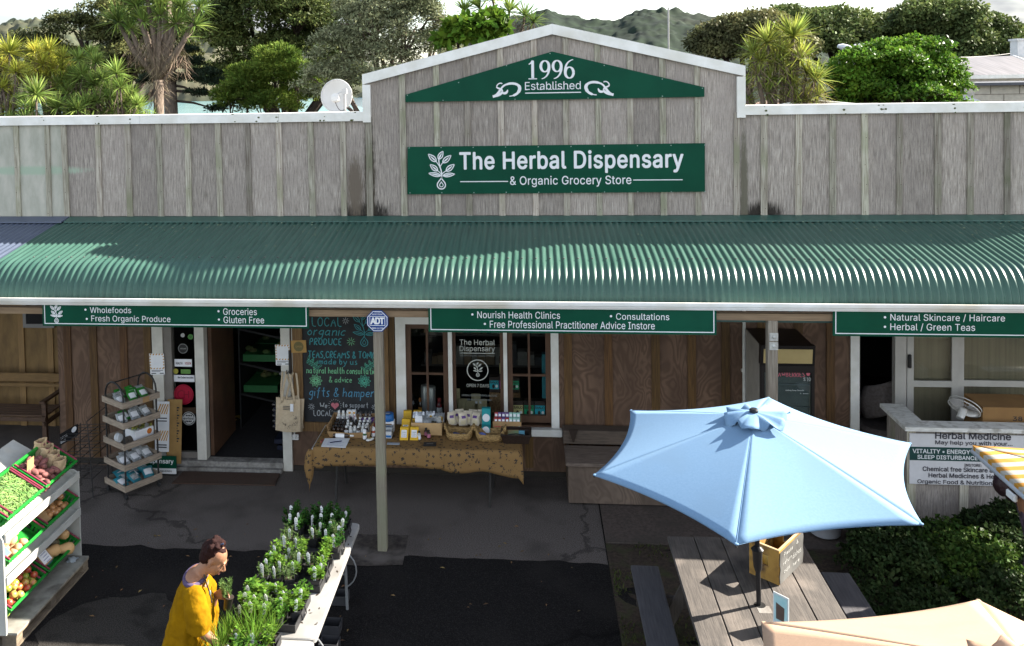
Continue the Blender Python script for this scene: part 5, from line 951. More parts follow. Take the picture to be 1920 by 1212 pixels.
def totes():
 CAN=M('natural calico',(0.52,0.42,0.29),(0.43,0.34,0.23),0.9,30,bump=0.1,c3=(0.47,0.36,0.24));hook=atY(541,668,-0.1)
 mb=MB();mb.box((hook.x-0.012,-0.06,hook.z-0.28),(hook.x+0.012,-0.036,hook.z+0.06));mb.tube([(hook.x,-0.06,hook.z-0.2),(hook.x,-0.20,hook.z-0.2),(hook.x,-0.20,hook.z-0.15)],0.006,6);tag(mb.build('bag_hook',BLACKM),'dark metal hook holding calico bags on the right door jamb','hook')
 hz=hook.z-0.2
 for i,(dx,dy,rot,lab)in enumerate([(-0.035,-0.075,0.10,'plain calico tote bag at the back of the hook, its edge showing at the left'),(0.045,-0.115,-0.11,'calico tote bag with printed side sticking out behind the front bag, at the right'),(0.0,-0.165,-0.03,'front calico tote bag with printed sprig wreath and swing tag by the door')]):
  t=thing('tote_bag',lab,'tote bag',(hook.x+dx*0.3,dy,hz-0.78),0,'tote bags on the door hook');mb=MB();W_,H_=0.165,0.43
  c,s=math.cos(rot),math.sin(rot);pz=hz-0.33
  def T(x,y,z):return(hook.x+dx+x*c-(z)*s,dy+y,pz+x*s+z*c)
  def pt(u,v,sgn):x=(u-0.5)*2*W_*(1-0.06*v);z=-H_*(1-v);bulge=0.022*math.sin(PI*u)*math.sin(PI*min(1,v*0.9+.1))+0.006*math.sin(7*u+i)*v;return T(x,-sgn*bulge,z+0.008*math.sin(5*u+i)*(1-v)+0.02*(1-abs(u-.5)*2)*(-1 if v>.95 else 0))
  mb.grid(lambda u,v:pt(u,v,1),12,10);mb.grid(lambda u,v:pt(1-u,v,0.6),12,10);mb.build('body',CAN,t,smooth='all')
  st=MB()
  for sgn in(1,-1):st.add([q for k in range(9)for q in(lambda x,z,w_:(T(x-w_,-0.012,z),T(x+w_,-0.012,z)))(sgn*(0.082-0.062*(k/8)**1.5),-0.06+(0.385*k/8),0.013)],[(2*k,2*k+1,2*k+3,2*k+2)for k in range(8)])
  st.build('strap',CAN,t,smooth='all',solid=0.003)
  if i==2:
   p=MB();rnd=random.Random(4)
   for k in range(34):a=rnd.uniform(-2.7,0.6);r_=0.095+rnd.uniform(-.012,.012);x,z=r_*math.cos(a)+0.015,-0.26+r_*math.sin(a);d=rnd.uniform(0,6.28);q=[T(x,-0.031,z),T(x+.013*math.cos(d)-.004*math.sin(d),-0.031,z+.013*math.sin(d)+.004*math.cos(d)),T(x+.022*math.cos(d),-0.031,z+.022*math.sin(d)),T(x+.013*math.cos(d)+.004*math.sin(d),-.031,z+.013*math.sin(d)-.004*math.cos(d))];p.add(q,[(0,1,2,3)])
   for k in range(3):p.quad(T(-0.06+0.0*k,-.030,-0.10-0.02*k),T(0.03,-.030,-0.10-.02*k),T(.03,-.030,-0.09-.02*k),T(-.06,-.030,-.09-.02*k))
   p.build('print',flat('faded grey print',(0.16,0.14,0.11)),t);g=MB();g.quad(T(0.035,-.036,-0.155),T(0.078,-.036,-.155),T(0.078,-.038,-0.055),T(.035,-.038,-.055));g.build('swing_tag',PAPER,t)
totes()
def outlet():
 c=atY(552,820,-0.02);t=thing('power_outlet','white double power outlet with conduit low on the wall beside the door','power outlet',(c.x,-0.02,c.z-0.04));mb=MB();mb.bbox((c.x-0.058,-0.03,c.z-0.036),(c.x+0.058,-0.001,c.z+0.036),0.006);mb.build('plate',M('white plastic',(0.66,0.65,0.62),None,0.4),t)
 mb=MB()
 for s in(-0.027,0.027):mb.box((c.x+s-0.012,-0.0325,c.z-0.012),(c.x+s-0.006,-0.0305,c.z+0.002));mb.box((c.x+s+0.006,-0.0325,c.z-0.012),(c.x+s+0.012,-0.0305,c.z+0.002));mb.box((c.x+s-.006,-.0325,c.z+.012),(c.x+s+.006,-.0305,c.z+.024))
 mb.build('socket_hole',INK,t);mb=MB();mb.tube([(c.x-0.0,-0.014,c.z+0.037),(c.x-0.0,-0.014,2.5)],0.011,8);mb.build('conduit',M('white conduit',(0.6,0.59,0.55),None,0.4),t)
outlet()
def doormat():
 pts=[(-4.39,-0.50),(-3.06,-0.475),(-3.09,-0.02-0.12),(-4.37,-0.155)];mb=MB();mb.prism([(x,y,0.003)for x,y in pts],(0,0,0.015));tag(mb.build('doormat',M('dark brown coir',(0.085,0.050,0.036),(0.042,0.026,0.019),0.98,160,bump=0.8,c3=(0.06,0.04,0.03),s3=3)),'worn dark brown coir doormat in front of the shop doorway','doormat')
doormat()
def baskets_stack():
 t=thing('basket_stack','stack of dark blue shopping baskets with chrome handles just inside the doorway','shopping baskets',(-2.95,0.6,0.06));
 o=None
 for k in range(5):
  mb=MB();z=0.06+0.14+0.075*k if k else 0.06;x0,x1,y0,y1=-3.33,-2.98,0.45,0.9
  mb.prism([(x0+.03,y0+.03,z),(x1-.03,y0+.03,z),(x1-.03,y1-.03,z),(x0+.03,y1-.03,z)],(0,0,0.06))if k==0 else None
  mb.prism([(x0,y0,z+.10),(x1,y0,z+.10),(x1,y1,z+.10),(x0,y1,z+.10)],(0,0,0.06));mb.build('basket',flat('dark navy plastic',(0.012,0.016,0.035)),t)
 mb=MB()
 for k in range(5):z=0.40+0.075*k;mb.tube([(-3.335,.9,z),(-3.335,0.44,z),(-2.98,.44,z)],0.012,8)
 mb.build('handle',M('chrome',(0.62,0.62,0.63),None,0.2,metal=0.9),t,smooth=True);mb=MB();mb.prism([(-3.33,0.5,0.60),(-2.98,.5,.62),(-2.98,.9,.92),(-3.2,.9,.9)],(0,0,0.012));mb.build('lid',flat('dark blue cloth',(0.012,0.03,0.09)),t)
baskets_stack()
def crate_mesh(L_,D_,H_,mat_i=0,t=0.012):
 """slotted plastic produce crate, open top, local origin at bottom centre; L along x, D along y"""
 mb=MB();a,b=L_/2,D_/2;e=0.02
 mb.box((-a+e,-b+e,0),(a-e,b-e,t))
 for s in(-1,1):
  for(h0,h1)in((0,0.35),(0.78,1)):mb.prism([(-a+e*(1-h0),s*(b-e*(1-h0)),H_*h0),(a-e*(1-h0),s*(b-e*(1-h0)),H_*h0),(a-e*(1-h1),s*(b-e*(1-h1)),H_*h1),(-a+e*(1-h1),s*(b-e*(1-h1)),H_*h1)],(0,-s*t,0))
  n=15
  for k in range(n):x=-a+e+(2*a-2*e)*k/(n-1);mb.box((x-0.009,s*(b-e*0.4)-t/2,H_*0.34),(x+0.009,s*(b-e*.4)+t/2,H_*0.79))
  for(h0,h1)in((0,0.35),(0.78,1)):mb.prism([(s*(a-e*(1-h0)),-b+e*(1-h0),H_*h0),(s*(a-e*(1-h0)),b-e*(1-h0),H_*h0),(s*(a-e*(1-h1)),b-e*(1-h1),H_*h1),(s*(a-e*(1-h1)),-b+e*(1-h1),H_*h1)],(-s*t,0,0))
  for k in range(9):
   y=-b+e+(2*b-2*e)*k/8
   if k in(3,4,5):continue
   mb.box((s*(a-e*.4)-t/2,y-0.014,H_*.34),(s*(a-e*.4)+t/2,y+0.014,H_*.79))
 for s in(-1,1):mb.bbox((-a-.012,s*b-.014,H_-.012),(a+.012,s*b+.014,H_+.004),.004)
 for s in(-1,1):mb.bbox((s*a-.014,-b+.015,H_-.012),(s*a+.014,b-.015,H_+.004),.004)
 return mb
CRATE=M('bright green crate plastic',(0.010,0.18,0.022),(0.008,0.15,0.017),0.42,3,spec=0.3)
def inside_shelf():
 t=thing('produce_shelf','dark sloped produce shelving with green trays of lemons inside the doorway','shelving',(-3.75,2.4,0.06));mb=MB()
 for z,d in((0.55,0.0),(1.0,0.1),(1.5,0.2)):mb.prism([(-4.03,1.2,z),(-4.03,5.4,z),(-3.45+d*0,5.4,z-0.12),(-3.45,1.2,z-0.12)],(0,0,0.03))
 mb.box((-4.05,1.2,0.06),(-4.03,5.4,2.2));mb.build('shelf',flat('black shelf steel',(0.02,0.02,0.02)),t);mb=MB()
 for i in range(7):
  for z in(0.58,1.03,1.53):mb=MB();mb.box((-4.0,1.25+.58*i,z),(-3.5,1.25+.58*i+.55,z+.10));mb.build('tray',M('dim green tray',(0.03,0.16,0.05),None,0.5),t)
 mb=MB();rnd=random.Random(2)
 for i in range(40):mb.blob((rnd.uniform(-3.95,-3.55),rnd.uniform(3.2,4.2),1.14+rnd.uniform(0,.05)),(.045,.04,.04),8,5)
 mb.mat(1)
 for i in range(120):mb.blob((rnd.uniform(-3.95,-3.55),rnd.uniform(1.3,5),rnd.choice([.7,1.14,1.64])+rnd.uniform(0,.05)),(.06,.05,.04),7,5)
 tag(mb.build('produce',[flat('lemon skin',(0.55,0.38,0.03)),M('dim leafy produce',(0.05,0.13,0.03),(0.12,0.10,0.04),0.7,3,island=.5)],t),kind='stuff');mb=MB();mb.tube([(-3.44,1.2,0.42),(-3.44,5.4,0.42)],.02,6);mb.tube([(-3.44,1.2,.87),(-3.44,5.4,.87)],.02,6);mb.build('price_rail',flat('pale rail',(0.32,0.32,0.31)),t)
inside_shelf()
def seed_rack():
 A=Vector((-4.785,-0.943,0));B=Vector((-4.533,-0.564,0));D=Vector((-5.132,-0.691,0));u=(B-A).normalized();v=Vector((-u.y,u.x,0));Wd=(B-A).length;Dp=abs((D-A).dot(v));Dp=0.40
 rz=math.atan2(u.y,u.x);t=thing('seed_rack','tall black wire trolley with five wooden trays of seed packets beside the door','display rack',tuple(A),rz)
 WT=M('pale rough tray timber',(0.36,0.29,0.22),(0.22,0.175,0.135),0.85,5,(2,2,14),4,0.2);H=1.40
 fr=MB()
 for x in(0.0,Wd):
  pts=[(x,0,0.06),(x,0,H-0.16)]+[(x,Dp/2-Dp/2*math.cos(a*PI/8),H-0.16+0.17*math.sin(a*PI/8))for a in range(1,8)]+[(x,Dp,H-.16),(x,Dp,0.06)];fr.tube(pts,0.012,7)
 fr.tube([(0,Dp/2,H+.01),(Wd,Dp/2,H+0.01)],0.009,6);fr.build('frame',BLACKM,t,smooth=True,world=False)
 for x in(0.0,Wd):
  for y in(0,Dp):cs=MB();cs.lathe([(0.03,-0.012),(0.03,.012)],(x,y,.03),12,rot=(0,PI/2,0));cs.build('castor',BLACKP,t,world=False)
 zs=[0.10,0.36,0.62,0.88,1.13]
 for z in zs:
  mb=MB();h=0.075;mb.box((-0.02,-0.02,z),(Wd+.02,Dp+.02,z+.012));
  mb.box((-.03,-.035,z),(Wd+.03,-.021,z+h));mb.box((-.03,Dp+.021,z),(Wd+.03,Dp+.035,z+h));mb.box((-.03,-.02,z+.001),(-.016,Dp+.02,z+h-.001));mb.box((Wd+.016,-.02,z+.001),(Wd+.03,Dp+.02,z+h-.001));mb.build('tray',WT,t,world=False)
 mw=tworld(t);rnd=random.Random(6)
 CLR=M('clear cellophane',(0.50,0.52,0.52),(0.20,0.22,0.22),0.15,25,spec=0.6);GRN=flat('vivid green packet',(0.03,0.24,0.03),0.35);TQ=flat('turquoise packet',(0.03,0.22,0.27),0.35);DK=M('dark seed',(0.05,0.04,0.03),(0.10,0.08,0.06),0.6,60)
 def packet(x,y,z,w_,h_,tilt,yaw,m,label_m,lab,grp,fat=0.02):
  p=mw@Vector((x,y,z));k=thing('seed_packet',lab,'packet',tuple(p),rz+yaw,grp);mb=MB();Rm=Euler((tilt,0,0)).to_matrix()
  def pt(u_,v_,s):q=Vector(((u_-.5)*w_,-s*fat*math.sin(PI*u_)**.6*math.sin(PI*v_)**.6,v_*h_));q.x+=.004*math.sin(9*v_);return tuple(Rm@q)
  mb.grid(lambda a,b:pt(a,b,1),6,6);mb.grid(lambda a,b:pt(1-a,b,-1),6,6);mb.build('bag',m,k,smooth='all',world=False)
  if label_m:l=MB();l.grid(lambda a,b:tuple(Vector(pt(.14+.72*a,.18+.5*b,1))+Rm@Vector((0,-.004,0))),3,3);l.build('label',label_m,k,world=False)
 for i in range(8):packet(0.05+0.052*i,0.10+0.09*(i%3),zs[4]+.02,.11,.15,math.radians(-52),rnd.uniform(-.3,.3),GRN if i in(2,3,4,5,6)else CLR,PAPER,'seed packet with white label on the top tray of the seed rack','seed packets on the top tray')
 for i in range(5):packet(0.07+0.085*i,0.12+.06*(i%2),zs[3]+.02,.12,.15,math.radians(-50),rnd.uniform(-.3,.3),(GRN if i==1 else CLR),PAPER if i!=3 else None,'clear or green seed packet on the second tray of the seed rack','seed packets on the second tray')
 for i in range(5):packet(0.07+0.08*i,0.10+.07*(i%2),zs[1]+.02,.13,.16,math.radians(-55),rnd.uniform(-.3,.3),CLR,PAPER,'clear packet of seeds with white label on the fourth tray','seed packets on the fourth tray')
 for i in range(8):packet(0.05+0.055*i,0.09+.10*(i%3),zs[0]+.02,.13,.17,math.radians(-60),rnd.uniform(-.4,.4),TQ,CLR if i%2 else PAPER,'turquoise packet on the bottom tray of the seed rack','turquoise packets on the bottom tray',.03)
 for i in range(3):packet(0.10+0.10*i,0.12,zs[2]+.02,.12,.10,math.radians(-65),rnd.uniform(-.3,.3),DK,None,'dark packet lying on the third tray of the seed rack','dark packets on the third tray')
 p=mw@Vector((Wd-0.13,0.20,zs[2]+.08));k=thing('sachet_box','white display box with orange labels and leafy tops on the third tray','box',tuple(p),rz);mb=MB();mb.box((-.13,-.12,-.06),(.13,.12,.06));mb.mat(1);mb.lathe([(.035,0),(.035,.002)],(0.07,-.121,0.01),14,rot=(PI/2,0,0));mb.mat(2);[mb.blob((rnd.uniform(-.11,.11),rnd.uniform(-.1,.1),.065),(.022,.02,.03),6,4)for _ in range(26)];mb.build('carton',[PAPER,flat('orange print',(.55,.16,.02)),M('leafy sachet',(.10,.14,.03),(.25,.2,.04),.6,20,island=.5)],k,world=False)
 p=mw@Vector((-0.03,0.05,zs[2]+.14));k=thing('twine_reel','white reel of twine hanging at the left side of the seed rack','reel',tuple(p),rz);mb=MB();[mb.lathe([(.04,-.006),(.05,-.006),(.05,.006),(.04,.006)],(0,.02*j,0),16,rot=(PI/2,0,0.3))for j in range(4)];mb.build('coil',flat('white twine',(.55,.57,.58)),k,world=False)
 mb=MB();q=mw@Vector((Wd*0.63,-0.04,zs[4]+.04));k=thing('price_card','small tan price card on the front of the top tray','price card',tuple(q),rz);mb.box((-.045,-.004,-.035),(.045,0,.03),(0,.05,0));mb.build('card',KRAFT,k,world=False)
seed_rack()
def leaning_boards():
 c=atZ(300,885,0.02);t=thing('leaning_notice','tall white notice with amber diagonal stripes leaning by the door, behind the seed rack','notice',(-4.66,-0.17,0));mb=MB();x0,x1=-4.74,-4.55;z0,z1=0.28,0.92;y=lambda z:-0.21+0.10*z
 q=lambda a,b,za,zb,off,sk=0.0:mb.add([(a,y(za)-off,za),(b,y(za)-off,za),(b+sk,y(zb)-off,zb),(a+sk,y(zb)-off,zb)],[(0,1,2,3)])
 mb.prism([(x0,y(z0),z0),(x1,y(z0),z0),(x1,y(z1),z1),(x0,y(z1),z1)],(0,.004,0));mb.mat(1)
 for zz in(0.76,0.42):
  for k in range(5):
   a=x0+.015+.032*k;mb.add([(a,y(zz)-.002,zz),(min(a+.016,x1),y(zz)-.002,zz),(min(a+.07,x1),y(zz+.13)-.002,zz+.13),(min(a+.054,x1-.002),y(zz+.13)-.002,zz+.13)],[(0,1,2,3)])
 mb.mat(2)
 for zz in(.70,.665,.36,.33):q(x0+.02,x1-.03,zz,zz+.014,.002)
 mb.build('sheet',[PAPER,AMBER,INK],t)
 t=thing('leaning_board','tall brown board with a column of black handwriting leaning against the sidelight','board',(-4.42,-.12,0));mb=MB();x0,x1=-4.545,-4.40;z0,z1=.12,.94;mb.prism([(x0-.05,-.165,z0),(x1,-.165,z0),(x1+.01,-.09,z1),(x0-.04,-.09,z1)],(0,.012,0));mb.mat(1)
 for k in range(14):z=.40+.033*k;mb.box((-4.455,-.172+.09*(z-.12)/.82*.83-.002,z),(-4.435+.015*math.sin(k*2.1),-.170+.09*(z-.12)/.82*.83-.002,z+.018))
 mb.build('board',[M('brown corrugated card',(.33,.20,.07),(.27,.16,.055),.8,6),INK],t)
 t=thing('pavement_sign','low dark green shop sign with white lettering resting on the paving by the doorstep','sign',(-4.75,-.25,0));mb=MB();x0,x1=-5.05,-4.42;mb.box((x0,-.27,.03),(x1,-.255,.26));mb.mat(1);mb.box((x0,-.273,.03),(x1,-.2705,.10));put_text(mb,'Dispensary',-4.84,-4.455,.15,.225,-.2725,.02);mb.mat(2);put_text(mb,'07 825 7444 / 0800 USEHERBS',-5.0,-4.48,.05,.077,-.2745,.02);mb.mat(3);mb.tube([(x0,-.262,.02),(x1,-.262,.02)],.014,6);mb.build('board',[SGREEN,SWHITE,INK,BLACKP],t)
leaning_boards()
def wire_rack():
 t=thing('wire_rack','low empty black wire display rack with a black header card, left of the seed rack','wire rack',(-5.55,-0.75,0));mb=MB();x0,x1,y0,y1=-5.66,-5.22,-0.92,-0.40
 for x in(x0,x1):
  for y in(y0,y1):mb.tube([(x,y,0),(x+(.03 if x<-5.5 else-.03),y,.72)],.007,5)
 for z in(.22,.48,.70):
  for k in range(6):mb.tube([(x0+.02,y0+(y1-y0)*k/5,z),(x1-.02,y0+(y1-y0)*k/5,z+.02)],.005,4)
  for k in range(4):mb.tube([(x0+.02+(x1-x0-.04)*k/3,y0,z),(x0+.02+(x1-x0-.04)*k/3,y1,z)],.005,4)
 mb.tube([(x1-.03,y0,.70),(x1-.05,y0,.95),(x1-.05,y1,.95),(x1-.03,y1,.70)],.006,5);mb.build('wire_frame',BLACKM,t)
 p=atY(127,815,-0.75);h=MB();a=atY(112,828,-.8);b=atY(146,808,-.6);h.prism([tuple(a+Vector((0,0,-.06))),tuple(b+Vector((0,0,-.06))),tuple(b+Vector((0,0,.09))),tuple(a+Vector((0,0,.09)))],(0,.01,0));h.build('header_card',flat('black card',(.012,.012,.014)),t)
 l=MB();d=(b-a);
 def tx(s,u0,u1,z0,z1):
  me=text_mesh(s,.03);xs=[v.co.x for v in me.vertices];ys=[v.co.y for v in me.vertices]
  for v in me.vertices:uu=u0+(v.co.x-min(xs))/(max(xs)-min(xs))*(u1-u0);v.co=a+d*uu+Vector((0,-.003,z0+(v.co.y-min(ys))/(max(ys)-min(ys))*(z1-z0)))
  l.merge(me);bpy.data.meshes.remove(me)
 tx('LOCAL',.06,.45,.01,.045);tx('BAG.',.06,.36,-.04,-.005);c=a+d*.8+Vector((0,-.004,.045));l.add([tuple(c+d.normalized()*.035*math.cos(2*PI*i/16)+Vector((0,0,.035*math.sin(2*PI*i/16))))for i in range(16)],[tuple(range(16))]);l.build('lettering',PAPER,t)
wire_rack()
def porch_bench():
 t=thing('slatted_bench','dark brown slatted garden bench with armrest in the porch at the far left','bench',(-7.3,0.75,0));WD=M('dark varnished bench timber',(.105,.062,.040),(.06,.036,.025),.45,4,(2,14,14),4,.1);LT=M('golden bench back timber',(.21,.125,.05),(.15,.09,.037),.45,4,(2,14,14),4,.1)
 x0,x1=-8.3,-6.62;s=MB();
 for k in range(5):s.bbox((x0,.52+.088*k,.43),(x1,.52+.088*k+.08,.455),.006)
 s.bbox((x0,.50,.37),(x1,.52,.428),.004);s.build('seat',WD,t);b=MB();b.bbox((x0,.97,.77),(x1-.03,1.0,.90),.01);b.bbox((x0,.965,.70),(x1-.03,.99,.75),.006);b.build('backrest',LT,t)
 for x in(x0+.05,x1-.06):
  for y in(.52,.98):l=MB();l.box((x,y,0),(x+.06,y+.055,.63 if y<.9 else.88));l.build('leg',WD,t)
  a=MB();a.bbox((x-.01,.47,.631),(x+.07,1.0,.665),.008);a.bbox((x+.015,.5,.30),(x+.05,.98,.36),.004);a.build('armrest',WD,t)
 sl=MB()
 for k in range(3):sl.box((x1-.05+.02*k,.98-.0*k,.46),(x1-.035+.02*k,1.0,.88))
 sl.build('side_slat',WD,t)
 w=MB();c0,c1=atY(50,607,1.27),atY(95,575,1.27);w.box((c0 .x,1.26,c0 .z),(c1 .x,1.275,2.6));w.mat(1);w.box((c0 .x-.05,1.255,c0 .z-.06),(c1 .x+.05,1.274,c0 .z-.001));w.box((c0 .x-.05,1.255,c0 .z),(c0 .x-.001,1.274,2.6));wo=w.build('porch_window',[flat('dark window',(.02,.02,.022),.15),M('grey window frame',(.22,.21,.2),None,.6)],shop)
porch_bench()
TZ=0.74
def goods_table():
 t=thing('folding_table','long folding table under a tan cloth in front of the shop window','table',(-1.22,-0.66,0));mb=MB();mb.bbox((-2.44,-1.04,TZ-.05),(0.0,-.29,TZ-.006),.01);mb.build('tabletop',flat('grey plastic top',(.4,.4,.39)),t)
 for x in(-2.18,-0.33):
  for(y0,y1,dx)in((-.86,-.74,-.02),(-.33,-.45,0.0)):l=MB();l.tube([(x+dx,y0,0),(x,y1,TZ-.05)],.016,8);l.build('leg',BLACKM,t,smooth=True)
  l=MB();l.tube([(x,-.80,.45),(x,-.39,.45)],.010,6);l.tube([(x,-.42,.62),(x+.12*(1 if x<-1 else-1),-.6,.7)],.008,6);l.build('brace',BLACKM,t)
 m=bpy.data.materials.new('tan printed cloth');m.use_nodes=True;nt=m.node_tree;N=nt.nodes;L=nt.links;b=N['Principled BSDF'];b.inputs['Roughness'].default_value=.92;b.inputs['Specular IOR Level'].default_value=.1
 tc=N.new('ShaderNodeTexCoord');mp=N.new('ShaderNodeMapping');mp.inputs['Scale'].default_value=(15,15,15);L.new(tc.outputs['Object'],mp.inputs[0]);nz=N.new('ShaderNodeTexNoise');nz.inputs['Scale'].default_value=.9;nz.inputs['Detail'].default_value=2;L.new(mp.outputs[0],nz.inputs['Vector'])
 ad=N.new('ShaderNodeMixRGB');ad.inputs[0].default_value=.22;L.new(mp.outputs[0],ad.inputs[1]);L.new(nz.outputs['Color'],ad.inputs[2])
 wv=N.new('ShaderNodeTexVoronoi');wv.feature='F1';wv.inputs['Scale'].default_value=1.6;L.new(ad.outputs[0],wv.inputs['Vector'])
 n2=N.new('ShaderNodeTexNoise');n2 .inputs['Scale'].default_value=5.5;n2 .inputs['Detail'].default_value=1;L.new(mp.outputs[0],n2 .inputs['Vector'])
 mu=N.new('ShaderNodeMath');mu.operation='MULTIPLY_ADD';mu.inputs[1].default_value=1.1;L.new(n2 .outputs['Fac'],mu.inputs[0]);L.new(wv.outputs['Distance'],mu.inputs[2])
 rp=N.new('ShaderNodeValToRGB');rp.color_ramp.elements[0].position=.80;rp.color_ramp.elements[1].position=.84;rp.color_ramp.elements[0].color=(.045,.038,.032,1);rp.color_ramp.elements[1].color=(.23,.137,.055,1);L.new(mu.outputs[0],rp.inputs[0])
 L.new(rp.outputs[0],b.inputs['Base Color'])
 def cloth(name,lab,x0,x1,drop,zt,left_drop,right_drop,seed):
  nu,nv=60,26;Wt,Dt=x1-x0,.76;rnd=random.Random(seed);ph=rnd.uniform(0,6)
  def fn(u,v):
   x=x0+Wt*u;s=v*(Dt+drop(u))
   if s<Dt:y,z=-.28-s,zt
   else:
    d=s-Dt;k=min(1,d/.05);y=-.28-Dt-.012*k-.010*math.sin(9*u*Wt+ph)*min(1,d/.1)-.004*math.sin(23*u*Wt);z=zt-d+.004*(1-k)
   if left_drop and u<.03 and s>=0:e=(0.03-u)/.03;z-=left_drop(v)*e;x=x0+Wt*.03-.02*e-.03*e*v
   if right_drop and u>.97:e=(u-.97)/.03;z-=right_drop(v)*e;x=x1-Wt*.03+.025*e+.03*e*v
   return(x,y,z+.002*math.sin(7*x+3*y))
  mb=MB();mb.grid(fn,nu,nv);return tag(mb.build(name,m,smooth='all',solid=.003),lab,'tablecloth','tan printed cloths on the goods table')
 cloth('tablecloth','tan leaf printed cloth over the left half of the goods table, corner hanging low',-2.47,-0.86,lambda u:.20+.015*math.sin(8*u)+(.0 if u>.1 else.03),TZ+.004,lambda v:.10+.45*max(0,v-.55),None,1)
 cloth('tablecloth','tan leaf printed cloth with frayed hem over the right half of the goods table',-0.90,0.03,lambda u:.23+.06*u+.02*math.sin(9*u),TZ+.010,None,lambda v:.03+.05*v,2)
 c=MB();pts=bez((-2.44,-1.05,.72),(-2.49,-1.07,.6),(-2.46,-1.03,.42),(-2.47,-1.05,.30),8);c.tube(pts,[.03,.045,.05,.055,.06,.055,.045,.03,.006],8);o=c.build('cloth_corner',m,bpy.data.objects['tablecloth'],smooth='all')
goods_table()
ZT=TZ+.014
def on_table(px,py):return atZ(px,py,ZT)
def bottle(c,r,h,body,cap,label=None,name='bottle',lab='',cat='bottle',grp=None,neck=.5,lie=None):
 t=thing(name,lab,cat,tuple(c),0,grp)
 R=Euler(lie).to_matrix()if lie else None;c=Vector(c)
 mb=MB();mb.lathe([(r*.9,0),(r,.01),(r,h*.62),(r*.9,h*.70),(r*neck,h*.78),(r*neck,h*.82)],tuple(c),12,rot=lie);mb.build('glass',body,t,smooth=True);mb=MB();mb.lathe([(r*neck*1.25,h*.82),(r*neck*1.25,h*.97),(r*neck,h)],tuple(c),12,rot=lie);mb.build('cap',cap,t,smooth=True)
 if label:mb=MB();n=12;k=[(r*1.012,h*.12),(r*1.012,h*.55)];mb.lathe(k,tuple(c),12,rot=lie);mb.build('label',label,t,smooth=True)
 return t
BROWNG=M('brown glass',(.035,.018,.010),None,.15,5,spec=.6);CLEARB=M('pale plastic bottle',(.55,.55,.52),None,.3);WCAP=M('white cap',(.72,.72,.70),None,.4);BCAP=BLACKP;CREAM=flat('cream label',(.6,.52,.34));PINK=flat('pink print',(.45,.16,.24));RED_=flat('red print bright',(.36,.03,.03));YEL=flat('yellow card',(.68,.40,.015));PUR=flat('purple print',(.12,.06,.22));NAVY=flat('navy print',(.02,.05,.15));BLU=flat('strong blue plastic',(.012,.12,.36),.35)
def tray_box():
 a,b=-2.31,-1.77;y0,y1=-.78,-.36;t=thing('card_tray','low brown card tray packed with small bottles, left end of the goods table','tray',((a+b)/2,(y0+y1)/2,ZT));mb=MB();e=.03
 mb.box((a+e,y0+e,ZT),(b-e,y1-e,ZT+.006));
 for(p,q)in(((a+e,y0+e),(b-e,y0+e)),((b-e,y0+e),(b-e,y1-e)),((b-e,y1-e),(a+e,y1-e)),((a+e,y1-e),(a+e,y0+e))):
  P0=Vector((*p,ZT));Q0=Vector((*q,ZT));o=Vector((((p[0]+q[0])/2-(a+b)/2),((p[1]+q[1])/2-(y0+y1)/2),0));o=o.normalized()*e;h=.085 if p[1]==q[1]==y0+e else.16;P1=P0+o+Vector((0,0,h));Q1=Q0+o+Vector((0,0,h));dd=(Q0-P0).normalized()*e;mid=(P1+Q1)/2-Vector((0,0,.018))
  mb.quad(tuple(P0),tuple(Q0),tuple(Q1+dd),tuple(mid),tuple(P1-dd))
 mb.build('card',KRAFT,t,solid=.005)
 rnd=random.Random(3);i=0
 for r_,(y,n,z)in enumerate([(-.69,9,.0),(-.62,9,.012),(-.55,9,.02),(-.48,8,.03),(-.42,8,.05)]):
  for k in range(n):
   x=a+.07+(b-a-.14)*k/(n-1)+rnd.uniform(-.006,.006);left=k<3 and r_<3
   if r_==4 and k in(4,):continue
   bd,cp=(BROWNG,BCAP)if left or rnd.random()<.25 else(BROWNG if rnd.random()<.5 else CLEARB,WCAP);lb=None if left else rnd.choice([PAPER,PAPER,CREAM,flat('grey label',(.3,.33,.33))])
   if r_==4:lb=CREAM if k in(5,6,7)else PAPER;cp=BCAP if k>4 else WCAP;bd=CLEARB if k<4 else BROWNG
   bottle((x,y,ZT+.008+z),.024,.115 if r_<4 else.15,bd,cp,lb,'bottle','small brown or clear bottle in the card tray on the goods table','bottle','small bottles in the card tray')
 for k in range(2):x=a+.205+.055*k;u=thing('tincture_box','upright white and pink box at the back of the bottle tray, %s of the pair'%('left' if k==0 else 'right'),'box',(x,-.40,ZT+.05),0,'pink boxes in the bottle tray');mb=MB();mb.box((x-.024,-.425,ZT+.05),(x+.024,-.385,ZT+.215));mb.mat(1);mb.box((x-.020,-.4275,ZT+.075),(x+.020,-.4255,ZT+.15));mb.mat(2);mb.box((x-.020,-.4275,ZT+.17),(x+.02,-.4255,ZT+.195));mb.build('carton',[PAPER,PINK,AMBER],u)
tray_box()
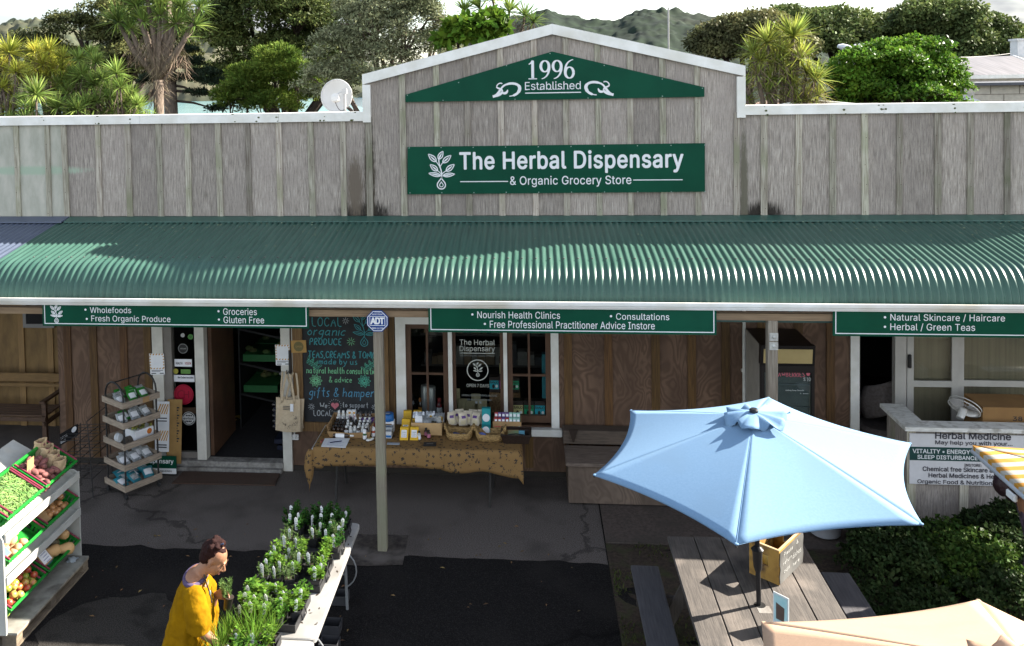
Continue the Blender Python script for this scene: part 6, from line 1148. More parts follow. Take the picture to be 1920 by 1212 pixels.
def table_bits():
 p=[on_table(602,838),on_table(648,840),on_table(656,823),on_table(609,823)];t=thing('clipboard','clipboard holding a white sheet at the left end of the goods table','clipboard',tuple(sum(p,Vector())/4));mb=MB();mb.prism([tuple(q)for q in p],(0,0,.006));mb.build('board',PAPER,t);mb=MB();a=p[3].lerp(p[0],.3);mb.tube([tuple(a+Vector((-.015,.02,.008))),tuple(a+Vector((-.02,-.05,.010)))],.012,6);mb.build('clip',flat('dull red clip',(.25,.06,.05)),t);mb=MB();c=sum(p,Vector())/4
 for k in range(7):v=p[3].lerp(p[0],.15+.11*k);w_=p[2].lerp(p[1],.15+.11*k);mb.tube([tuple(v.lerp(w_,.2)+Vector((0,0,.0075))),tuple(v.lerp(w_,.85-.1*(k%3))+Vector((0,0,.0075)))],.0012,4)
 mb.build('ruling',flat('blue grey ink',(.25,.28,.40)),t);mb=MB();mb.tube([tuple(c+Vector((-.06,-.02,.013))),tuple(c+Vector((.07,.03,.013)))],.006,6);tag(mb.build('pen',flat('dark blue pen',(.02,.025,.07),.3)),'dark blue pen lying on the clipboard','pen')
 q=on_table(630,821);bottle((q.x-.03,q.y,ZT+.03),.03,.25,BROWNG,WCAP,PAPER,'pump_bottle','dark brown bottle with white nozzle lying in front of the card tray','bottle',None,.35,(0,PI/2,0))
 for i,(px,py,lab)in enumerate([(684,823,'white tube with dark green foot, nearest in the tube row'),(688,812,'white tube with navy cap, second of the left tube row'),(692,806,'white tube with red print, third of the left tube row'),(700,818,'white tube with orange print standing beside the post'),(701,804,'white tube with navy cap behind the orange printed one')]):
  c=on_table(px,py);u=thing('cream_tube',lab,'tube',tuple(c),0,'tubes standing left of the post');mb=MB();mb.lathe([(.022,0),(.024,.012),(.023,.10),(.012,.118)],tuple(c),10);mb.build('tube',PAPER,u,smooth=True);mb=MB();mb.lathe([(.0235,.03),(.0238,.07)],tuple(c),10);mb.build('label',[flat('bottle green print',(.03,.10,.04)),NAVY,RED_,flat('orange red print',(.5,.08,.02)),NAVY][i],u,smooth=True)
 for k in range(4):c=on_table(687+7*k,791);x=c.x;u=thing('card_box',['purple topped red box left of the post, first of the row','purple topped red box left of the post, second of the row','purple topped red box left of the post, third of the row','purple topped red box mostly behind the post'][k],'box',(x,-.45,ZT),0,'purple and red boxes beside the post');mb=MB();mb.box((x-.022,-.48,ZT),(x+.022,-.42,ZT+.13));mb.mat(1);mb.box((x-.0225,-.481,ZT+.08),(x+.0225,-.419,ZT+.131));mb.build('carton',[RED_,PUR],u)
 c=on_table(694,826);mb=MB();mb.blob(tuple(c+Vector((0,0,.014))),(.062,.033,.014),14,6,rot=(0,0,.9));mb.mat(1);mb.blob(tuple(c+Vector((0,0,.022))),(.04,.018,.008),10,5,rot=(0,0,.9));u=thing('soap_dish','oval cream soap tin with gold label lying in front of the tubes','soap',tuple(c));mb.build('tin',[WCAP,flat('gold print',(.35,.25,.05))],u,smooth='all')
 c=on_table(733,796);t=thing('blue_tub','round bright blue tub standing on stacked boxes right of the post','tub',tuple(c));bx=MB();x0=c.x-.085
 mb=MB();mb.lathe([(.068,.13),(.070,.14),(.070,.185),(.066,.19),(.066,.21),(.062,.214)],(c.x,-.50,ZT),22);mb.mat(1);mb.box((c.x-.03,-.51,ZT+.2145),(c.x+.02,-.495,ZT+.2155));mb.build('tub',[BLU,PAPER],t,smooth=True)
 for k,(y,z,m_)in enumerate([(-.50,0,PAPER),(-.62,0,flat('grey blue carton',(.35,.38,.40))),(-.70,0,flat('pale carton',(.55,.56,.55)))]):
  u=thing('tea_carton',['white carton with tan picture under the blue tub','grey carton with blue lettering, middle of the leaning row','white carton with blue foot, front of the leaning row'][k],'box',(c.x,y,ZT),0,'cartons right of the post');mb=MB();h=.13 if k==0 else.12-.02*k;mb.box((c.x-.075,y-.045,ZT+z),(c.x+.075,y+.045,ZT+h));mb.mat(1);mb.box((c.x-.04,y-.0465,ZT+.05),(c.x+.05,y-.0455,ZT+.10))if k==0 else mb.box((c.x-.07,y-.0465,ZT+.01),(c.x+.07,y-.0455,ZT+.035));mb.mat(2);mb.box((c.x-.06,y-.03,ZT+h+.001),(c.x+.06,y-.015,ZT+h+.002));mb.build('carton',[m_,KRAFT if k==0 else BLU,NAVY],u)
 c=on_table(740,833);mb=MB();mb.box((c.x-.09,c.y-.02,ZT),(c.x+.06,c.y+.02,ZT+.01));u=thing('flat_sachet','flat grey sachet lying at the front, right of the post','sachet',tuple(c));mb.build('sachet',flat('grey foil',(.3,.33,.37),.3),u)
 for k in range(6):
  col,row=k%2,k//2;px=(757 if col==0 else 776)+row*3;c=on_table(px,826-13*row);z=ZT+.055*row;u=thing('yellow_carton','yellow carton with white label in the stepped display, '+['front left','front right','middle left','middle right','back left','back right'][k],'box',(c.x,c.y,ZT),0,'yellow cartons right of the post');mb=MB();w_=.05;mb.prism([(c.x-w_,c.y,ZT),(c.x+w_,c.y,ZT),(c.x+w_,c.y+.07,ZT+.13+.02*row),(c.x-w_,c.y+.07,ZT+.13+.02*row)],(0,.035,0));mb.mat(1);mb.prism([(c.x-w_*.65,c.y+.013,ZT+.03),(c.x+w_*.65,c.y+.013,ZT+.03),(c.x+w_*.65,c.y+.055,ZT+.105),(c.x-w_*.65,c.y+.055,ZT+.105)],(0,-.004,.001));mb.mat(2)
  for j in range(3):mb.box((c.x-w_*.45,c.y+.018+.011*j-.003,ZT+.044+.019*j),(c.x+w_*.45,c.y+.016+.011*j,ZT+.049+.019*j))
  mb.build('carton',[YEL,PAPER,INK],u)
 c=on_table(788,816);mb=MB();mb.prism([(c.x-.055,c.y,ZT),(c.x+.035,c.y,ZT),(c.x+.02,c.y+.06,ZT+.21),(c.x-.07,c.y+.06,ZT+.21)],(0,.004,0));mb.mat(1);mb.lathe([(.028,0),(.028,.002)],(c.x-.015,c.y+.026,ZT+.075),12,rot=(math.radians(74),0,0));u=thing('white_card','white standing card with gold leaf print beside the yellow cartons','card',tuple(c));mb.build('card',[PAPER,flat('ochre leaf print',(.42,.30,.08))],u)
 for(px,py,lab)in[(786,824,'white spray bottle in front of the white card'),(799,818,'small black bottle with pink label, left of the pair'),(804,822,'small black bottle with pink label, right of the pair')]:bottle(tuple(on_table(px,py)),.022,.10,BROWNG if 'black' in lab else CLEARB,BCAP,PINK if 'pink' in lab else PAPER,'dropper_bottle',lab,'bottle','small bottles before the card box')
 a,b,y0,y1=-1.30,-0.93,-.62,-.34;t=thing('card_box_open','open tan card box filled with silver and yellow foil packets','box',((a+b)/2,-.48,ZT));mb=MB()
 for q in(((a,y0),(b,y0)),((b,y0),(b,y1)),((b,y1),(a,y1)),((a,y1),(a,y0))):mb.quad((*q[0],ZT),(*q[1],ZT),(*q[1],ZT+.15),(*q[0],ZT+.15))
 mb.build('card',M('light tan card',(.50,.33,.16),(.44,.28,.13),.8,6),t,solid=.006);rnd=random.Random(5);FOIL=M('silver foil',(.62,.64,.66),(.35,.37,.39),.28,30,metal=.6,bump=.4)
 for k in range(11):
  x=a+.05+.027*k+rnd.uniform(-.01,.01);y=rnd.uniform(y0+.05,y1-.04);u=thing('foil_packet','crumpled silver foil packet with yellow label in the tan card box','packet',(x,y,ZT+.10),0,'foil packets in the card box');mb=MB();tl=rnd.uniform(.6,1.1)
  f=lambda uu,vv:(x+(uu-.5)*.11,y+.11*vv*math.cos(tl)-.05,ZT+.10+.13*vv*math.sin(tl)+.018*math.sin(PI*uu)*math.sin(PI*vv)+.006*math.sin(17*uu+11*vv+k));mb.grid(f,8,8)
  if k%2==0:mb.mat(1);mb.grid(lambda uu,vv:tuple(Vector(f(.2+.6*uu,.1+.35*vv))+Vector((0,-.006,.004))),3,3)
  mb.build('packet',[FOIL if k!=9 else M('clear crumpled film',(.5,.5,.47),(.3,.3,.28),.2,25),YEL if k%4 else flat('black print',(.03,.03,.02))],u,smooth='all')
 WICK=M('seagrass wicker',(.40,.26,.105),(.17,.105,.04),.85,38,(1,1,2.4),3,.9,lo=.4,hi=.6)
 c=Vector((-.63,-.42,ZT));t=thing('wicker_basket','shallow round wicker basket heaped with cream snack bags','basket',tuple(c));mb=MB();mb.lathe([(.20,0),(.255,.07),(.27,.095),(.25,.095),(.22,.06),(.19,.02)],tuple(c),26,1,.62);mb.build('basket',WICK,t,smooth=True)
 CREAMB=M('cream snack bag',(.66,.58,.46),(.52,.45,.34),.6,16,bump=.3)
 for k in range(9):
  x=c.x-.18+.045*k;y=c.y-.06+.05*(k%3);u=thing('snack_bag','cream snack bag with purple print in the shallow wicker basket','bag',(x,y,ZT+.07),0,'snack bags in the wicker basket');mb=MB();rz_=rnd.uniform(-.35,.35);tl=rnd.uniform(1.0,1.4)
  def f(uu,vv,s=1):q=Vector(((uu-.5)*.105,-s*.028*math.sin(PI*uu)**.7*math.sin(PI*min(1,vv*1.05))**.5-.0,0));h=.16*vv;v=Vector((q.x+.006*math.sin(8*vv+k),q.y*1.0,h));v=Euler((-(PI/2-tl),0,rz_)).to_matrix()@v;return tuple(v+Vector((x,y,ZT+.07)))
  mb.grid(lambda a_,b_:f(a_,b_,1),7,7);mb.grid(lambda a_,b_:f(1-a_,b_,-1),7,7);mb.mat(1);mb.grid(lambda a_,b_:tuple(Vector(f(.25+.5*a_,.55+.2*b_,1))+Vector((0,-.003,.001))),3,2);mb.mat(2);mb.grid(lambda a_,b_:tuple(Vector(f(.2+.6*a_,.12+.3*b_,1))+Vector((0,-.003,.001))),3,2);mb.build('bag',[CREAMB,PUR,CREAM],u,smooth='all')
 for k in range(2):x=-.395;u=thing('teal_carton',['tall teal and white carton standing right of the snack bags','small teal and white carton in front of the tall one'][k],'box',(x,-.5-.09*k,ZT),0,'teal and white cartons');h=.30 if k==0 else.11;y=-.48-.10*k;mb=MB();mb.box((x-.052,y-.03,ZT),(x+.052,y+.03,ZT+h));mb.mat(1);mb.lathe([(.05,0),(.05,.0015)],(x+.0,y-.031,ZT+h*.62),14,rot=(PI/2,0,0),sx=.9);mb.box((x-.05,y-.0325,ZT+.01),(x+.02,y-.0312,ZT+h*.3));mb.build('carton',[TEAL,PAPER],u)
 t=thing('step_box','flat tan box used as a step under the card tray of packs','box',(-.12,-.42,ZT));mb=MB();mb.bbox((-.33,-.60,ZT),(.0,-.33,ZT+.075),.004);mb.build('card',M('tan step card',(.40,.24,.09),(.34,.20,.075),.8,5),t)
 t=thing('pack_tray','brown card tray of red, purple and mint packs under the right window sash','tray',(-.13,-.45,ZT+.076));mb=MB();z=ZT+.077;mb.box((-.31,-.56,z),(.03,-.55,z+.085));mb.box((-.31,-.36,z),(.03,-.35,z+.085));mb.box((-.31,-.549,z),(-.30,-.361,z+.085));mb.box((.02,-.549,z),(.03,-.361,z+.085));mb.box((-.30,-.549,z),(.02,-.361,z+.01));mb.build('card',KRAFT,t)
 MINT=flat('mint pack',(.30,.52,.45));
 for k in range(14):r_,c_=k//7,k%7;x=-.275+.045*c_;y=-.52+.07*r_;m_=[RED_,PUR,PUR,PUR,MINT,MINT,MINT][c_]if r_ else[RED_,RED_,PUR,RED_,MINT,MINT,MINT][c_];u=thing('small_pack','%s pack in the brown card tray under the right sash'%{RED_:'red',PUR:'purple',MINT:'mint green'}[m_],'pack',(x,y,z+.01),0,'packs in the brown card tray');mb=MB();zz=z+.012+.04*r_;mb.box((x-.020,y-.03,zz),(x+.020,y+.03,zz+.105),(-.25,0,rnd.uniform(-.1,.1)));mb.mat(1);mb.box((x-.014,y-.034,zz+.06),(x+.014,y-.030,zz+.088),(-.25,0,0),(x,y,zz+.05));mb.build('carton',[m_,PAPER],u)
 def ear_basket(cx,cy,w_,d_,lab,contents):
  t=thing('seagrass_basket',lab,'basket',(cx,cy,ZT),0,'open seagrass baskets');mb=MB();n=28
  def ring(r,z,ear=0):return[(cx+w_*r*math.copysign(abs(math.cos(2*PI*i/n))**.7,math.cos(2*PI*i/n)),cy+d_*r*math.copysign(abs(math.sin(2*PI*i/n))**.7,math.sin(2*PI*i/n)),ZT+z+ear*max(0,abs(math.cos(2*PI*i/n))-.6)**1*.16)for i in range(n)]
  rr=[(.82,0,0),(.95,.045,0),(1,.095,1),(.93,.095,1),(.86,.04,0),(.75,.012,0)];vs=sum([ring(*q)for q in rr],[]);fs=[(k*n+i,k*n+(i+1)%n,(k+1)*n+(i+1)%n,(k+1)*n+i)for k in range(5)for i in range(n)]+[tuple(range(n-1,-1,-1)),tuple(range(5*n,6*n))];mb.add(vs,fs);mb.build('basket',WICK,t,smooth='all')
  for s in(-1,1):h=MB();h.tube([(cx+s*w_*.98,cy-.05,ZT+.12),(cx+s*w_*1.04,cy-.03,ZT+.17),(cx+s*w_*1.04,cy+.03,ZT+.17),(cx+s*w_*.98,cy+.05,ZT+.12)],.011,6);h.build('ear',WICK,t,smooth=True)
  for k,(dx,dy,m_,lb)in enumerate(contents):mb=MB();mb.blob((cx+dx,cy+dy,ZT+.05),(.05,.03,.022),9,6,.1,k,(0,.3,k));tag(mb.build('small_pouch',m_,smooth='all'),lb,'pouch')
 ear_basket(-.71,-.70,.165,.105,'oval seagrass basket with two ears, left of the pair at the table front',[(-.03,0,flat('dark blue pouch',(.06,.08,.18)),'dark blue pouch inside the left seagrass basket'),(.06,-.02,flat('grey pouch',(.2,.2,.22)),'grey pouch inside the left seagrass basket')])
 ear_basket(-.34,-.71,.18,.115,'oval seagrass basket with two ears, right of the pair at the table front',[(-.09,.02,flat('blue pouch',(.14,.20,.55)),'blue and white pouch inside the right seagrass basket')])
 cx,cy=-.03,-.71;RAT=M('dark rattan',(.030,.016,.010),(.014,.008,.006),.5,40,(1,1,2),3,.7);t=thing('rattan_tray','square dark rattan tray holding a green and blue packet, right end of the table','tray',(cx,cy,ZT));mb=MB();w_,d_=.17,.13
 for q in(((-1,-1),(1,-1)),((1,-1),(1,1)),((1,1),(-1,1)),((-1,1),(-1,-1))):P_=lambda s,k,z:(cx+s[0]*w_*k,cy+s[1]*d_*k,ZT+z);mb.quad(P_(q[0],.85,0),P_(q[1],.85,0),P_(q[1],1,.10),P_(q[0],1,.10));mb.tube([P_(q[0],1,.10),P_(q[1],1,.10)],.012,6)
 mb.quad(*[(cx+a_*w_*.85,cy+b_*d_*.85,ZT+.004)for a_,b_ in((-1,-1),(1,-1),(1,1),(-1,1))]);mb.build('tray',RAT,t,solid=.006);u=thing('tea_packet','green and pale blue packet lying in the dark rattan tray','packet',(cx,cy,ZT+.05));mb=MB();mb.box((cx-.10,cy-.02,ZT+.04),(cx+.03,cy+.09,ZT+.06),(.5,0,0));mb.mat(1);mb.box((cx+.031,cy-.02,ZT+.04),(cx+.10,cy+.09,ZT+.06),(.5,0,0));mb.build('packet',[M('green photo print',(.20,.30,.16),(.30,.22,.12),.5,25),flat('pale blue print',(.16,.42,.55))],u)
 mb=MB();mb.tube([(cx-.09,cy-.06,ZT+.09),(cx,cy-.075,ZT+.105),(cx+.09,cy-.06,ZT+.09)],.007,6);tag(mb.build('spectacles_arm',BLACKP),'thin black looped handle lying across the dark rattan tray','handle')
 c=on_table(806,834);mb=MB();mb.box((c.x-.075,c.y-.045,ZT),(c.x+.075,c.y+.045,ZT+.012),(.05,0,.08));mb.mat(1);mb.box((c.x-.04,c.y-.02,ZT+.0135),(c.x+.04,c.y+.01,ZT+.0145));u=thing('black_pouch','flat black pouch with faint grey print at the front edge of the table','pouch',tuple(c));mb.build('pouch',[BLACKP,flat('faint grey print',(.13,.13,.12))],u)
table_bits()
def window_display():
 z0=.66;rnd=random.Random(9)
 t=thing('display_shelf','dark display shelf inside the shop window','shelf',(-.5,.35,0));mb=MB();mb.box((-1.45,.11,z0-.04),(.42,.75,z0));mb.build('board',SASH,t)
 def at(px,py,Y):return atY(px,py,Y)
 def can(lab,px,h,r,Y,m,cat='canister',top=None):
  c=at(px,790,Y);u=thing('canister',lab,cat,(c.x,Y,z0));mb=MB();mb.lathe([(r,0),(r,h*.9),(r*.96,h*.92),(r*.96,h),(r*.5,h*1.02)],(c.x,Y,z0),18);mb.build('can',m,u,smooth=True);return u
 ST=M('brushed steel',(.45,.46,.47),(.36,.37,.38),.3,4,(30,30,1),metal=.7);can('tall steel canister behind the left sash, left of the pair',798,.42,.055,.22,ST);can('tall steel canister behind the left sash, right of the pair',810,.42,.055,.18,ST)
 bottle((at(788,770,.2).x,.2,z0),.03,.26,BROWNG,flat('orange cap',(.35,.12,.03)),flat('orange label',(.45,.18,.04)),'bottle','slim brown bottle with orange label behind the left sash','bottle');bottle((at(824,770,.2).x,.2,z0),.04,.26,flat('deep red bottle',(.13,.015,.02),.2),flat('red cap',(.2,.02,.02)),PAPER,'bottle','dark red bottle with white label behind the left sash','bottle')
 u=thing('steel_kettle','dark kettle with bright metal edges behind the left sash','kettle',(at(772,760,.3).x,.3,z0));c=at(772,760,.3);mb=MB();mb.lathe([(.09,0),(.10,.05),(.09,.18),(.05,.24),(.02,.27)],(c.x,.3,z0),18);mb.tube([(c.x+.08,.3,z0+.1),(c.x+.15,.28,z0+.2)],.018,8);mb.build('body',M('dark steel',(.06,.06,.065),None,.2,metal=.8),u,smooth=True)
 KB=M('kraft pouch',(.34,.29,.17),(.25,.21,.12),.8,6)
 for i,(px,h,Y)in enumerate([(855,.32,.4),(868,.22,.3),(882,.2,.28),(893,.26,.38),(905,.22,.3)]):c=at(px,790,Y);u=thing('kraft_pouch','pale kraft pouch standing behind the middle pane, %s from the left'%['first','second','third','fourth','fifth'][i],'pouch',(c.x,Y,z0),0,'kraft pouches in the window');mb=MB();mb.grid(lambda a,b:(c.x+(a-.5)*.12,Y-.04*math.sin(PI*a)*(1-b*.8),z0+h*b),6,6);mb.grid(lambda a,b:(c.x+(.5-a)*.12,Y+.04*math.sin(PI*a)*(1-b*.8),z0+h*b),6,6);mb.build('pouch',KB,u,smooth='all')
 u=thing('wicker_hamper','wicker hamper behind the right mullion carrying colourful boxes','hamper',(-.1,.4,z0));c0,c1=at(918,770,.4),at(975,738,.4);mb=MB();mb.box((c0 .x,.4,z0),(c1 .x,.65,c1 .z));mb.build('hamper',M('brown wicker',(.22,.13,.06),(.11,.06,.03),.8,40,bump=.6),u);zc=c1 .z+.002
 def choc(lab,px0,px1,Y,z,h,col,word=True):
  a,b=at(px0,750,Y).x,at(px1,750,Y).x;u=thing('chocolate_box',lab,'box',((a+b)/2,Y,z),0,'bright boxes in the window');mb=MB();mb.mat(1);mb.box((a,Y,z),(b,Y+.12,z+h));mb.mat(0);mb.box((a+.004,Y-.003,z+h*.22),(b-.004,Y-.001,z+h*.78));mb.mat(1)
  if word:put_text(mb,'BANJO',a+.01,b-.01,z+h*.60,z+h*.74,Y-.0045,.03);mb.blob(((a+b)/2-.01,Y-.004,z+h*.40),(.018,.001,.03),8,5);mb.mat(2);mb.blob((b-.03,Y-.005,z+h*.42),(.017,.001,.02),8,5)
  mb.build('carton',[col,flat('dark brown carton',(.035,.022,.018)),PAPER],u)
 TQ2,GN2,CR2,MG2=flat('bright turquoise card',(.02,.36,.45)),flat('emerald card',(.02,.36,.17)),flat('straw card',(.55,.48,.22)),flat('magenta card',(.25,.05,.20))
 choc('turquoise banded box on the wicker hamper, seen through the middle pane',918,936,.42,zc,.20,TQ2);choc('magenta banded box beside the turquoise one on the hamper',936.5,944,.43,zc,.20,MG2,False);choc('green banded box on the wicker hamper, seen through the right sash',958,974,.42,zc,.20,GN2)
 choc('straw coloured box on the sill of the right sash',962,981,.09,z0+.03,.25,CR2);choc('emerald green box on the sill of the right sash',982,1001,.09,z0+.03,.25,GN2);choc('turquoise box on the sill of the right sash',1002,1022,.09,z0+.03,.25,TQ2);choc('upright straw box on top of the turquoise banded box',937,943,.40,zc+.202,.25,CR2,False)
 u=thing('turquoise_bag','tall turquoise paper bag at the right edge of the right sash','bag',(.33,.2,z0));mb=MB();c0=at(1017,770,.2);mb.box((c0 .x,.2,z0+.28),(c0 .x+.06,.32,z0+.85));mb.build('bag',M('turquoise paper',(.03,.18,.21),(.02,.13,.16),.7,8),u)
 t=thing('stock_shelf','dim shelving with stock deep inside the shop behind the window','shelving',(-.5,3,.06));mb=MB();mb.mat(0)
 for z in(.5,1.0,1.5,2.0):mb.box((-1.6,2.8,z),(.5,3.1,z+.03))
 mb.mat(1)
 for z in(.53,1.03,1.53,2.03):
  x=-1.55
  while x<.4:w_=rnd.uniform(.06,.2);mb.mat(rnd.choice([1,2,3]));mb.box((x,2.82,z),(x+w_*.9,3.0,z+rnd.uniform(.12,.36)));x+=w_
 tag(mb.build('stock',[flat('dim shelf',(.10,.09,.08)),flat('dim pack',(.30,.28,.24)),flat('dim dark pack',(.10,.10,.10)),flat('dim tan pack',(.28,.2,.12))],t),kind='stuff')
window_display()
def box_seat():
 t=thing('box_seat','long weathered wooden box seat against the brown wall, partly under the blue umbrella','bench',(1.5,-.45,0));PW=ply_brown('weathered seat ply',(.17,.125,.095),(.125,.09,.068),(.085,.062,.048));x0,x1=.58,2.68
 mb=MB();mb.box((x0,-.75,.03),(x1,-.70,.475));mb.box((x0,-.70,.03),(x0+.03,-.03,.475));mb.build('front_panel',PW,t);mb=MB();mb.bbox((x0-.03,-.79,.477),(x1,-.25,.52),.008);mb.build('seat',M('weathered seat plank',(.20,.155,.125),(.10,.075,.06),.8,3,(2,22,22),5,.3),t)
 mb=MB();mb.box((x0-.03,-.792,.475),(x1,-.7905,.56))if False else None;mb.bbox((x0-.04,-.24,.53),(x1,-.05,.70),.006);mb.build('back_ledge',M('dark seat board',(.11,.082,.062),(.065,.05,.04),.8,3,(2,20,20),5,.2),t)
 mb=MB();p=atY(1075,830,-.245);mb.prism([(p.x-.055,-.245,.715),(p.x+.055,-.245,.715),(p.x+.008,-.245,.56),(p.x-.008,-.245,.56)],(0,-.02,0));mb.build('bracket',flat('rusty dark steel',(.03,.018,.012)),t)
box_seat()
def fridge():
 x0,x1,yf,H=2.775,3.375,-.80,1.95;t=thing('display_fridge','tall black fronted drinks fridge with amber header panel behind the second post','fridge',((x0+x1)/2,-.45,0));mb=MB();mb.bbox((x0,yf+.06,.05),(x1,-.08,H),.012);mb.mat(1);mb.prism([(x0,yf+.0,1.73),(x1,yf+.0,1.73),(x1,yf-.03,1.965),(x0,yf-.03,1.965)],(0,.09,0));mb.mat(1);mb.box((x0+.005,yf+.06,H+.001),(x1-.005,-.09,H+.004));mb.build('cabinet',[M('beige cabinet side',(.36,.33,.29),None,.5),M('black fridge trim',(.014,.012,.012),None,.4)],t)
 mb=MB();mb.prism([(x0+.03,yf-.006,1.755),(x1-.03,yf-.006,1.755),(x1-.03,yf-.030,1.925),(x0+.03,yf-.030,1.925)],(0,-.004,0));mb.build('header_panel',M('amber header panel',(.46,.36,.17),(.40,.31,.14),.35,3),t)
 d=MB();z0,z1=.15,1.725;a=.045;d.box((x0,yf,z0),(x0+a,yf+.05,z1));d.box((x1-a+.012,yf,z0),(x1,yf+.05,z1));d.box((x0+a,yf,z1-.08),(x1-a+.012,yf+.05,z1));d.box((x0+a,yf,z0),(x1-a+.012,yf+.05,z0+.1));do=d.build('door',_mats['black fridge trim'],t);g=MB();g.box((x0+a,yf+.02,z0+.1),(x1-a+.012,yf+.025,z1-.08));g.build('door_glass',glass_mat('fridge glass',(.75,.80,.80),.22),do)
 s=MB();s.quad((x0+a,yf+.062-.004,z0),(x1-a,yf+.058,z0),(x1-a,yf+.058,z1),(x0+a,yf+.058,z1));s.mat(1)
 for k in range(5):s.box((x0+a+.01,yf+.035,.45+.26*k),(x1-a+.002,yf+.056,.462+.26*k))
 s.build('fridge_shelf',[M('dim fridge liner',(.20,.225,.225),None,.4),flat('shelf wire',(.22,.25,.26))],t)
 l=MB();f=lambda px,py:(atY(px,py,yf+.018).x,atY(px,py,yf+.018).z);y=yf+.0175;q=lambda s,xa,xb,yb,h,sd,w_=.007:hand(l,s,f(xa,yb)[0],f(xb,yb)[0],f(xa,yb)[1],h,y,w_,sd)
 l.mat(0);q('STRAWBERRIES',1441,1509,706,.055,1);hx,hz=f(1515.5,701);l.blob((hx,y,hz),(.022,.001,.026),10,6);l.mat(1);q('Spray Free',1440,1477,698,.022,2,.005);q('$10',1506,1520,715,.045,3);q('making Easy Smooth',1473,1507,733,.016,4,.004);q('$8 each',1500,1516,739,.014,5,.004);l.build('chalk_writing',[flat('pink chalk',(.55,.14,.18)),flat('pale chalk',(.42,.46,.45))],do)
fridge()
def counter():
 t=thing('counter_wall','low timber clad wall with white painted capping at the right end of the verandah','wall',(5.5,-1.0,0));x0=4.33;z=1.086;mb=MB();mb.box((x0,-.96,0),(9,-.90,z));mb.box((x0,-.899,0),(x0+.06,-.36,z));mb.mat(1)
 for x in(x0+.03,4.92,5.42,5.92,6.4):mb.box((x-.045,-.98,0),(x+.045,-.961,z-.01))
 mb.box((x0-.02,-.6,0),(x0-.001,-.52,z-.01));mb.build('cladding',[PLY,BATTEN],t);CAPW=M('flaking white paint',(.76,.75,.72),(.55,.54,.50),.6,9,(1,6,6),6,.2,c3=(.35,.33,.29),s3=11)
 mb=MB();mb.prism([(x0-.06,-1.04,z),(9,-1.04,z),(9,-.83,z),(x0+.205,-.83,z)],(0,0,.045));mb.prism([(x0-.06,-1.035,z+.001),(x0+.20,-.83,z+.001),(x0+.20,-.30,z+.001),(x0-.06,-.30,z+.001)],(0,0,.044));mb.build('capping',CAPW,t)
 s=thing('medicine_sign','white painted sign with dark green band listing herbal medicine, on the low wall','sign',(4.9,-1.0,.46));xa,xb,za,zb=4.335,5.60,.475,1.045;y=-.992;mb=MB();mb.box((xa,y,za),(xb,y+.010,zb));DG=M('deep teal sign paint',(.012,.055,.05),None,.5);DT=M('charcoal lettering',(.05,.048,.06),None,.6);mb.build('board',M('off white sign board',(.62,.61,.62),(.54,.53,.54),.6,4,c3=(.46,.45,.45),s3=2),s)
 f=lambda px,py:(atY(px,py,y).x,atY(px,py,y).z);b=MB();p0,p1=f(1706,862.8),f(1706,837.6);b.box((xa,y-.003,p0[1]),(xb,y-.001,p1[1]));b.build('band',DG,s)
 def wr(mbx,st,xa_,xb_,yb,yt,bold=.03,yy=y-.0035):a,b_=f(xa_,yb),f(xa_,yt);put_text(mbx,st,a[0],f(xb_,yb)[0],a[1],b_[1],yy,bold)
 l=MB();wr(l,'Herbal Medicine',1753.5,1895,822.5,810.2,.035);wr(l,'May help you with your...',1753.5,1898,835,825.5,.025);wr(l,'INSTORE:',1808,1840,874.8,869.6,.03);wr(l,'Chemical free Skincare &',1730,1862,883,874.6,.03);wr(l,'Herbal Medicines & Herbal Teas',1741,1915,895,886.6,.03);wr(l,'Organic Food & Nutritional Supplements',1720,1950,908,898.7,.03);l.build('lettering',DT,s)
 w_=MB();wr(w_,'VITALITY • ENERGY • DIGESTION',1711,1893,849.2,841.5,.03,y-.005);wr(w_,'SLEEP DISTURBANCE • STRESS',1720,1886,860.1,852.9,.03,y-.005);w_.build('band_lettering',SWHITE,s)
 c=atY(1806,770,-.62);t=thing('desk_fan','white desk fan tilted back on the low wall capping','fan',(c.x,-.6,z+.045));WPL=M('cream fan plastic',(.62,.60,.56),None,.4);n=Vector((.50,.42,.62)).normalized();u_=n.orthogonal().normalized();v_=n.cross(u_);cc=Vector((c.x+.02,-.6,c.z+.02));g=MB();R_=.17
 for r_,o_ in((1,0),(1,.04),(.25,.055),(.25,-.02)):g.tube([cc+n*o_+(u_*math.cos(2*PI*i/28)+v_*math.sin(2*PI*i/28))*R_*r_ for i in range(29)],.006 if r_==1 else.004,5)
 for k in range(30):d=u_*math.cos(2*PI*k/30)+v_*math.sin(2*PI*k/30);g.tube([cc+d*R_,cc+n*.035+d*R_*.7,cc+n*.055+d*R_*.2],.0018,3);g.tube([cc+d*R_,cc-n*.03+d*R_*.7,cc-n*.03+d*R_*.2],.0018,3)
 g.build('guard',WPL,t);b_=MB()
 for k in range(3):
  d=u_*math.cos(2*PI*k/3+.4)+v_*math.sin(2*PI*k/3+.4);e=n.cross(d);b_.add([cc+n*.012+d*R_*a_+e*w2+n*w2*.25 for a_,w2 in((.15,-.02),(.5,-.07),(.88,-.06),(.92,.02),(.6,.06),(.15,.03))],[tuple(range(6))])
 b_.build('blade',M('clear grey blade',(.5,.48,.48),None,.3),t,solid=.003);mb=MB();mb.tube([cc-n*.02,cc-n*.14],[.045,.04],12);mb.tube([cc-n*.10,Vector((cc.x+.06,-.6,z+.05))],.018,8);mb.lathe([(.085,0),(.08,.02),(.02,.03)],(cc.x+.06,-.6,z+.046),18);mb.build('motor_housing',WPL,t,smooth=True)
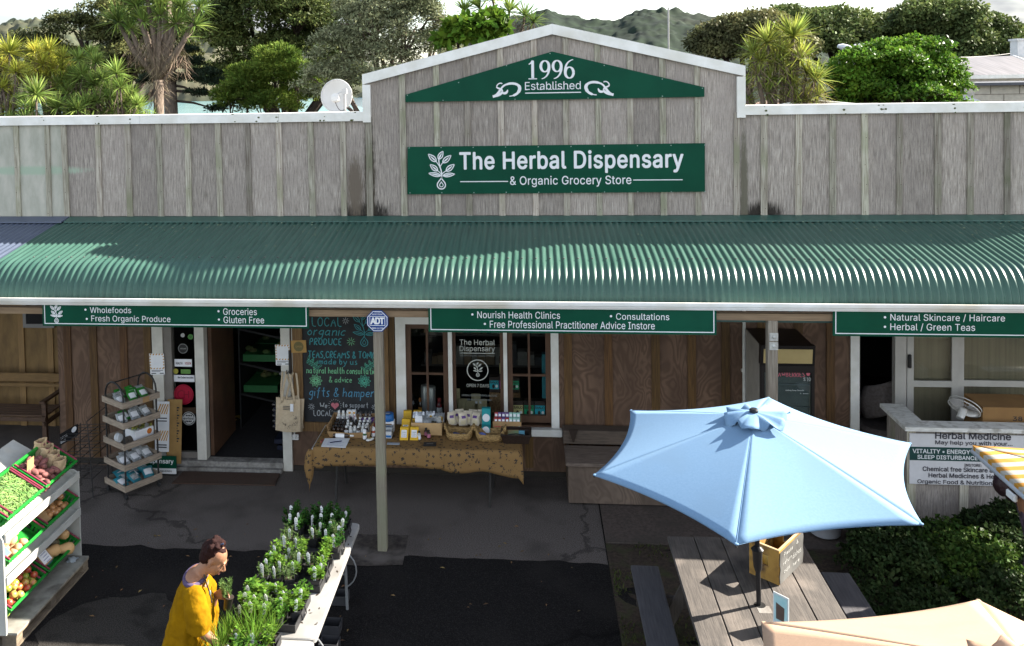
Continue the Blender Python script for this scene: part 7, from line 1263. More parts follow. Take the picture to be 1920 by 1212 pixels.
 a=atY(1843,780,-.70);t=thing('cardboard_box','large closed brown cardboard box behind the low wall capping','box',(a.x+.3,-.5,.9));mb=MB();mb.box((a.x,-.70,.85),(a.x+.65,-.25,1.25));mb.mat(1);put_text(mb,'38',a.x+.32,a.x+.42,1.10,1.15,-.7015,.02);mb.build('carton',[M('brown box card',(.30,.165,.06),(.25,.135,.05),.8,4),INK],t);mb=MB();mb.box((a.x-.05,-.75,0),(a.x+.9,-.2,.848));tag(mb.build('side_table',M('dark side table timber',(.08,.05,.035),None,.6)),'dark side table behind the low wall, under the cardboard box','table')
 c=atY(1672,755,.35);t=thing('woven_chair','pale round backed woven chair half hidden in the dark doorway at the right','chair',(c.x,.4,.06));mb=MB();mb.grid(lambda a_,b2:(c.x+.30*(a_-.5)*2*math.cos((b2-.5)*1.2),.40+.18*((a_-.5)*2)**2,.75+.42*b2-.25*abs(a_-.5)),12,10);mb.build('backrest',M('pale cane weave',(.20,.17,.16),(.13,.11,.10),.8,30,bump=.5),t,smooth='all',solid=.02);mb=MB();mb.lathe([(.3,0),(.32,.06),(.28,.1)],(c.x,.6,.45),18);mb.build('seat',_mats['pale cane weave'],t)
 for dx in(-.22,.22):l=MB();l.tube([(c.x+dx,.5,.06),(c.x+dx*.9,.5,.46)],.02,6);l.build('leg',SASH,t)
counter()
def produce_stand():
 PW=M('off white painted panel',(.44,.44,.40),(.36,.36,.33),.55,4,c3=(.42,.41,.36),s3=5);xf,xb=-4.56,-5.26;t=thing('produce_stand','white panelled produce stand on a pallet with three sloped tiers of green crates','produce stand',(-4.9,-3.17,0))
 for y in(-2.50,-3.86):
  mb=MB();out=[(xf,.13),(xf,.98)]+[(xf-.075+.075*math.cos(a*PI/12),.98+.075*math.sin(a*PI/12))for a in range(1,6)]+[(xb+.1,1.08),(xb,1.08),(xb,.13)];mb.prism([(x,y,z)for x,z in out],(0,.022,0));mb.build('side_panel',PW,t)
 mb=MB();mb.box((xb-.02,-3.84,.13),(xb,-2.50,1.09));mb.build('back_panel',PW,t)
 for z in(1.0,.61):mb=MB();mb.prism([(xf+.0,-3.838,z-.03),(xf+.018,-3.838,z-.03),(xf+.018,-3.838,z+.045),(xf+.0,-3.838,z+.045)],(0,1.338,0));mb.prism([(xf-.001,-3.838,z-.03),(xf-.001,-3.838,z-.01),(xb,-3.838,z+.36),(xb,-3.838,z+.34)],(0,1.338,0));mb.build('shelf',M('white shelf edge',(.42,.42,.39),(.34,.34,.31),.55,6,c3=(.42,.40,.35),s3=7),t)
 mb=MB();mb.box((xb,-3.838,.125),(xf+.09,-2.505,.145));mb.build('base_board',M('muddy grey base ply',(.30,.29,.25),(.19,.18,.155),.85,6,(1,1,1),6,c3=(.10,.09,.075),s3=5),t)
 PT=M('worn pallet timber',(.24,.19,.13),(.13,.10,.07),.85,4,(12,2,12),5,.3,c3=(.10,.08,.06),s3=4);mb=MB();mb.box((xb,-3.84,.105),(xf+.085,-2.5,.124));mb.box((xb,-3.84,0),(xf+.08,-2.5,.018))
 for y in(-3.83,-3.24,-2.6):
  for x in(xf-.06,-4.95,xb+.0):mb.box((x,y,.019),(x+.135,y+.1,.104))
 mb.build('pallet',PT,t)
 rnd=random.Random(11);tilt=math.radians(31);MAR=M('maroon crate bar',(.22,.035,.06),(.16,.025,.045),.45,4);proto=None;tiers=[(1.17,'top'),(.78,'middle'),(.33,'bottom')];what={(0,0):'kumara and paper bags',(0,1):'green beans',(1,0):'onions',(1,1):'butternut and brown potatoes',(2,0):'squash and pumpkins',(2,1):'red and green apples'}
 frames={}
 for ti,(zf,nm)in enumerate(tiers):
  for ci,yc in enumerate((-2.835,-3.49)):
   L_,D_,H_=.60,.385,.118;
   c=thing('produce_crate','green slotted crate of %s, %s tier, %s end of the stand'%(what[(ti,ci)],nm,'doorway' if ci==0 else 'near'),'crate',(0,0,0),0,'green produce crates on the stand')
   u=Vector((-math.cos(tilt),0,math.sin(tilt)));n=Vector((math.sin(tilt),0,math.cos(tilt)));fr=Vector((xf+.01,yc,zf));cen=fr+u*(D_/2)-n*H_
   c.location=cen;c.rotation_euler=Matrix(((0,u.x,n.x),(1,0,0),(0,u.z,n.z))).to_euler()
   if proto is None:
    proto=c;crate_mesh(L_,D_,H_).build('basket',CRATE,c,world=False);b=MB()
    for s in(-1,1):b=MB();b.bbox((s*.292-.008,-.19,H_+.005),(s*.292+.008,.19,H_+.018),.003);b.build('bar',MAR,c,world=False)
   else:
    for ch in proto.children:d=ch.copy();C.objects.link(d);d.parent=c
   frames[(ti,ci)]=(cen,u,n,Vector((0,-1,0)),H_)
 def loc(k,a,b,h):cen,u,n,e,H_=frames[k];return cen+e*a+u*b+n*(h-.030)
 def scatter(k,name,lab,cat,grp,mat,num,r,amin,amax,bmin,bmax,h0,layers,seed,jit=.06,mats=None,tip=0):
  rr=random.Random(seed);ms=[]
  for v in range(4):mb=MB();mb.blob((0,0,0),r,10,8,jit,v+seed);ms.append(mb)
  protos=[]
  for v,mb in enumerate(ms):
   me=bpy.data.meshes.new(name);me.from_pydata(mb.v,[],mb.f);me.polygons.foreach_set('use_smooth',[True]*len(me.polygons));me.materials.append((mats or[mat])[v%len(mats or[mat])]);protos.append(me)
  pts=[]
  for i in range(num*30):
   if len(pts)>=num:break
   l=len(pts)*layers//num;p=(rr.uniform(amin,amax),rr.uniform(bmin,bmax));
   if all((p[0]-q[0])**2+(p[1]-q[1])**2>(1.55*max(r[0],r[1])*.62+.0)**2 or q[2]!=l for q in pts):pts.append((*p,l))
  for i,(a,b,l)in enumerate(pts):
   o=bpy.data.objects.new(name,protos[rr.randrange(4)]);C.objects.link(o);o.location=loc(k,a,b,h0+l*min(r)*1.2+rr.uniform(-.006,.006));o.rotation_euler=(rr.uniform(-.4,.4),rr.uniform(-.6,.6),rr.uniform(0,6.28));tag(o,lab,cat,grp)
 KU=M('kumara skin',(.20,.085,.065),(.12,.05,.045),.75,30,island=.3,c3=(.26,.14,.09));scatter((0,0),'kumara','reddish brown kumara in the top far crate of the stand','kumara','kumara in the top crate',KU,46,(.062,.032,.03),-.05,.26,-.16,.14,.055,3,1,.1)
 for i in range(4):
  a=-.225+.095*i*.85;b=.14-.075*i*.9;p=loc((0,0),-.20+.03*i,.155-.098*i,.05);t2=thing('paper_bag','brown paper bag of kumara standing in the top far crate, '+['at the back','second from the back','third from the back','nearest the walkway'][i],'paper bag',tuple(p),0,'paper bags in the top crate');mb=MB();nu=24
  PBM=M('brown paper',(.46,.34,.20),(.36,.26,.15),.85,18,bump=.35,bscale=40)
  def f(uu,vv,i=i,p=p):
   ang=2*PI*uu;sq=lambda c,e:math.copysign(abs(c)**.45,c)*e;w_=.062*(1+.10*vv+.05*math.sin(6*vv+3*i));d_=.048*(1-.12*vv);z=.165*vv*(1+.05*math.sin(ang*2+i)*(vv>.9));return(p.x+sq(math.sin(ang),d_)+.006*math.sin(11*vv+5*uu*6+i)+.02*vv,p.y+sq(math.cos(ang),w_)+.006*math.sin(9*vv+ang*3+i),p.z-.01+z)
  mb.grid(f,nu,9);mb.build('bag',PBM,t2,smooth='all',solid=.002);fl=MB();[fl.blob((p.x+.02+rnd.uniform(-.02,.02),p.y+rnd.uniform(-.03,.03),p.z+.11),(.035,.022,.022),8,5)for _ in range(4)];fl.build('contents',KU,t2,smooth='all')
 mb=MB();rr=random.Random(4)
 for i in range(1500):
  a,b=rr.uniform(-.26,.26),rr.uniform(-.165,.165);h=.075+.055*rr.random()+.02*math.cos(a*4);L_=rr.uniform(.035,.06);th=rr.uniform(0,PI);k=rr.uniform(-.02,.02);cen=loc((0,1),a,b,h);e=Vector((0,-1,0));u=frames[(0,1)][1];n=frames[(0,1)][2];d=e*math.cos(th)+u*math.sin(th);s=d.cross(n);mb.tube([cen-d*L_-n*rr.uniform(0,.012),cen+s*k+n*.004,cen+d*L_-n*rr.uniform(0,.012)],[.0035,.0048,.002],4,False)
 tag(mb.build('green_beans',M('green bean skin',(.16,.27,.07),(.09,.17,.04),.5,20,island=.4),smooth='all',world=False),'heap of thin green beans filling the near crate of the top tier','green beans',kind='stuff')
 for s in(-.21,.275):mb=MB();p,q=loc((0,1),s*-1,-.185,.15),loc((0,1),s*-1,.185,.15);mb.tube([p,q],.008,6);tag(mb.build('divider_bar',MAR),'maroon divider bar across the crate of beans, %s'%('towards the doorway' if s>0 else 'towards the near end'),'bar','maroon divider bars in the bean crate')
 ON=M('onion skin',(.42,.23,.075),(.28,.14,.05),.35,14,(3,3,1),island=.3,spec=.5);scatter((1,0),'onion','golden brown onion in the far crate of the middle tier','onion','onions in the middle crate',ON,40,(.036,.036,.034),-.24,.10,-.16,.16,.06,2,2,.03)
 def card(k,a,b,h,w_,hh,lab,clip=True,mat=PAPER,up=.35,lines=3):
  p=loc(k,a,b,h);e=Vector((0,-1,0));u,n=frames[k][1],frames[k][2];v=(u*math.cos(up)+n*math.sin(up));m=v.cross(e)*-1;m=m if m.z>0 else-m;t3=thing('price_card',lab,'price card',tuple(p),0,'price cards on the produce crates');mb=MB();q=lambda s,r_,o=0:tuple(p+e*s*w_+v*r_*hh+m*o)
  mb.prism([q(-.5,0),q(.5,0),q(.5,1),q(-.5,1)],tuple(m*.004));mb.mat(1);mb.prism([q(-.40,.08,.005),q(.40,.08,.005),q(.40,.90,.005),q(-.40,.90,.005)],tuple(m*.001));mb.mat(2)
  for j in range(lines):mb.prism([q(-.28,.62-.17*j,.007),q(.25-.1*(j%2),.62-.17*j,.007),q(.25-.1*(j%2),.65-.17*j,.007),q(-.28,.65-.17*j,.007)],tuple(m*.0006))
  mb.build('board',[KRAFT,mat,flat('blue pen ink',(.06,.09,.3))],t3)
  if clip:c=MB();c.prism([q(-.16,.88,.006),q(.16,.88,.006),q(.16,.98,.006),q(-.16,.98,.006)],tuple(m*.008));c.build('clip',flat('dark steel clip',(.05,.05,.05),.35),t3)
 card((0,0),.22,.02,.10,.12,.17,'clipboard price card standing among the kumara in the top far crate',up=1.1,lines=0)
 card((1,0),.21,-.15,.10,.20,.20,'brown card with a white corner lying over the near end of the onion crate',False,KRAFT,.2,0)
 card((1,1),.02,-.05,.13,.20,.19,'clipboard price card leaning on the middle near crate',up=.5,lines=0);card((1,1),.24,-.15,.14,.10,.09,'small dark blue price label at the near end of the middle tier',False,flat('slate blue label',(.08,.12,.2)),.3,0);card((2,0),.19,-.13,.13,.17,.17,'clipboard price card with blue handwriting beside the pumpkins',up=.35,lines=5)
 PO=M('potato skin',(.50,.33,.17),(.38,.24,.12),.75,20,island=.25);scatter((1,1),'potato','pale brown potato in the near crate of the middle tier','potato','potatoes in the middle crate',PO,26,(.052,.04,.036),-.05,.27,-.16,.10,.06,2,3,.08)
 BN=M('butternut skin',(.58,.36,.16),(.50,.30,.13),.55,6)
 def butternut(k,a,b,h,rot,lab,s=1.0):
  mb=MB();mb.lathe([(r_*s,z*s)for r_,z in[(.004,-.12),(.03,-.118),(.052,-.10),(.058,-.07),(.052,-.03),(.040,.01),(.037,.05),(.040,.085),(.03,.105),(.008,.11)]],(0,0,0),16);o=mb.build('butternut',BN,smooth='all',world=False);o.location=loc(k,a,b,h);o.rotation_euler=rot;tag(o,lab,'squash','butternut squashes on the stand')
 butternut((1,1),-.22,.10,.10,(1.4,0,.9),'butternut squash at the doorway end of the middle near crate');butternut((1,1),-.12,.14,.10,(1.4,0,-.3),'butternut squash behind the clipboard of the middle near crate')
 butternut((2,0),-.22,.02,.13,(1.45,.2,1.25),'large pale butternut squash at the doorway end of the bottom tier',1.2);butternut((2,0),.06,-.05,.12,(1.4,.1,-.4),'butternut squash in the middle of the bottom far crate',1.05);butternut((2,0),-.08,-.12,.12,(1.3,.0,-.7),'butternut squash by the front edge of the bottom far crate',1.05)
 PK_=M('dark pumpkin skin',(.035,.045,.028),(.10,.085,.045),.5,9,(1,1,.3),island=.2,lo=.55,hi=.75)
 for i,(a,b,h,lab)in enumerate([(.0,.09,.12,'dark green ribbed pumpkin at the back of the bottom far crate'),(.20,.08,.10,'dark striped pumpkin behind the price card in the bottom far crate'),(-.13,.0,.09,'small dark pumpkin between the butternuts')]):
  mb=MB();n=40;R_=.085 if i<2 else.065;vs=[];m=10
  mb.grid(lambda uu,vv:(R_*(1+.06*math.cos(20*PI*uu))*math.sin(PI*vv)**.8*math.cos(2*PI*uu),R_*(1+.06*math.cos(20*PI*uu))*math.sin(PI*vv)**.8*math.sin(2*PI*uu),R_*.72*math.cos(PI*vv)),n,m);mb.tube([(0,0,R_*.6),(.01,0,R_*.95)],.012,6);o=mb.build('pumpkin',PK_,smooth='all',world=False);o.location=loc((2,0),a,b,h);o.rotation_euler=(.3,.5,i);tag(o,lab,'pumpkin','dark pumpkins on the stand')
 AP=[M('red apple',(.36,.045,.03),(.45,.26,.05),.3,6,(6,6,1.2),3,lo=.35,hi=.55,spec=.5),M('green apple',(.30,.36,.05),(.38,.14,.04),.3,6,(5,5,1.5),3,lo=.3,hi=.45,spec=.5),M('blush apple',(.42,.10,.045),(.44,.34,.08),.3,5,(5,5,1.5),3,lo=.42,hi=.6,spec=.5),M('yellow green apple',(.42,.40,.09),(.36,.10,.04),.3,5,(5,5,1.5),3,lo=.35,hi=.5,spec=.5)]
 scatter((2,1),'apple','red and green apple heaped in the near crate of the bottom tier','apple','apples in the bottom crate',None,84,(.037,.037,.034),-.22,.27,-.165,.165,.06,3,5,.02,AP)
 mb=MB();p,q=loc((2,1),-.215,-.185,.145),loc((2,1),-.215,.185,.145);mb.tube([p,q],.008,6);tag(mb.build('divider_bar',MAR),'maroon bar across the apple crate at its doorway end','bar')
 mb=MB();p=atZ(135,1050,.15);mb.grid(lambda a,b:(p.x+.05*(a-.5)*2+.01*math.sin(9*b),p.y+.05*(b-.5)*2,.147+.03*math.sin(PI*a)*math.sin(PI*b)+.008*math.sin(14*a+9*b)),8,8);tag(mb.build('plastic_bag',M('thin pale plastic',(.5,.55,.58),None,.3,trans=.3),smooth='all'),'crumpled clear plastic bag at the doorway corner of the stand base','plastic bag')
produce_stand()
def seedling_tables():
 WT=M('white moulded table plastic',(.29,.285,.275),(.25,.245,.235),.55,6,c3=(.21,.20,.185),s3=3.5)
 def table(lab,y0,y1):
  x0,x1=-2.236,-1.52;t=thing('folding_table',lab,'table',((x0+x1)/2,(y0+y1)/2,0),0,'white folding tables for the seedlings');mb=MB();r=.05;out=[]
  for cx,cy,a0 in((x1-r,y1-r,0),(x0+r,y1-r,90),(x0+r,y0+r,180),(x1-r,y0+r,270)):out+=[(cx+r*math.cos(math.radians(a0+15*k)),cy+r*math.sin(math.radians(a0+15*k)))for k in range(7)]
  n=len(out);c=((x0+x1)/2,(y0+y1)/2)
  def ring(z,ins):return[(c[0]+(x-c[0])*(1-ins/.36),c[1]+(y-c[1])*(1-ins/.92),z)for x,y in out]
  R_=[ring(.695,.012),ring(.70,0),ring(.733,0),ring(.74,.008)];vs=sum(R_,[]);fs=[(k*n+i,k*n+(i+1)%n,(k+1)*n+(i+1)%n,(k+1)*n+i)for k in range(3)for i in range(n)]+[tuple(range(n-1,-1,-1)),tuple(range(3*n,4*n))];mb.add(vs,fs);mb.build('tabletop',WT,t)
  GM=M('grey enamelled leg steel',(.25,.26,.27),None,.45,metal=.3)
  for yy,s in((y0+.28,1),(y1-.28,-1)):
   for xx in(x0+.10,x1-.10):l=MB();l.tube([(xx,yy,.694),(xx,yy-.06*s,0)],.014,8);l.build('leg',GM,t,smooth=True)
   b=MB();b.tube([(x0+.10,yy-.03*s,.36),(x1-.10,yy-.03*s,.36)],.010,6);b.tube([(c[0],yy-.03*s,.36),(c[0],yy+.3*s,.69)],.008,6);b.tube(bez((x1-.1,yy,.6),(x1+.06,yy,.5),(x1+.03,yy,.3),(x1-.1,yy,.25),8),.007,6);b.build('brace',GM,t)
 table('white folding table crowded with seedling trays, far one of the two',-4.655,-2.80);table('white folding table continuing towards the viewer beside the woman',-6.52,-4.668)
 POT=M('black pot plastic',(.018,.018,.019),(.03,.03,.031),.45,10);SOIL=M('dark potting mix',(.045,.03,.02),(.02,.014,.01),.95,60);LBL=M('white plant label',(.74,.75,.76),(.66,.67,.68),.4,20);FG=[FOL('seedling green',(.10,.22,.03),(.04,.11,.015),.35,.35,.5),FOL('bright seedling green',(.19,.32,.045),(.08,.17,.02),.4,.35,.5),FOL('dark parsley green',(.045,.13,.025),(.02,.06,.012),.3,.35,.5),FOL('grey green herb',(.15,.21,.09),(.07,.11,.04),.3,.35,.55)]
 def proto(kind,seed,tagged=True):
  r=np.random.default_rng(seed);t=thing('seedling_pot','','potted seedling',(0,0,-5),0,'potted herb seedlings on the white tables');mb=MB();a,b=.042,.032
  for k in range(4):c0=[(-1,-1),(1,-1),(1,1),(-1,1)][k];c1=[(-1,-1),(1,-1),(1,1),(-1,1)][(k+1)%4];mb.quad((c0[0]*b,c0[1]*b,0),(c1[0]*b,c1[1]*b,0),(c1[0]*a,c1[1]*a,.085),(c0[0]*a,c0[1]*a,.085));mb.tube([(c0[0]*a,c0[1]*a,.085),(c1[0]*a,c1[1]*a,.085)],.004,4)
  mb.quad((-b,-b,.001),(b,-b,.001),(b,b,.001),(-b,b,.001));mb.build('pot',POT,t,world=False);mb=MB();mb.quad((-.039,-.039,.075),(.039,-.039,.075),(.039,.039,.075),(-.039,.039,.075));mb.build('potting_mix',SOIL,t,world=False)
  if kind=='chive':
   V,F=blades([((0,0,.075),1,1,1.2)],seed,46,.26,.007,low=.1);m=FG[1]
  else:
   h,sp,nl,L_,W_={'bushy':(.125,.042,170,.032,.020),'round':(.11,.036,100,.040,.029),'tall':(.17,.030,140,.036,.015),'fine':(.13,.038,260,.026,.006),'parsley':(.12,.046,230,.025,.020),'thyme':(.095,.042,300,.014,.009)}[kind];m={'bushy':FG[0],'round':FG[1],'tall':FG[1],'fine':FG[3],'parsley':FG[2],'thyme':FG[3]}[kind];ns=9;ang=r.random(ns)*2*PI;rad=sp*np.sqrt(r.random(ns));st=np.stack([np.cos(ang)*rad,np.sin(ang)*rad,np.zeros(ns)+.07],1);ht=h*(.6+.5*r.random(ns));i=r.integers(0,ns,nl);tt=.25+.75*r.random(nl);P=st[i]+np.stack([st[i,0]*tt*.7,st[i,1]*tt*.7,ht[i]*tt],1);az=r.random(nl)*2*PI;A=unit(np.stack([np.cos(az),np.sin(az),.35+.5*r.normal(size=nl)*.6],1));Nn=unit(np.array([0,0,1.0])-A*A[:,2:3]+r.normal(size=(nl,3))*.25);V,F=leaf_quads(P,A,Nn,L_*(.7+.6*r.random(nl)),np.full(nl,W_));
   sv=[];
  arr_mesh('foliage',V,F,m,t)
  if kind!='chive':
   mb=MB();[mb.tube([tuple(s),(s[0]*1.7,s[1]*1.7,s[2]+q)],.0016,4)for s,q in zip(st,ht)];mb.build('stem',FG[1],t,world=False)
  if tagged:
   mb=MB();mb.prism([(-.010,-.03,.06),(.010,-.03,.06),(.019,-.046,.185),(.004,-.050,.205),(-.011,-.046,.19)],(0,.0012,0));mb.mat(1)
   for k in range(3):mb.box((-.004,-.0470+.0022*k,.175-.02*k),(.010,-.0462+.0022*k,.180-.02*k))
   mb.build('label_tag',[LBL,flat('grey tag print',(.35,.37,.36))],t,world=False)
  return t
 kinds=['bushy','round','tall','fine','parsley','thyme','chive'];protos={(k,g):proto(k,50+i*2+g,bool(g))for i,k in enumerate(kinds)for g in(0,1)}
 nice={'bushy':'bushy green','round':'round leaved bright green','tall':'tall leafy','fine':'fine leaved grey green','parsley':'dark green parsley like','thyme':'small leaved low','chive':'grassy chive like'}
 rnd=random.Random(14);used=set()
 trays=[('A',-1.90,-3.02,.62,.34,.03,6,3,['parsley'],.6,'the farthest tray'),('A2',-1.86,-3.36,.56,.26,.02,5,2,['parsley','fine','thyme'],.95,'the tray just behind the middle'),('B',-1.90,-3.80,.56,.44,-.05,5,4,['tall','thyme','fine','bushy','round','tall'],.8,'the middle tray'),('C',-1.95,-4.36,.52,.44,-.04,5,4,['round','bushy','round','thyme','fine'],.75,'the tray by the table joint'),('D',-1.99,-4.92,.44,.40,.02,4,3,['chive','bushy','chive','tall'],.45,'the nearest tray'),('E',-1.97,-5.40,.44,.40,.0,4,3,['bushy','fine','round'],.6,'the tray below the picture edge')]
 for nm,cx,cy,w_,d_,rz,nx,ny,ks,tg,where in trays:
  t=thing('seedling_tray','black carry tray of seedlings, '+where,'tray',(cx,cy,.741),rz,'black seedling trays on the white tables');mb=MB();x0,x1,y0,y1=-w_/2,w_/2,-d_/2,d_/2
  mb.box((x0,y0,0),(x1,y1,.006));[mb.box(a,b)for a,b in(((x0,y0,.006),(x1,y0+.006,.06)),((x0,y1-.006,.006),(x1,y1,.06)),((x0,y0+.006,.006),(x0+.006,y1-.006,.06)),((x1-.006,y0+.006,.006),(x1,y1-.006,.06)))];mb.build('tray',POT,t,world=False)
  for s in(-1,1):h=MB();h.tube([(s*w_/2,-.05,.055),(s*(w_/2+.012),-.05,.005),(s*(w_/2+.012),.05,.005),(s*w_/2,.05,.055)],.005,5);h.build('handle',POT,t,world=False)
  mw=tworld(t)
  for i in range(nx):
   for j in range(ny):
    if rnd.random()<.14 and nm!='D':continue
    k=rnd.choice(ks);g=1 if rnd.random()<tg else 0;p=mw@Vector((x0+.05+(w_-.10)*i/(nx-1),y0+.05+(d_-.10)*j/(ny-1),.007));key=(k,g);lab='%s potted seedling%s in %s'%(nice[k],' with white tag' if g else '',where);pr=protos[key];s=rnd.uniform(.85,1.15)
    if key in used:o=dup(pr,p,rnd.uniform(-.5,.5),lab,None,s)
    else:pr.location=p;pr.rotation_euler=(0,0,rnd.uniform(-.5,.5));pr['label']=lab;used.add(key)
 for key,pr in protos.items():
  if key not in used:p=Vector((-1.6-.09*list(protos).index(key)%.5,-5.9,.742));pr.location=(-1.75-.1*(list(protos).index(key)%4),-5.8-.1*(list(protos).index(key)//4),.742);pr['label']='%s seedling in a black pot on the bare near table'%nice[key[0]]
 for i,(px,py,lab)in enumerate([(637,1125,'empty black tray on the asphalt under the white table, farthest of three'),(622,1180,'empty black tray on the asphalt under the white table, middle of three'),(618,1215,'empty black tray on the asphalt under the white table, nearest of three')]):
  p=atZ(px,py,.02);mb=MB();w_,d_=.17,.14;x0,x1,y0,y1=p.x-w_/2,p.x+w_/2,p.y-d_/2,p.y+d_/2;mb.box((x0,y0,.002),(x1,y1,.006));[mb.box(a,b)for a,b in(((x0,y0,.006),(x1,y0+.006,.09)),((x0,y1-.006,.006),(x1,y1,.09)),((x0,y0+.006,.006),(x0+.006,y1-.006,.09)),((x1-.006,y0+.006,.006),(x1,y1-.006,.09)))];tag(mb.build('empty_tray',M('grey black plastic',(.05,.05,.055),None,.4)),lab,'tray','empty trays under the white table')
 mb=MB();rnd=random.Random(4)
 for i in range(26):x,y,r=rnd.uniform(-1.75,-1.54),rnd.uniform(-4.6,-3.0),rnd.uniform(.004,.012);a=rnd.uniform(0,6);mb.add([(x+r*math.cos(a+k*PI/2)*(1 if k%2 else 2.2),y+r*math.sin(a+k*PI/2)*(1 if k%2 else 2.2),.7408)for k in range(4)],[(0,1,2,3)])
 tag(mb.build('soil_crumbs',SOIL,world=False),'crumbs of soil and dry leaf scattered on the white table','soil',kind='stuff')
 return protos
SEED=seedling_tables()
SKIN=M('warm skin',(.28,.138,.078),(.245,.118,.066),.5,12,spec=.35);HAIRM=M('dark auburn hair',(.030,.010,.008),(.010,.004,.004),.7,30,(20,20,3),3,.5,spec=.12)
def fuse(mb,name,mat,parent,voxel,smooth=4,disp=None):
 o=mb.build(name,mat,parent,smooth='all');r=o.modifiers.new('fuse','REMESH');r.mode='VOXEL';r.voxel_size=voxel;r.use_smooth_shade=True;s=o.modifiers.new('soften','SMOOTH');s.iterations=smooth;s.factor=.5
 if disp:
  tx=bpy.data.textures.new('folds','CLOUDS');tx.noise_scale=disp[1];d=o.modifiers.new('folds','DISPLACE');d.texture=tx;d.strength=disp[0];d.mid_level=.5;d.texture_coords='LOCAL'
 return o
def woman():
 Y0=-4.82;J=lambda px,py,dy=0.0:atY(px,py,Y0+dy);t=thing('person','woman in a loose mustard top with hair pinned up, holding a small pot plant','person',(-2.66,Y0,0));b=MB()
 hx=J(350,1235).x;hipL,hipR=Vector((hx,Y0+.09,.74)),Vector((hx,Y0-.09,.74));fx=hx+.05
 for s,hp in((1,hipL),(-1,hipR)):
  b.tube([hp+Vector((0,0,.05)),hp,Vector((fx+.0,Y0+.10*s,.44)),Vector((fx-.05,Y0+.11*s,.10)),Vector((fx-.06,Y0+.11*s,.06))],[.10,.095,.062,.040,.04],14);b.blob((fx+.02,Y0+.115*s,.045),(.12,.045,.045),12,8)
 nb=J(371,1078);ch=J(362,1118);b.tube([Vector((hx,Y0,.74)),Vector((hx,Y0,.86)),ch,ch.lerp(nb,.75)],[.13,.12,.11,.095],18)
 shR,shL=J(359,1108,-.14),J(372,1082,.15)
 b.tube([shR,nb.lerp(ch,.18),shL],[.05,.075,.05],14)
 hd=J(401,1047)
 b.tube([nb.lerp(ch,.25),nb,nb.lerp(hd,.75)],[.075,.058,.054],14);b.blob(J(366,1076),(.066,.130,.040),18,10)
 F=Vector((.80,.12,-.60)).normalized();U=Vector((.60,.05,.80)).normalized();U=(U-F*U.dot(F)).normalized();S=F.cross(U)
 S=-S if S.y>0 else S
 P=lambda f,u,s:hd+F*f+U*u+S*s
 def ell(c,r,rot=True):
  m=MB();m.blob((0,0,0),(1,1,1),18,12);b.add([P(c[0]+x*r[0],c[1]+z*r[1],c[2]+y*r[2])for x,y,z in m.v],m.f)
 ell((-.01,.035,0),(.094,.082,.074));ell((.035,-.03,0),(.062,.082,.060));ell((.055,-.085,0),(.032,.028,.034));ell((.02,-.07,0),(.055,.04,.052))
 for f_,u_,r_ in((.098,-.005,.010),(.108,-.020,.012),(.116,-.034,.0145)):ell((f_,u_,0),(r_,r_*1.1,r_*.85))
 ell((.107,-.042,.010),(.010,.008,.009));ell((.107,-.042,-.010),(.010,.008,.009));ell((.084,.026,0),(.016,.012,.048));ell((.091,-.066,0),(.013,.008,.022));ell((.086,-.080,0),(.013,.009,.020));ell((.070,-.03,.036),(.022,.022,.018));ell((.07,-.03,-.036),(.022,.022,.018))
 for s in(1,-1):ell((-.012,-.01,.072*s),(.016,.030,.010));ell((-.004,-.03,.070*s),(.010,.012,.009))
 el,wr=J(368,1176,-.20),J(407,1206,-.14);ha=J(420,1222,-.10);b.tube([shR,shR.lerp(el,.5),el,el.lerp(wr,.4),wr,wr.lerp(ha,.35)],[.055,.046,.040,.040,.026,.026],12)
 def hand(w0,d,up,sd,spread,curl):
  d=d.normalized();sd=(sd-d*sd.dot(d)).normalized();nn=d.cross(sd);b.tube([w0,w0+d*.035,w0+d*.075],[.026,.036,.034],10);L_=[.058,.070,.074,.066]
  for k in range(4):
   r0=w0+d*.075+sd*(-.028+.0185*k);a1=r0+d*L_[3-k]*.45+up*curl*.3*.05;a2=a1+(d*(1-curl)+up*curl).normalized()*L_[3-k]*.33;a3=a2+(d*(1-1.5*curl)+up*1.5*curl).normalized()*L_[3-k]*.28;b.tube([r0-d*.02,r0,a1,a2,a3],[.0095,.0095,.0085,.008,.0065],7)
  th=w0+d*.025+sd*.03;b.tube([th-sd*.01,th+sd*.018+d*.02,th+sd*.022+d*.048+up*curl*.02],[.012,.0105,.0085],7)
 hand(wr.lerp(ha,.3),Vector((.75,.25,-.55)),Vector((0,0,-1)),Vector((0,1,0)),.02,.35)
 el2,wr2=J(392,1146,.20),J(405,1114,.14);b.tube([shL,shL.lerp(el2,.5),el2,el2 .lerp(wr2,.45),wr2],[.055,.046,.040,.036,.026],12)
 pc=J(428,1130,.10)
 hand(wr2,Vector((.95,-.20,.05)),Vector((.15,-.9,-.2)),Vector((0,.2,1)),.02,.55)
 fuse(b,'body',SKIN,t,.006,3)
 e=MB()
 for s in(1,-1):
  m=MB();m.blob((0,0,0),(1,1,1),10,6);e.add([P(.0915+x*.004,.003+z*.0025,.032*s+y*.011)for x,y,z in m.v],m.f);
 e.build('eyelash',M('dark lash',(.03,.018,.014),None,.6),t,smooth='all');e=MB()
 for s in(1,-1):m=MB();m.blob((0,0,0),(1,1,1),10,6);e.add([P(.101+x*.005,.031+z*.0035,.030*s+y*.018)for x,y,z in m.v],m.f)
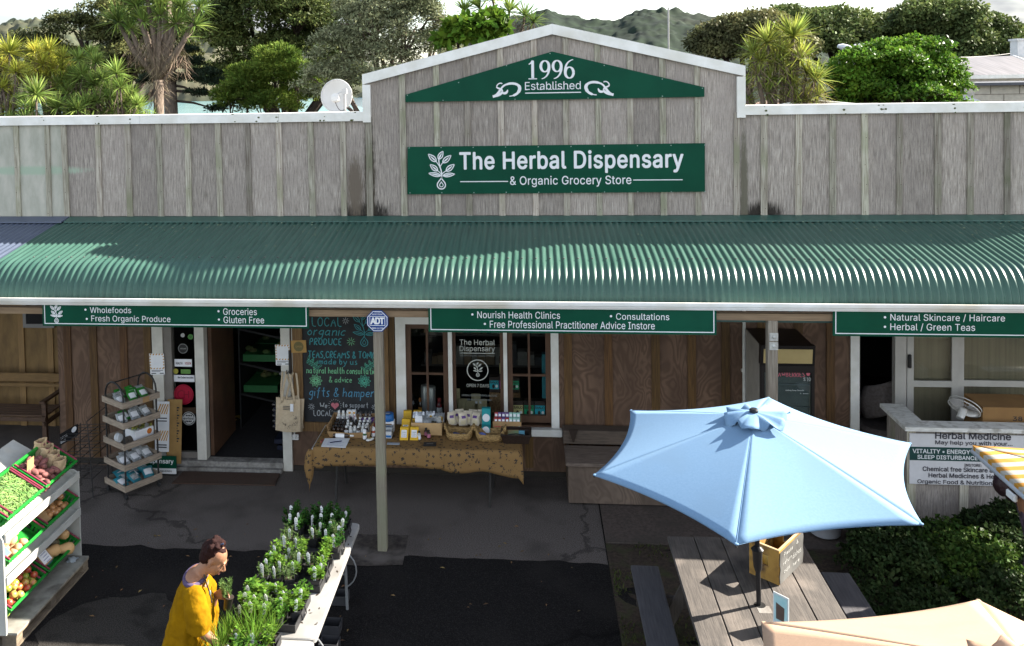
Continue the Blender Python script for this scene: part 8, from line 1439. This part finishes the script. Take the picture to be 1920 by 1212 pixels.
 e.build('eyebrow',HAIRM,t,smooth='all');e=MB();m=MB();m.blob((0,0,0),(1,1,1),12,6);e.add([P(.100+x*.008,-.073+z*.010,y*.021)for x,y,z in m.v],m.f);e.build('lips',M('lip',(.36,.12,.10),None,.4),t,smooth='all')
 h=MB();
 def hell(c,r,n=16,m_=10,j=0,seed=0):m=MB();m.blob((0,0,0),(1,1,1),n,m_,j,seed);h.add([P(c[0]+x*r[0],c[1]+z*r[1],c[2]+y*r[2])for x,y,z in m.v],m.f)
 hell((-.046,.046,0),(.086,.079,.078),20,14,.02);hell((-.060,-.005,0),(.055,.070,.068),18,12,.03,2);hell((.0,.094,0),(.05,.020,.052),14,8,.04,3)
 rr=random.Random(8)
 for k in range(26):a=rr.uniform(0,2*PI);r_=rr.uniform(.01,.055);hell((-.045+r_*math.cos(a)*.9,.128+rr.uniform(-.014,.018),r_*math.sin(a)),(.021,.018,.021),8,6,.2,k)
 for k in range(9):hell((-.07+rr.uniform(-.03,.03),.06+rr.uniform(-.03,.05),rr.uniform(-.06,.06)),(.03,.03,.028),8,6,.2,k+40)
 ho=fuse(h,'hair',HAIRM,t,.006,2,(.010,.018));c=MB();q=P(-.02,.145,.035);c.tube([q-U*.012-F*.01,q+U*.012+F*.01],.006,6);c.build('hair_clip',M('dark blue clip',(.03,.06,.12),None,.3),t)
 tu=MB();rings=[(338,1300,58,.25,-.10),(346,1240,55,.25,-.06),(354,1205,50,.24,0),(357,1172,44,.225,0),(360,1140,38,.215,.05),(363,1112,33,.20,.10),(365,1095,27,.178,.15),(366,1083,20,.152,.2)];n=40;vs=[];k2=1/257.0
 for px,py,hw,hd_,tl in rings:
  c=J(px,py)
  for i in range(n):a=2*PI*i/n;w_=1+.05*math.sin(7*a+py*.02)*(py>1120)+.03*math.sin(13*a+1)*(py>1150);vs.append(c+Vector((hw*k2*math.cos(a)*w_,hd_*math.sin(a)*w_,-tl*hw*k2*math.cos(a))))
 tu.add(vs,[(k*n+i,k*n+(i+1)%n,(k+1)*n+(i+1)%n,(k+1)*n+i)for k in range(len(rings)-1)for i in range(n)]+[tuple(range(n-1,-1,-1)),tuple(range((len(rings)-1)*n,len(rings)*n))])
 cu=J(372,1180,-.205)
 tu.tube([J(361,1106,-.09),J(362,1116,-.16),J(369,1146,-.20),J(373,1164,-.21),cu],[.062,.082,.090,.092,.088],18);tu.tube([J(376,1090,.10),J(386,1104,.17),J(394,1130,.20),J(397,1152,.20),J(398,1172,.19)],[.08,.085,.06,.055,.052],16)
 MUS=M('mustard linen',(.25,.128,.003),(.19,.096,.0025),.95,10,(1,1,.6),5,.25,bscale=60,spec=.05);fuse(tu,'tunic',MUS,t,.008,4,(.022,.075))
 sg=MB();c=J(365.5,1078);sg.tube([c+Vector((.070*math.cos(a)+.008,.140*math.sin(a),-.012*math.cos(a)-.005))for a in[2*PI*i/30 for i in range(31)]],.018,8);sg.build('singlet',M('dusty purple jersey',(.085,.06,.12),(.06,.045,.09),.9,20),t,smooth='all')
 nk=MB();q0=P(-.02,-.10,.055);nk.tube(bez(J(378,1052,.05),J(379,1062,-.04),J(383,1085,-.07),J(391,1105,-.05),10)+bez(J(391,1105,-.05),J(394,1114,-.05),J(396,1122,-.05),J(397,1130,-.05),4),.006,6);nk.build('necklace',M('dark bead cord',(.03,.025,.022),None,.5),t);pd=MB();pd.blob(J(393.5,1112,-.075),(.010,.010,.022),8,6);pd.build('pendant',M('grey stone',(.15,.2,.22),None,.3),t,smooth='all')
 pt=thing('held_pot','small clear sided pot of rosemary like herb held in the woman\'s hand','pot plant',tuple(pc));mb=MB();rot=(0,.18,0);mb.lathe([(.026,-.055),(.028,-.053),(.036,.045),(.038,.047)],tuple(pc),16,rot=rot);mb.build('pot',M('dark translucent pot',(.022,.024,.022),(.04,.026,.018),.4,9,spec=.25),pt,smooth=True);r=np.random.default_rng(3);nl=420;ns=14;ang=r.random(ns)*2*PI;st=np.stack([np.cos(ang)*.02,np.sin(ang)*.02,np.zeros(ns)],1);i=r.integers(0,ns,nl);tt=r.random(nl);Pp=st[i]*(1+1.0*tt[:,None])+np.stack([-.012*tt,0*tt,.125*tt],1);az=r.random(nl)*2*PI;A=unit(np.stack([np.cos(az),np.sin(az),.8+0*az],1));V,Fq=leaf_quads(Pp,A,unit(np.cross(A,r.normal(size=(nl,3)))),.028*(.7+.6*r.random(nl)),np.full(nl,.006));fo=arr_mesh('foliage',V+np.array([-.008,0,.045]),Fq,FOL('rosemary leaf',(.17,.27,.08),(.08,.14,.04),.35,.35),pt)
woman()
PXc,PYc=1.998,-3.944
def picnic():
 GT=M('grey stained table plank',(.10,.088,.078),(.055,.049,.045),.75,2.5,(26,1.6,26),5,.35,c3=(.17,.145,.125),s3=2.4,island=.12);t=thing('picnic_table','grey stained plank picnic table with attached benches under the blue umbrella','picnic table',(2.04,-4.1,0));y0,y1=-5.35,-2.86;x0=1.415;w_=.245
 for k in range(5):
  mb=MB();a=x0+w_*k+.004;b=x0+w_*(k+1)-.004;mb.bbox((a,y0,.70),(b,y1+.01*math.sin(k*2),.74),.005);mb.build('plank',GT,t)
 FR=M('dark frame timber',(.07,.058,.05),(.04,.034,.03),.8,3,(14,14,2),4,.2);
 for y in(y1-.45,y0+.45):
  l=MB();l.box((x0+.05,y-.025,.60),(x0+1.18,y+.025,.699));l.box((1.08,y-.03,.33),(3.06,y+.02,.42));l.build('cross_rail',FR,t)
  for s in(-1,1):l=MB();l.prism([(2.03+s*.38,y-.05,.69),(2.03+s*.50,y-.05,.69),(2.03+s*.84,y-.05,0),(2.03+s*.72,y-.05,0)],(0,.024,0));l.build('leg',FR,t)
 for(a,b,lab)in((1.075,1.33,'near'),(2.80,3.055,'far')):mb=MB();mb.bbox((a,y0+.05,.42),(b,y1-.02,.46),.006);mb.build('bench_plank',M('dark grey bench plank',(.085,.082,.088),(.055,.053,.058),.6,2.5,(26,1.6,26),5,.2),t)
 mb=MB();mb.lathe([(.045,0),(.045,.003)],(PXc,PYc,.7405),20);mb.build('pole_hole',flat('black hole rim',(.01,.01,.01)),t);q=atZ(1433,1143,.742);mb=MB();mb.quad(*[(q.x+a,q.y+b,.7415)for a,b in((-.05,-.055),(.055,-.05),(.05,.05),(-.055,.045))]);mb.build('old_sticker',M('pale worn sticker',(.26,.25,.235),(.17,.155,.14),.7,14),t)
picnic()
def umbrella(name,lab,cat,cx,cy,zr,zh,R,th,nrm,mat,cap=True,sag=.065,pole_to=0.0,knob=None,hubmat=None,tipmat=None,n=6):
 t=thing(name,lab,cat,(cx,cy,0));N_=Vector(nrm).normalized();u=Vector((1,0,0))-N_*N_.x;u.normalize();v=N_.cross(u);cen=Vector((cx,cy,zr));apex=cen+N_*(zh-zr)
 tips=[cen+(u*math.cos(th+k*2*PI/n)+v*math.sin(th+k*2*PI/n))*R for k in range(n)]
 def pt(k,a,r):
  """panel k, a across 0..1, r from apex 0..1"""
  A,B=tips[k],tips[(k+1)%n];rib=A.lerp(B,a);p=apex.lerp(rib,r);mid=4*a*(1-a);inward=(cen-A.lerp(B,.5)).normalized();p+=inward*mid*sag*R*r**2.2;p+=N_*(-.012*mid*r*R*.6+.03*R*r*(1-r)*.5);return p
 mb=MB();nu,nv=14,16
 for k in range(n):mb.grid(lambda a,b_:tuple(pt(k,a,.05+.95*b_)),nu,nv)
 mb.build('canopy',mat,t,smooth=50,solid=.003)
 hem=MB();
 for k in range(n):hem.tube([pt(k,i/14,1.0)-N_*.004 for i in range(15)],.002,5,False)
 hem.build('hem',mat,t,smooth='all');rb=MB();RM=M('black umbrella rib',(.02,.02,.022),None,.4,metal=.3)
 for k in range(n):rb.tube([apex-N_*.03,apex.lerp(tips[k],.5)-N_*.016,tips[k]-N_*.016],.006,5);rb.tube([cen+N_*(zh-zr)*.0-N_*.12,apex.lerp(tips[k],.5)-N_*.022],.006,5)
 rb.build('rib',RM,t);sm=MB()
 for k in range(n):sm.tube([pt(k,0,.05+.95*i/16)for i in range(17)],.0028,4,False)
 sm.build('seam',mat,t,smooth='all');tp=MB()
 for k in range(n):d=(tips[k]-cen).normalized();tp.blob(tips[k]-d*.012+N_*.0,(.016,.016,.008),8,6);
 tp.build('tip_pocket',tipmat or mat,t,smooth='all')
 if cap:
  vc=MB();nn=48;rr=[(.0,.030),(.35,.026),(.6,.016),(.85,.0),(1.0,-.014)];RC=.235
  def cpt(i,r,h):a=2*PI*i/nn;q_=mnoise.noise((math.cos(a)*1.7,math.sin(a)*1.7,4));w_=1+.10*math.cos(6*(a-th))*r+.30*q_*r+.04*math.sin(17*a)*r;z=h+.030*math.sin(9*a+4*q_)*r**2+.05*q_*r**2-.010*math.cos(6*(a-th))*r;return tuple(apex+(u*math.cos(a)+v*math.sin(a))*RC*r*w_+N_*(z-.006))
  vc.grid(lambda a,b_:cpt(a*nn,b_,np.interp(b_,[q[0]for q in rr],[q[1]for q in rr])),nn,7);vc.build('vent_cap',mat,t,smooth='all',solid=.003);f=MB();f.lathe([(.0,0),(.034,.0),(.036,.014),(.028,.026),(.0,.030)],tuple(apex+N_*.026),18);f.build('finial',hubmat or RM,t,smooth=True)
 p=MB();base=cen-N_*((cen.z-pole_to)/N_.z);p.tube([base,apex-N_*.02],.0195,14)
 if knob:kz=base.lerp(apex,(knob-pole_to)/(apex.z-pole_to));p.tube([kz-N_*.10,kz-N_*.06,kz+N_*.06,kz+N_*.085,kz+N_*.11],[.024,.034,.040,.050,.026],14)
 p.build('pole',M('black umbrella pole',(.016,.016,.018),None,.35,metal=.2),t,smooth=True);return t
UB=M('pale blue canvas',(.155,.265,.40),(.14,.245,.375),.9,60,bump=.06,trans=.08,c3=(.145,.245,.365),s3=2.6)
umbrella('umbrella','pale blue six sided umbrella open over the picnic table','umbrella',1.951,-3.99,1.97,2.335,1.33,.199,(-.032,-.039,1),UB,knob=1.13)
UP=M('peach canvas',(.44,.29,.195),(.41,.27,.18),.9,60,bump=.06,trans=.1,c3=(.39,.255,.17),s3=2.4)
umbrella('umbrella','peach coloured umbrella in the lower right corner, near the viewer','umbrella',2.284,-7.375,2.1,2.52,1.285,math.radians(73.5),(0,0,1),UP,sag=.03)
def striped():
 cx,cy,zr,zh=4.62,-4.92,2.10,2.125;t=thing('umbrella','yellow and white striped square umbrella cut by the right edge of the picture','umbrella',(cx,cy,0));h=.985;apex=Vector((cx,cy,zh));cs=[Vector((cx-h+.0,cy+h,zr)),Vector((cx-h,cy-h,zr)),Vector((cx+h,cy-h,zr)),Vector((cx+h,cy+h,zr))]
 m=bpy.data.materials.new('yellow striped canvas');m.use_nodes=True;nt=m.node_tree;N=nt.nodes;L=nt.links;b=N['Principled BSDF'];b.inputs['Roughness'].default_value=.9;g=N.new('ShaderNodeNewGeometry');s=N.new('ShaderNodeSeparateXYZ');L.new(g.outputs['Position'],s.inputs[0]);a=N.new('ShaderNodeMath');a.operation='MULTIPLY';a.inputs[1].default_value=7.9;L.new(s.outputs[1],a.inputs[0]);f=N.new('ShaderNodeMath');f.operation='FRACT';L.new(a.outputs[0],f.inputs[0]);r=N.new('ShaderNodeValToRGB');r.color_ramp.interpolation='CONSTANT';r.color_ramp.elements[0].color=(.38,.355,.30,1);r.color_ramp.elements[1].color=(.44,.20,.015,1);r.color_ramp.elements[1].position=.52;L.new(f.outputs[0],r.inputs[0]);L.new(r.outputs[0],b.inputs['Base Color']);tr=N.new('ShaderNodeBsdfTranslucent');L.new(r.outputs[0],tr.inputs[0]);ms=N.new('ShaderNodeMixShader');ms.inputs[0].default_value=.25;L.new(b.outputs[0],ms.inputs[1]);L.new(tr.outputs[0],ms.inputs[2]);L.new(ms.outputs[0],N['Material Output'].inputs[0])
 mb=MB()
 for k in range(4):A,B=cs[k],cs[(k+1)%4];mb.grid(lambda u,v:tuple(apex.lerp(A.lerp(B,u),.02+.98*v)-Vector((0,0,.03*4*u*(1-u)*v))),12,12)
 mb.build('canopy',m,t,smooth=50,solid=.003);va=MB()
 for k in range(4):A,B=cs[k],cs[(k+1)%4];va.grid(lambda u,v:tuple(A.lerp(B,u)-Vector((0,0,.03*4*u*(1-u)+.035*v+.004*math.sin(20*u)*v))),20,2)
 va.build('valance',m,t,smooth='all');p=MB();GR=M('grey aluminium',(.42,.44,.46),None,.4,metal=.5)
 for k in range(4):A,B=cs[k],cs[(k+1)%4];p.tube([A-Vector((0,0,.05)),A.lerp(B,.5)-Vector((0,0,.07)),B-Vector((0,0,.05))],.017,8);p.tube([apex-Vector((0,0,.03)),A-Vector((0,0,.02))],.011,6)
 p.build('rail',GR,t,smooth=True);p=MB();p.tube([(cx,cy,0),(cx,cy,zh-.02)],.025,12);p.lathe([(.25,0),(.25,.04),(.05,.08)],(cx,cy,.03),20);p.build('pole',GR,t,smooth=True);k=MB();q=cs[0].lerp(cs[1],.30)-Vector((0,0,.13));k.bbox(q+Vector((-.015,-.06,-.03)),q+Vector((.015,.06,.03)),.01);k.build('hinge',M('white hinge',(.6,.6,.58),None,.4),t)
striped()
def table_things():
 A,B,D=Vector((2.026,-3.462,.742)),Vector((2.228,-3.647,.742)),Vector((2.533,-3.253,.742));H_=.30;u=(B-A);v=(D-B);E_=A+v;t=thing('wooden_crate','yellow painted wooden crate with a slate grey chalked end on the picnic table','crate',tuple((A+D)/2));Z3=Vector((0,0,1));YC=M('worn yellow crate paint',(.38,.225,.055),(.27,.15,.035),.75,6,(1,1,1),5,.2,c3=(.10,.06,.03),s3=9);RAW=M('raw crate timber',(.55,.38,.22),(.44,.29,.16),.8,8)
 def side(P,Q,inn,hole=True,mat=0,mb=None):
  th=.018;i=inn.normalized()*th;d=Q-P
  def slab(a0,a1,h0,h1):p,q=P+d*a0,P+d*a1;mb.prism([p+Z3*h0,q+Z3*h0,q+Z3*h1,p+Z3*h1],i)
  if hole:slab(0,1,0,H_*.42);slab(0,.36,H_*.42+.0005,H_*.72);slab(.64,1,H_*.42+.0005,H_*.72);slab(0,1,H_*.72+.0005,H_-.008)
  else:slab(0,1,0,H_*.48);slab(0,1,H_*.52,H_-.008)
 mb=MB();n1=v.normalized();n2=-u.normalized();side(A,B,n1,True,0,mb);side(E_,D,-n1,True,0,mb);side(B+n1*.019,D-n1*.019,n2,False,0,mb);side(A+n1*.019,E_-n1*.019,-n2,False,0,mb);mb.prism([A+n1*.02-n2*.02,B+n1*.02+n2*.02,D-n1*.02+n2*.02,E_-n1*.02-n2*.02],Z3*.012);mb.build('panel',YC,t);rm=MB()
 for P,Q,i in((A,B,n1),(E_,D,-n1),(B+n1*.019,D-n1*.019,n2),(A+n1*.019,E_-n1*.019,-n2)):i=i.normalized()*.018;rm.prism([P+Z3*(H_-.0075),Q+Z3*(H_-.0075),Q+Z3*(H_-.0075)+i,P+Z3*(H_-.0075)+i],Z3*.008)
 rm.build('rim',RAW,t);sl=MB();out=-n2*.004;rr=random.Random(3);a_=[(0.02+rr.uniform(-.02,.02),h)for h in(0.02,.10,.17,.22)];P=lambda a,h:B+v*a+Z3*(H_*h)+out;sl.prism([P(.01,.03),P(.97,.03),P(1.0,.3),P(.98,.55),P(1.01,.8),P(.98,.93),P(.02,.93),P(.0,.6),P(.03,.45),P(.0,.25)],tuple(out*.8));sl.build('slate_panel',M('slate grey panel',(.10,.098,.092),(.065,.062,.058),.8,9,c3=(.15,.145,.135)),t)
 w_=MB();dn=v.normalized()
 def fn(x,y,z):return tuple(B+dn*x+Z3*z+out*2.4)
 for i,(txt,x0,x1,z,h)in enumerate([('Please',.08,.26,.22,.035),('return',.07,.24,.15,.035),('dishes',.26,.44,.13,.045),('&',.34,.38,.23,.03),('cups',.08,.2,.08,.035),('here',.27,.40,.06,.03)]):
  tmp=MB();hand(tmp,txt,x0,x1,z,h,0,.006,i,0,.3);w_.add([fn(*q)for q in tmp.v],tmp.f)
 w_.build('chalk_writing',flat('crate chalk',(.42,.42,.40)),t);q=A.lerp(D,.4);mb=MB();[mb.box((q.x-.05+.02*k,q.y-.10,.756),(q.x-.035+.02*k,q.y+.02,.90),(0,.2,.6))for k in range(5)];tag(mb.build('menu_cards',[flat('pale green menu',(.30,.36,.28))]),'bundle of pale menu cards standing inside the yellow crate','menus',kind='stuff')
 a,b=Vector((2.045,-4.18,.742)),Vector((2.135,-4.28,.742));t=thing('table_card','upright card in clear holder with pale blue and dark picture, on the picnic table','table card',tuple((a+b)/2));mb=MB();d=(b-a);nn=Vector((d.y,-d.x,0)).normalized();nn=nn if nn.x<0 else-nn
 mb.prism([a,b,b+Z3*.255,a+Z3*.255],nn*.006);mb.mat(1);P=lambda s,h,o:a+d*s+Z3*h+nn*o;mb.prism([P(.08,.03,.0065),P(.92,.03,.0065),P(.92,.24,.0065),P(.08,.24,.0065)],nn*.001);mb.mat(2);mb.prism([P(.2,.05,.008),P(.72,.05,.008),P(.75,.16,.008),P(.2,.18,.008)],nn*.001);mb.prism([P(.08,.03,-.0005),P(.92,.03,-.0005),P(.92,.24,-.0005),P(.08,.24,-.0005)],nn*-.001);mb.build('card',[M('clear white acrylic',(.62,.68,.70),None,.2),M('pale blue picture',(.25,.50,.56),(.40,.58,.60),.4,12),flat('dark picture',(.09,.065,.055))],t)
table_things()
def garden():
 HL=FOL('dark hedge leaf',(.048,.076,.024),(.016,.029,.010),.25,.45,.5);HL2=FOL('mid hedge leaf',(.075,.13,.024),(.024,.048,.010),.3,.45,.5)
 def shrub(lab,blobs,m,seed,num,L_=.045,W_=.03):
  bx=sum(b[0][0]for b in blobs)/len(blobs);by=sum(b[0][1]for b in blobs)/len(blobs);t=thing('garden_shrub',lab,'shrub',(bx,by,0),0,'shrubs in the bed below the low wall');mb=MB();rr=random.Random(seed)
  for k in range(16):c,R=rr.choice(blobs);e=Vector(c)+Vector((rr.uniform(-.7,.7)*R[0],rr.uniform(-.7,.7)*R[1],rr.uniform(-.2,.6)*R[2]));mb.tube([(c[0]+rr.uniform(-.05,.05),c[1]+rr.uniform(-.05,.05),0),e],[.012,.004],5)
  mb.build('stem',DBARK,t);V,F=crown(blobs,30*len(blobs),.10,num,L_,W_,seed,.4,.62);arr_mesh('foliage',V-np.array([bx,by,0]),F,m,t)
 shrub('clipped dark green shrub beside the picnic table and the yellow crate',[((3.75,-1.75,.16),(.36,.4,.18)),((3.6,-2.25,.13),(.36,.38,.16)),((4.05,-1.6,.18),(.36,.34,.16)),((3.95,-2.1,.16),(.36,.36,.16))],HL,5,9000)
 shrub('shrub with a brighter leafy top in the middle of the bed',[((4.35,-1.8,.18),(.36,.38,.18)),((4.35,-2.2,.16),(.38,.36,.16)),((4.7,-1.95,.18),(.36,.4,.18))],HL2,6,7200)
 shrub('taller dark shrub against the low wall at the right edge',[((4.98,-1.45,.17),(.32,.26,.19)),((5.32,-1.48,.22),(.36,.30,.26)),((5.05,-1.85,.17),(.4,.36,.19))],HL,7,8000,.055,.026)
 shrub('low sprawling shrub at the front of the bed near the peach umbrella',[((3.5,-2.7,.08),(.34,.3,.12)),((4.1,-2.65,.10),(.45,.34,.14)),((4.65,-2.45,.12),(.4,.38,.16)),((5.1,-2.3,.14),(.4,.45,.18))],HL,8,8500)
 mb=MB();c=atZ(1545,1012,.02);mb.lathe([(.10,0),(.155,.03),(.175,.16),(.18,.165),(.165,.165),(.16,.06)],(c.x+.05,c.y+.12,.012),24);tag(mb.build('garden_tub',M('pale grey plastic tub',(.42,.43,.46),(.36,.37,.40),.4,5),smooth=True),'pale grey plastic tub on the path behind the yellow crate','tub')
 r=np.random.default_rng(12);n=2600;x=.96+2.0*r.random(n)**1.6;y=-1.65-3.2*r.random(n);keep=np.array([mnoise.noise((a*1.6,b*1.6,2))>.02 for a,b in zip(x,y)]);x,y=x[keep],y[keep];n=len(x);P=np.stack([x,y,np.full(n,.01)],1);A=unit(np.stack([r.normal(size=n)*.6,r.normal(size=n)*.6,np.ones(n)],1));V,F=leaf_quads(P,A,unit(r.normal(size=(n,3))),.03+.04*r.random(n),np.full(n,.010));tag(arr_mesh('garden_grass',V,F,FOL('thin weed green',(.075,.095,.022),(.035,.045,.014),.2,.5)),'thin grass and weeds on the dark soil beside the picnic bench','grass',kind='stuff')
garden()
def second_person():
 m=bpy.data.materials.new('dark plaid wool');m.use_nodes=True;nt=m.node_tree;N=nt.nodes;L=nt.links;b=N['Principled BSDF'];b.inputs['Roughness'].default_value=.9;tc=N.new('ShaderNodeTexCoord');mp=N.new('ShaderNodeMapping');mp.inputs['Scale'].default_value=(14,14,14);L.new(tc.outputs['Object'],mp.inputs[0]);ck=N.new('ShaderNodeTexChecker');ck.inputs['Scale'].default_value=1;ck.inputs[1].default_value=(.035,.022,.035,1);ck.inputs[2].default_value=(.075,.05,.075,1);L.new(mp.outputs[0],ck.inputs[0]);L.new(ck.outputs[0],b.inputs['Base Color'])
 Y0=-3.0;hd=atY(1883,903,Y0);t=thing('person','person in dark plaid coat stooping behind the striped umbrella at the right edge','person',(hd.x+.28,Y0,0));b=MB();F=Vector((.3,.75,-.6)).normalized();sh=hd+Vector((.24,.05,-.10));hip=Vector((hd.x+.36,Y0,.82))
 b.blob(hd,(.085,.075,.10),14,10);b.blob(hd+F*.06+Vector((0,0,-.04)),(.05,.05,.06),12,8);b.blob(hd+F*.115+Vector((0,0,-.02)),(.016,.014,.018),8,6);b.tube([hd+Vector((.03,0,-.05)),sh],[.052,.06],12);b.tube([sh,sh.lerp(hip,.5),hip],[.12,.14,.14],16);b.tube([sh+Vector((0,.17,-.02)),sh,sh+Vector((0,-.17,-.02))],[.055,.08,.055],12)
 for s in(1,-1):
  b.tube([hip+Vector((0,.08*s,0)),Vector((hip.x-.04,Y0+.09*s,.45)),Vector((hip.x+.02,Y0+.10*s,.07))],[.09,.06,.04],12);b.blob((hip.x-.03,Y0+.1*s,.045),(.11,.045,.04),12,8);e=sh+Vector((.06,.2*s,-.28));w_=e+Vector((.12,-.04*s,-.2));b.tube([sh+Vector((0,.17*s,-.02)),e,w_],[.05,.042,.028],10);d=Vector((.4,0,-.8)).normalized();b.tube([w_,w_+d*.05,w_+d*.08],[.026,.036,.032],8)
  for k in range(4):r0=w_+d*.08+Vector((0,-.028+.0187*k,0));b.tube([r0,r0+d*.04,r0+d*.06+Vector((.01,0,-.02))],[.0095,.0085,.007],6)
  th=w_+d*.03+Vector((.0,.035*s*-1,0));b.tube([w_+d*.02,th,th+d*.04],[.012,.0105,.0085],6)
 fuse(b,'body',SKIN,t,.008,3);h=MB();h.blob(hd+Vector((.015,0,.02)),(.098,.088,.105),16,12,.03);h.blob(hd+Vector((-.01,-.035,-.01)),(.098,.085,.11),16,12,.05);h.blob(hd+Vector((.05,-.03,-.07)),(.07,.07,.09),12,8,.08);h.blob(hd+Vector((.07,0,.03)),(.05,.05,.05),12,8,.08);fuse(h,'hair',M('dark plum hair',(.03,.014,.018),(.014,.007,.009),.5,30,(16,16,4)),t,.008,2,(.01,.02));c=MB();c.tube([sh+Vector((0,0,.02)),sh.lerp(hip,.4),hip,hip+Vector((0,0,-.22))],[.10,.14,.16,.18],20);c.tube([sh+Vector((0,.19,-.02)),sh,sh+Vector((0,-.19,-.02))],[.07,.10,.07],14)
 for s in(1,-1):e=sh+Vector((.06,.2*s,-.28));c.tube([sh+Vector((0,.17*s,-.02)),e,e+Vector((.10,-.03*s,-.17))],[.068,.058,.05],12)
 fuse(c,'coat',m,t,.012,4,(.012,.08))
 k=MB()
 for s in(1,-1):k.tube([hip+Vector((0,.08*s,-.1)),Vector((hip.x-.04,Y0+.09*s,.45)),Vector((hip.x+.02,Y0+.10*s,.12))],[.105,.075,.06],12)
 fuse(k,'trousers',M('dark trousers',(.03,.03,.036),None,.9),t,.012,3)
second_person()
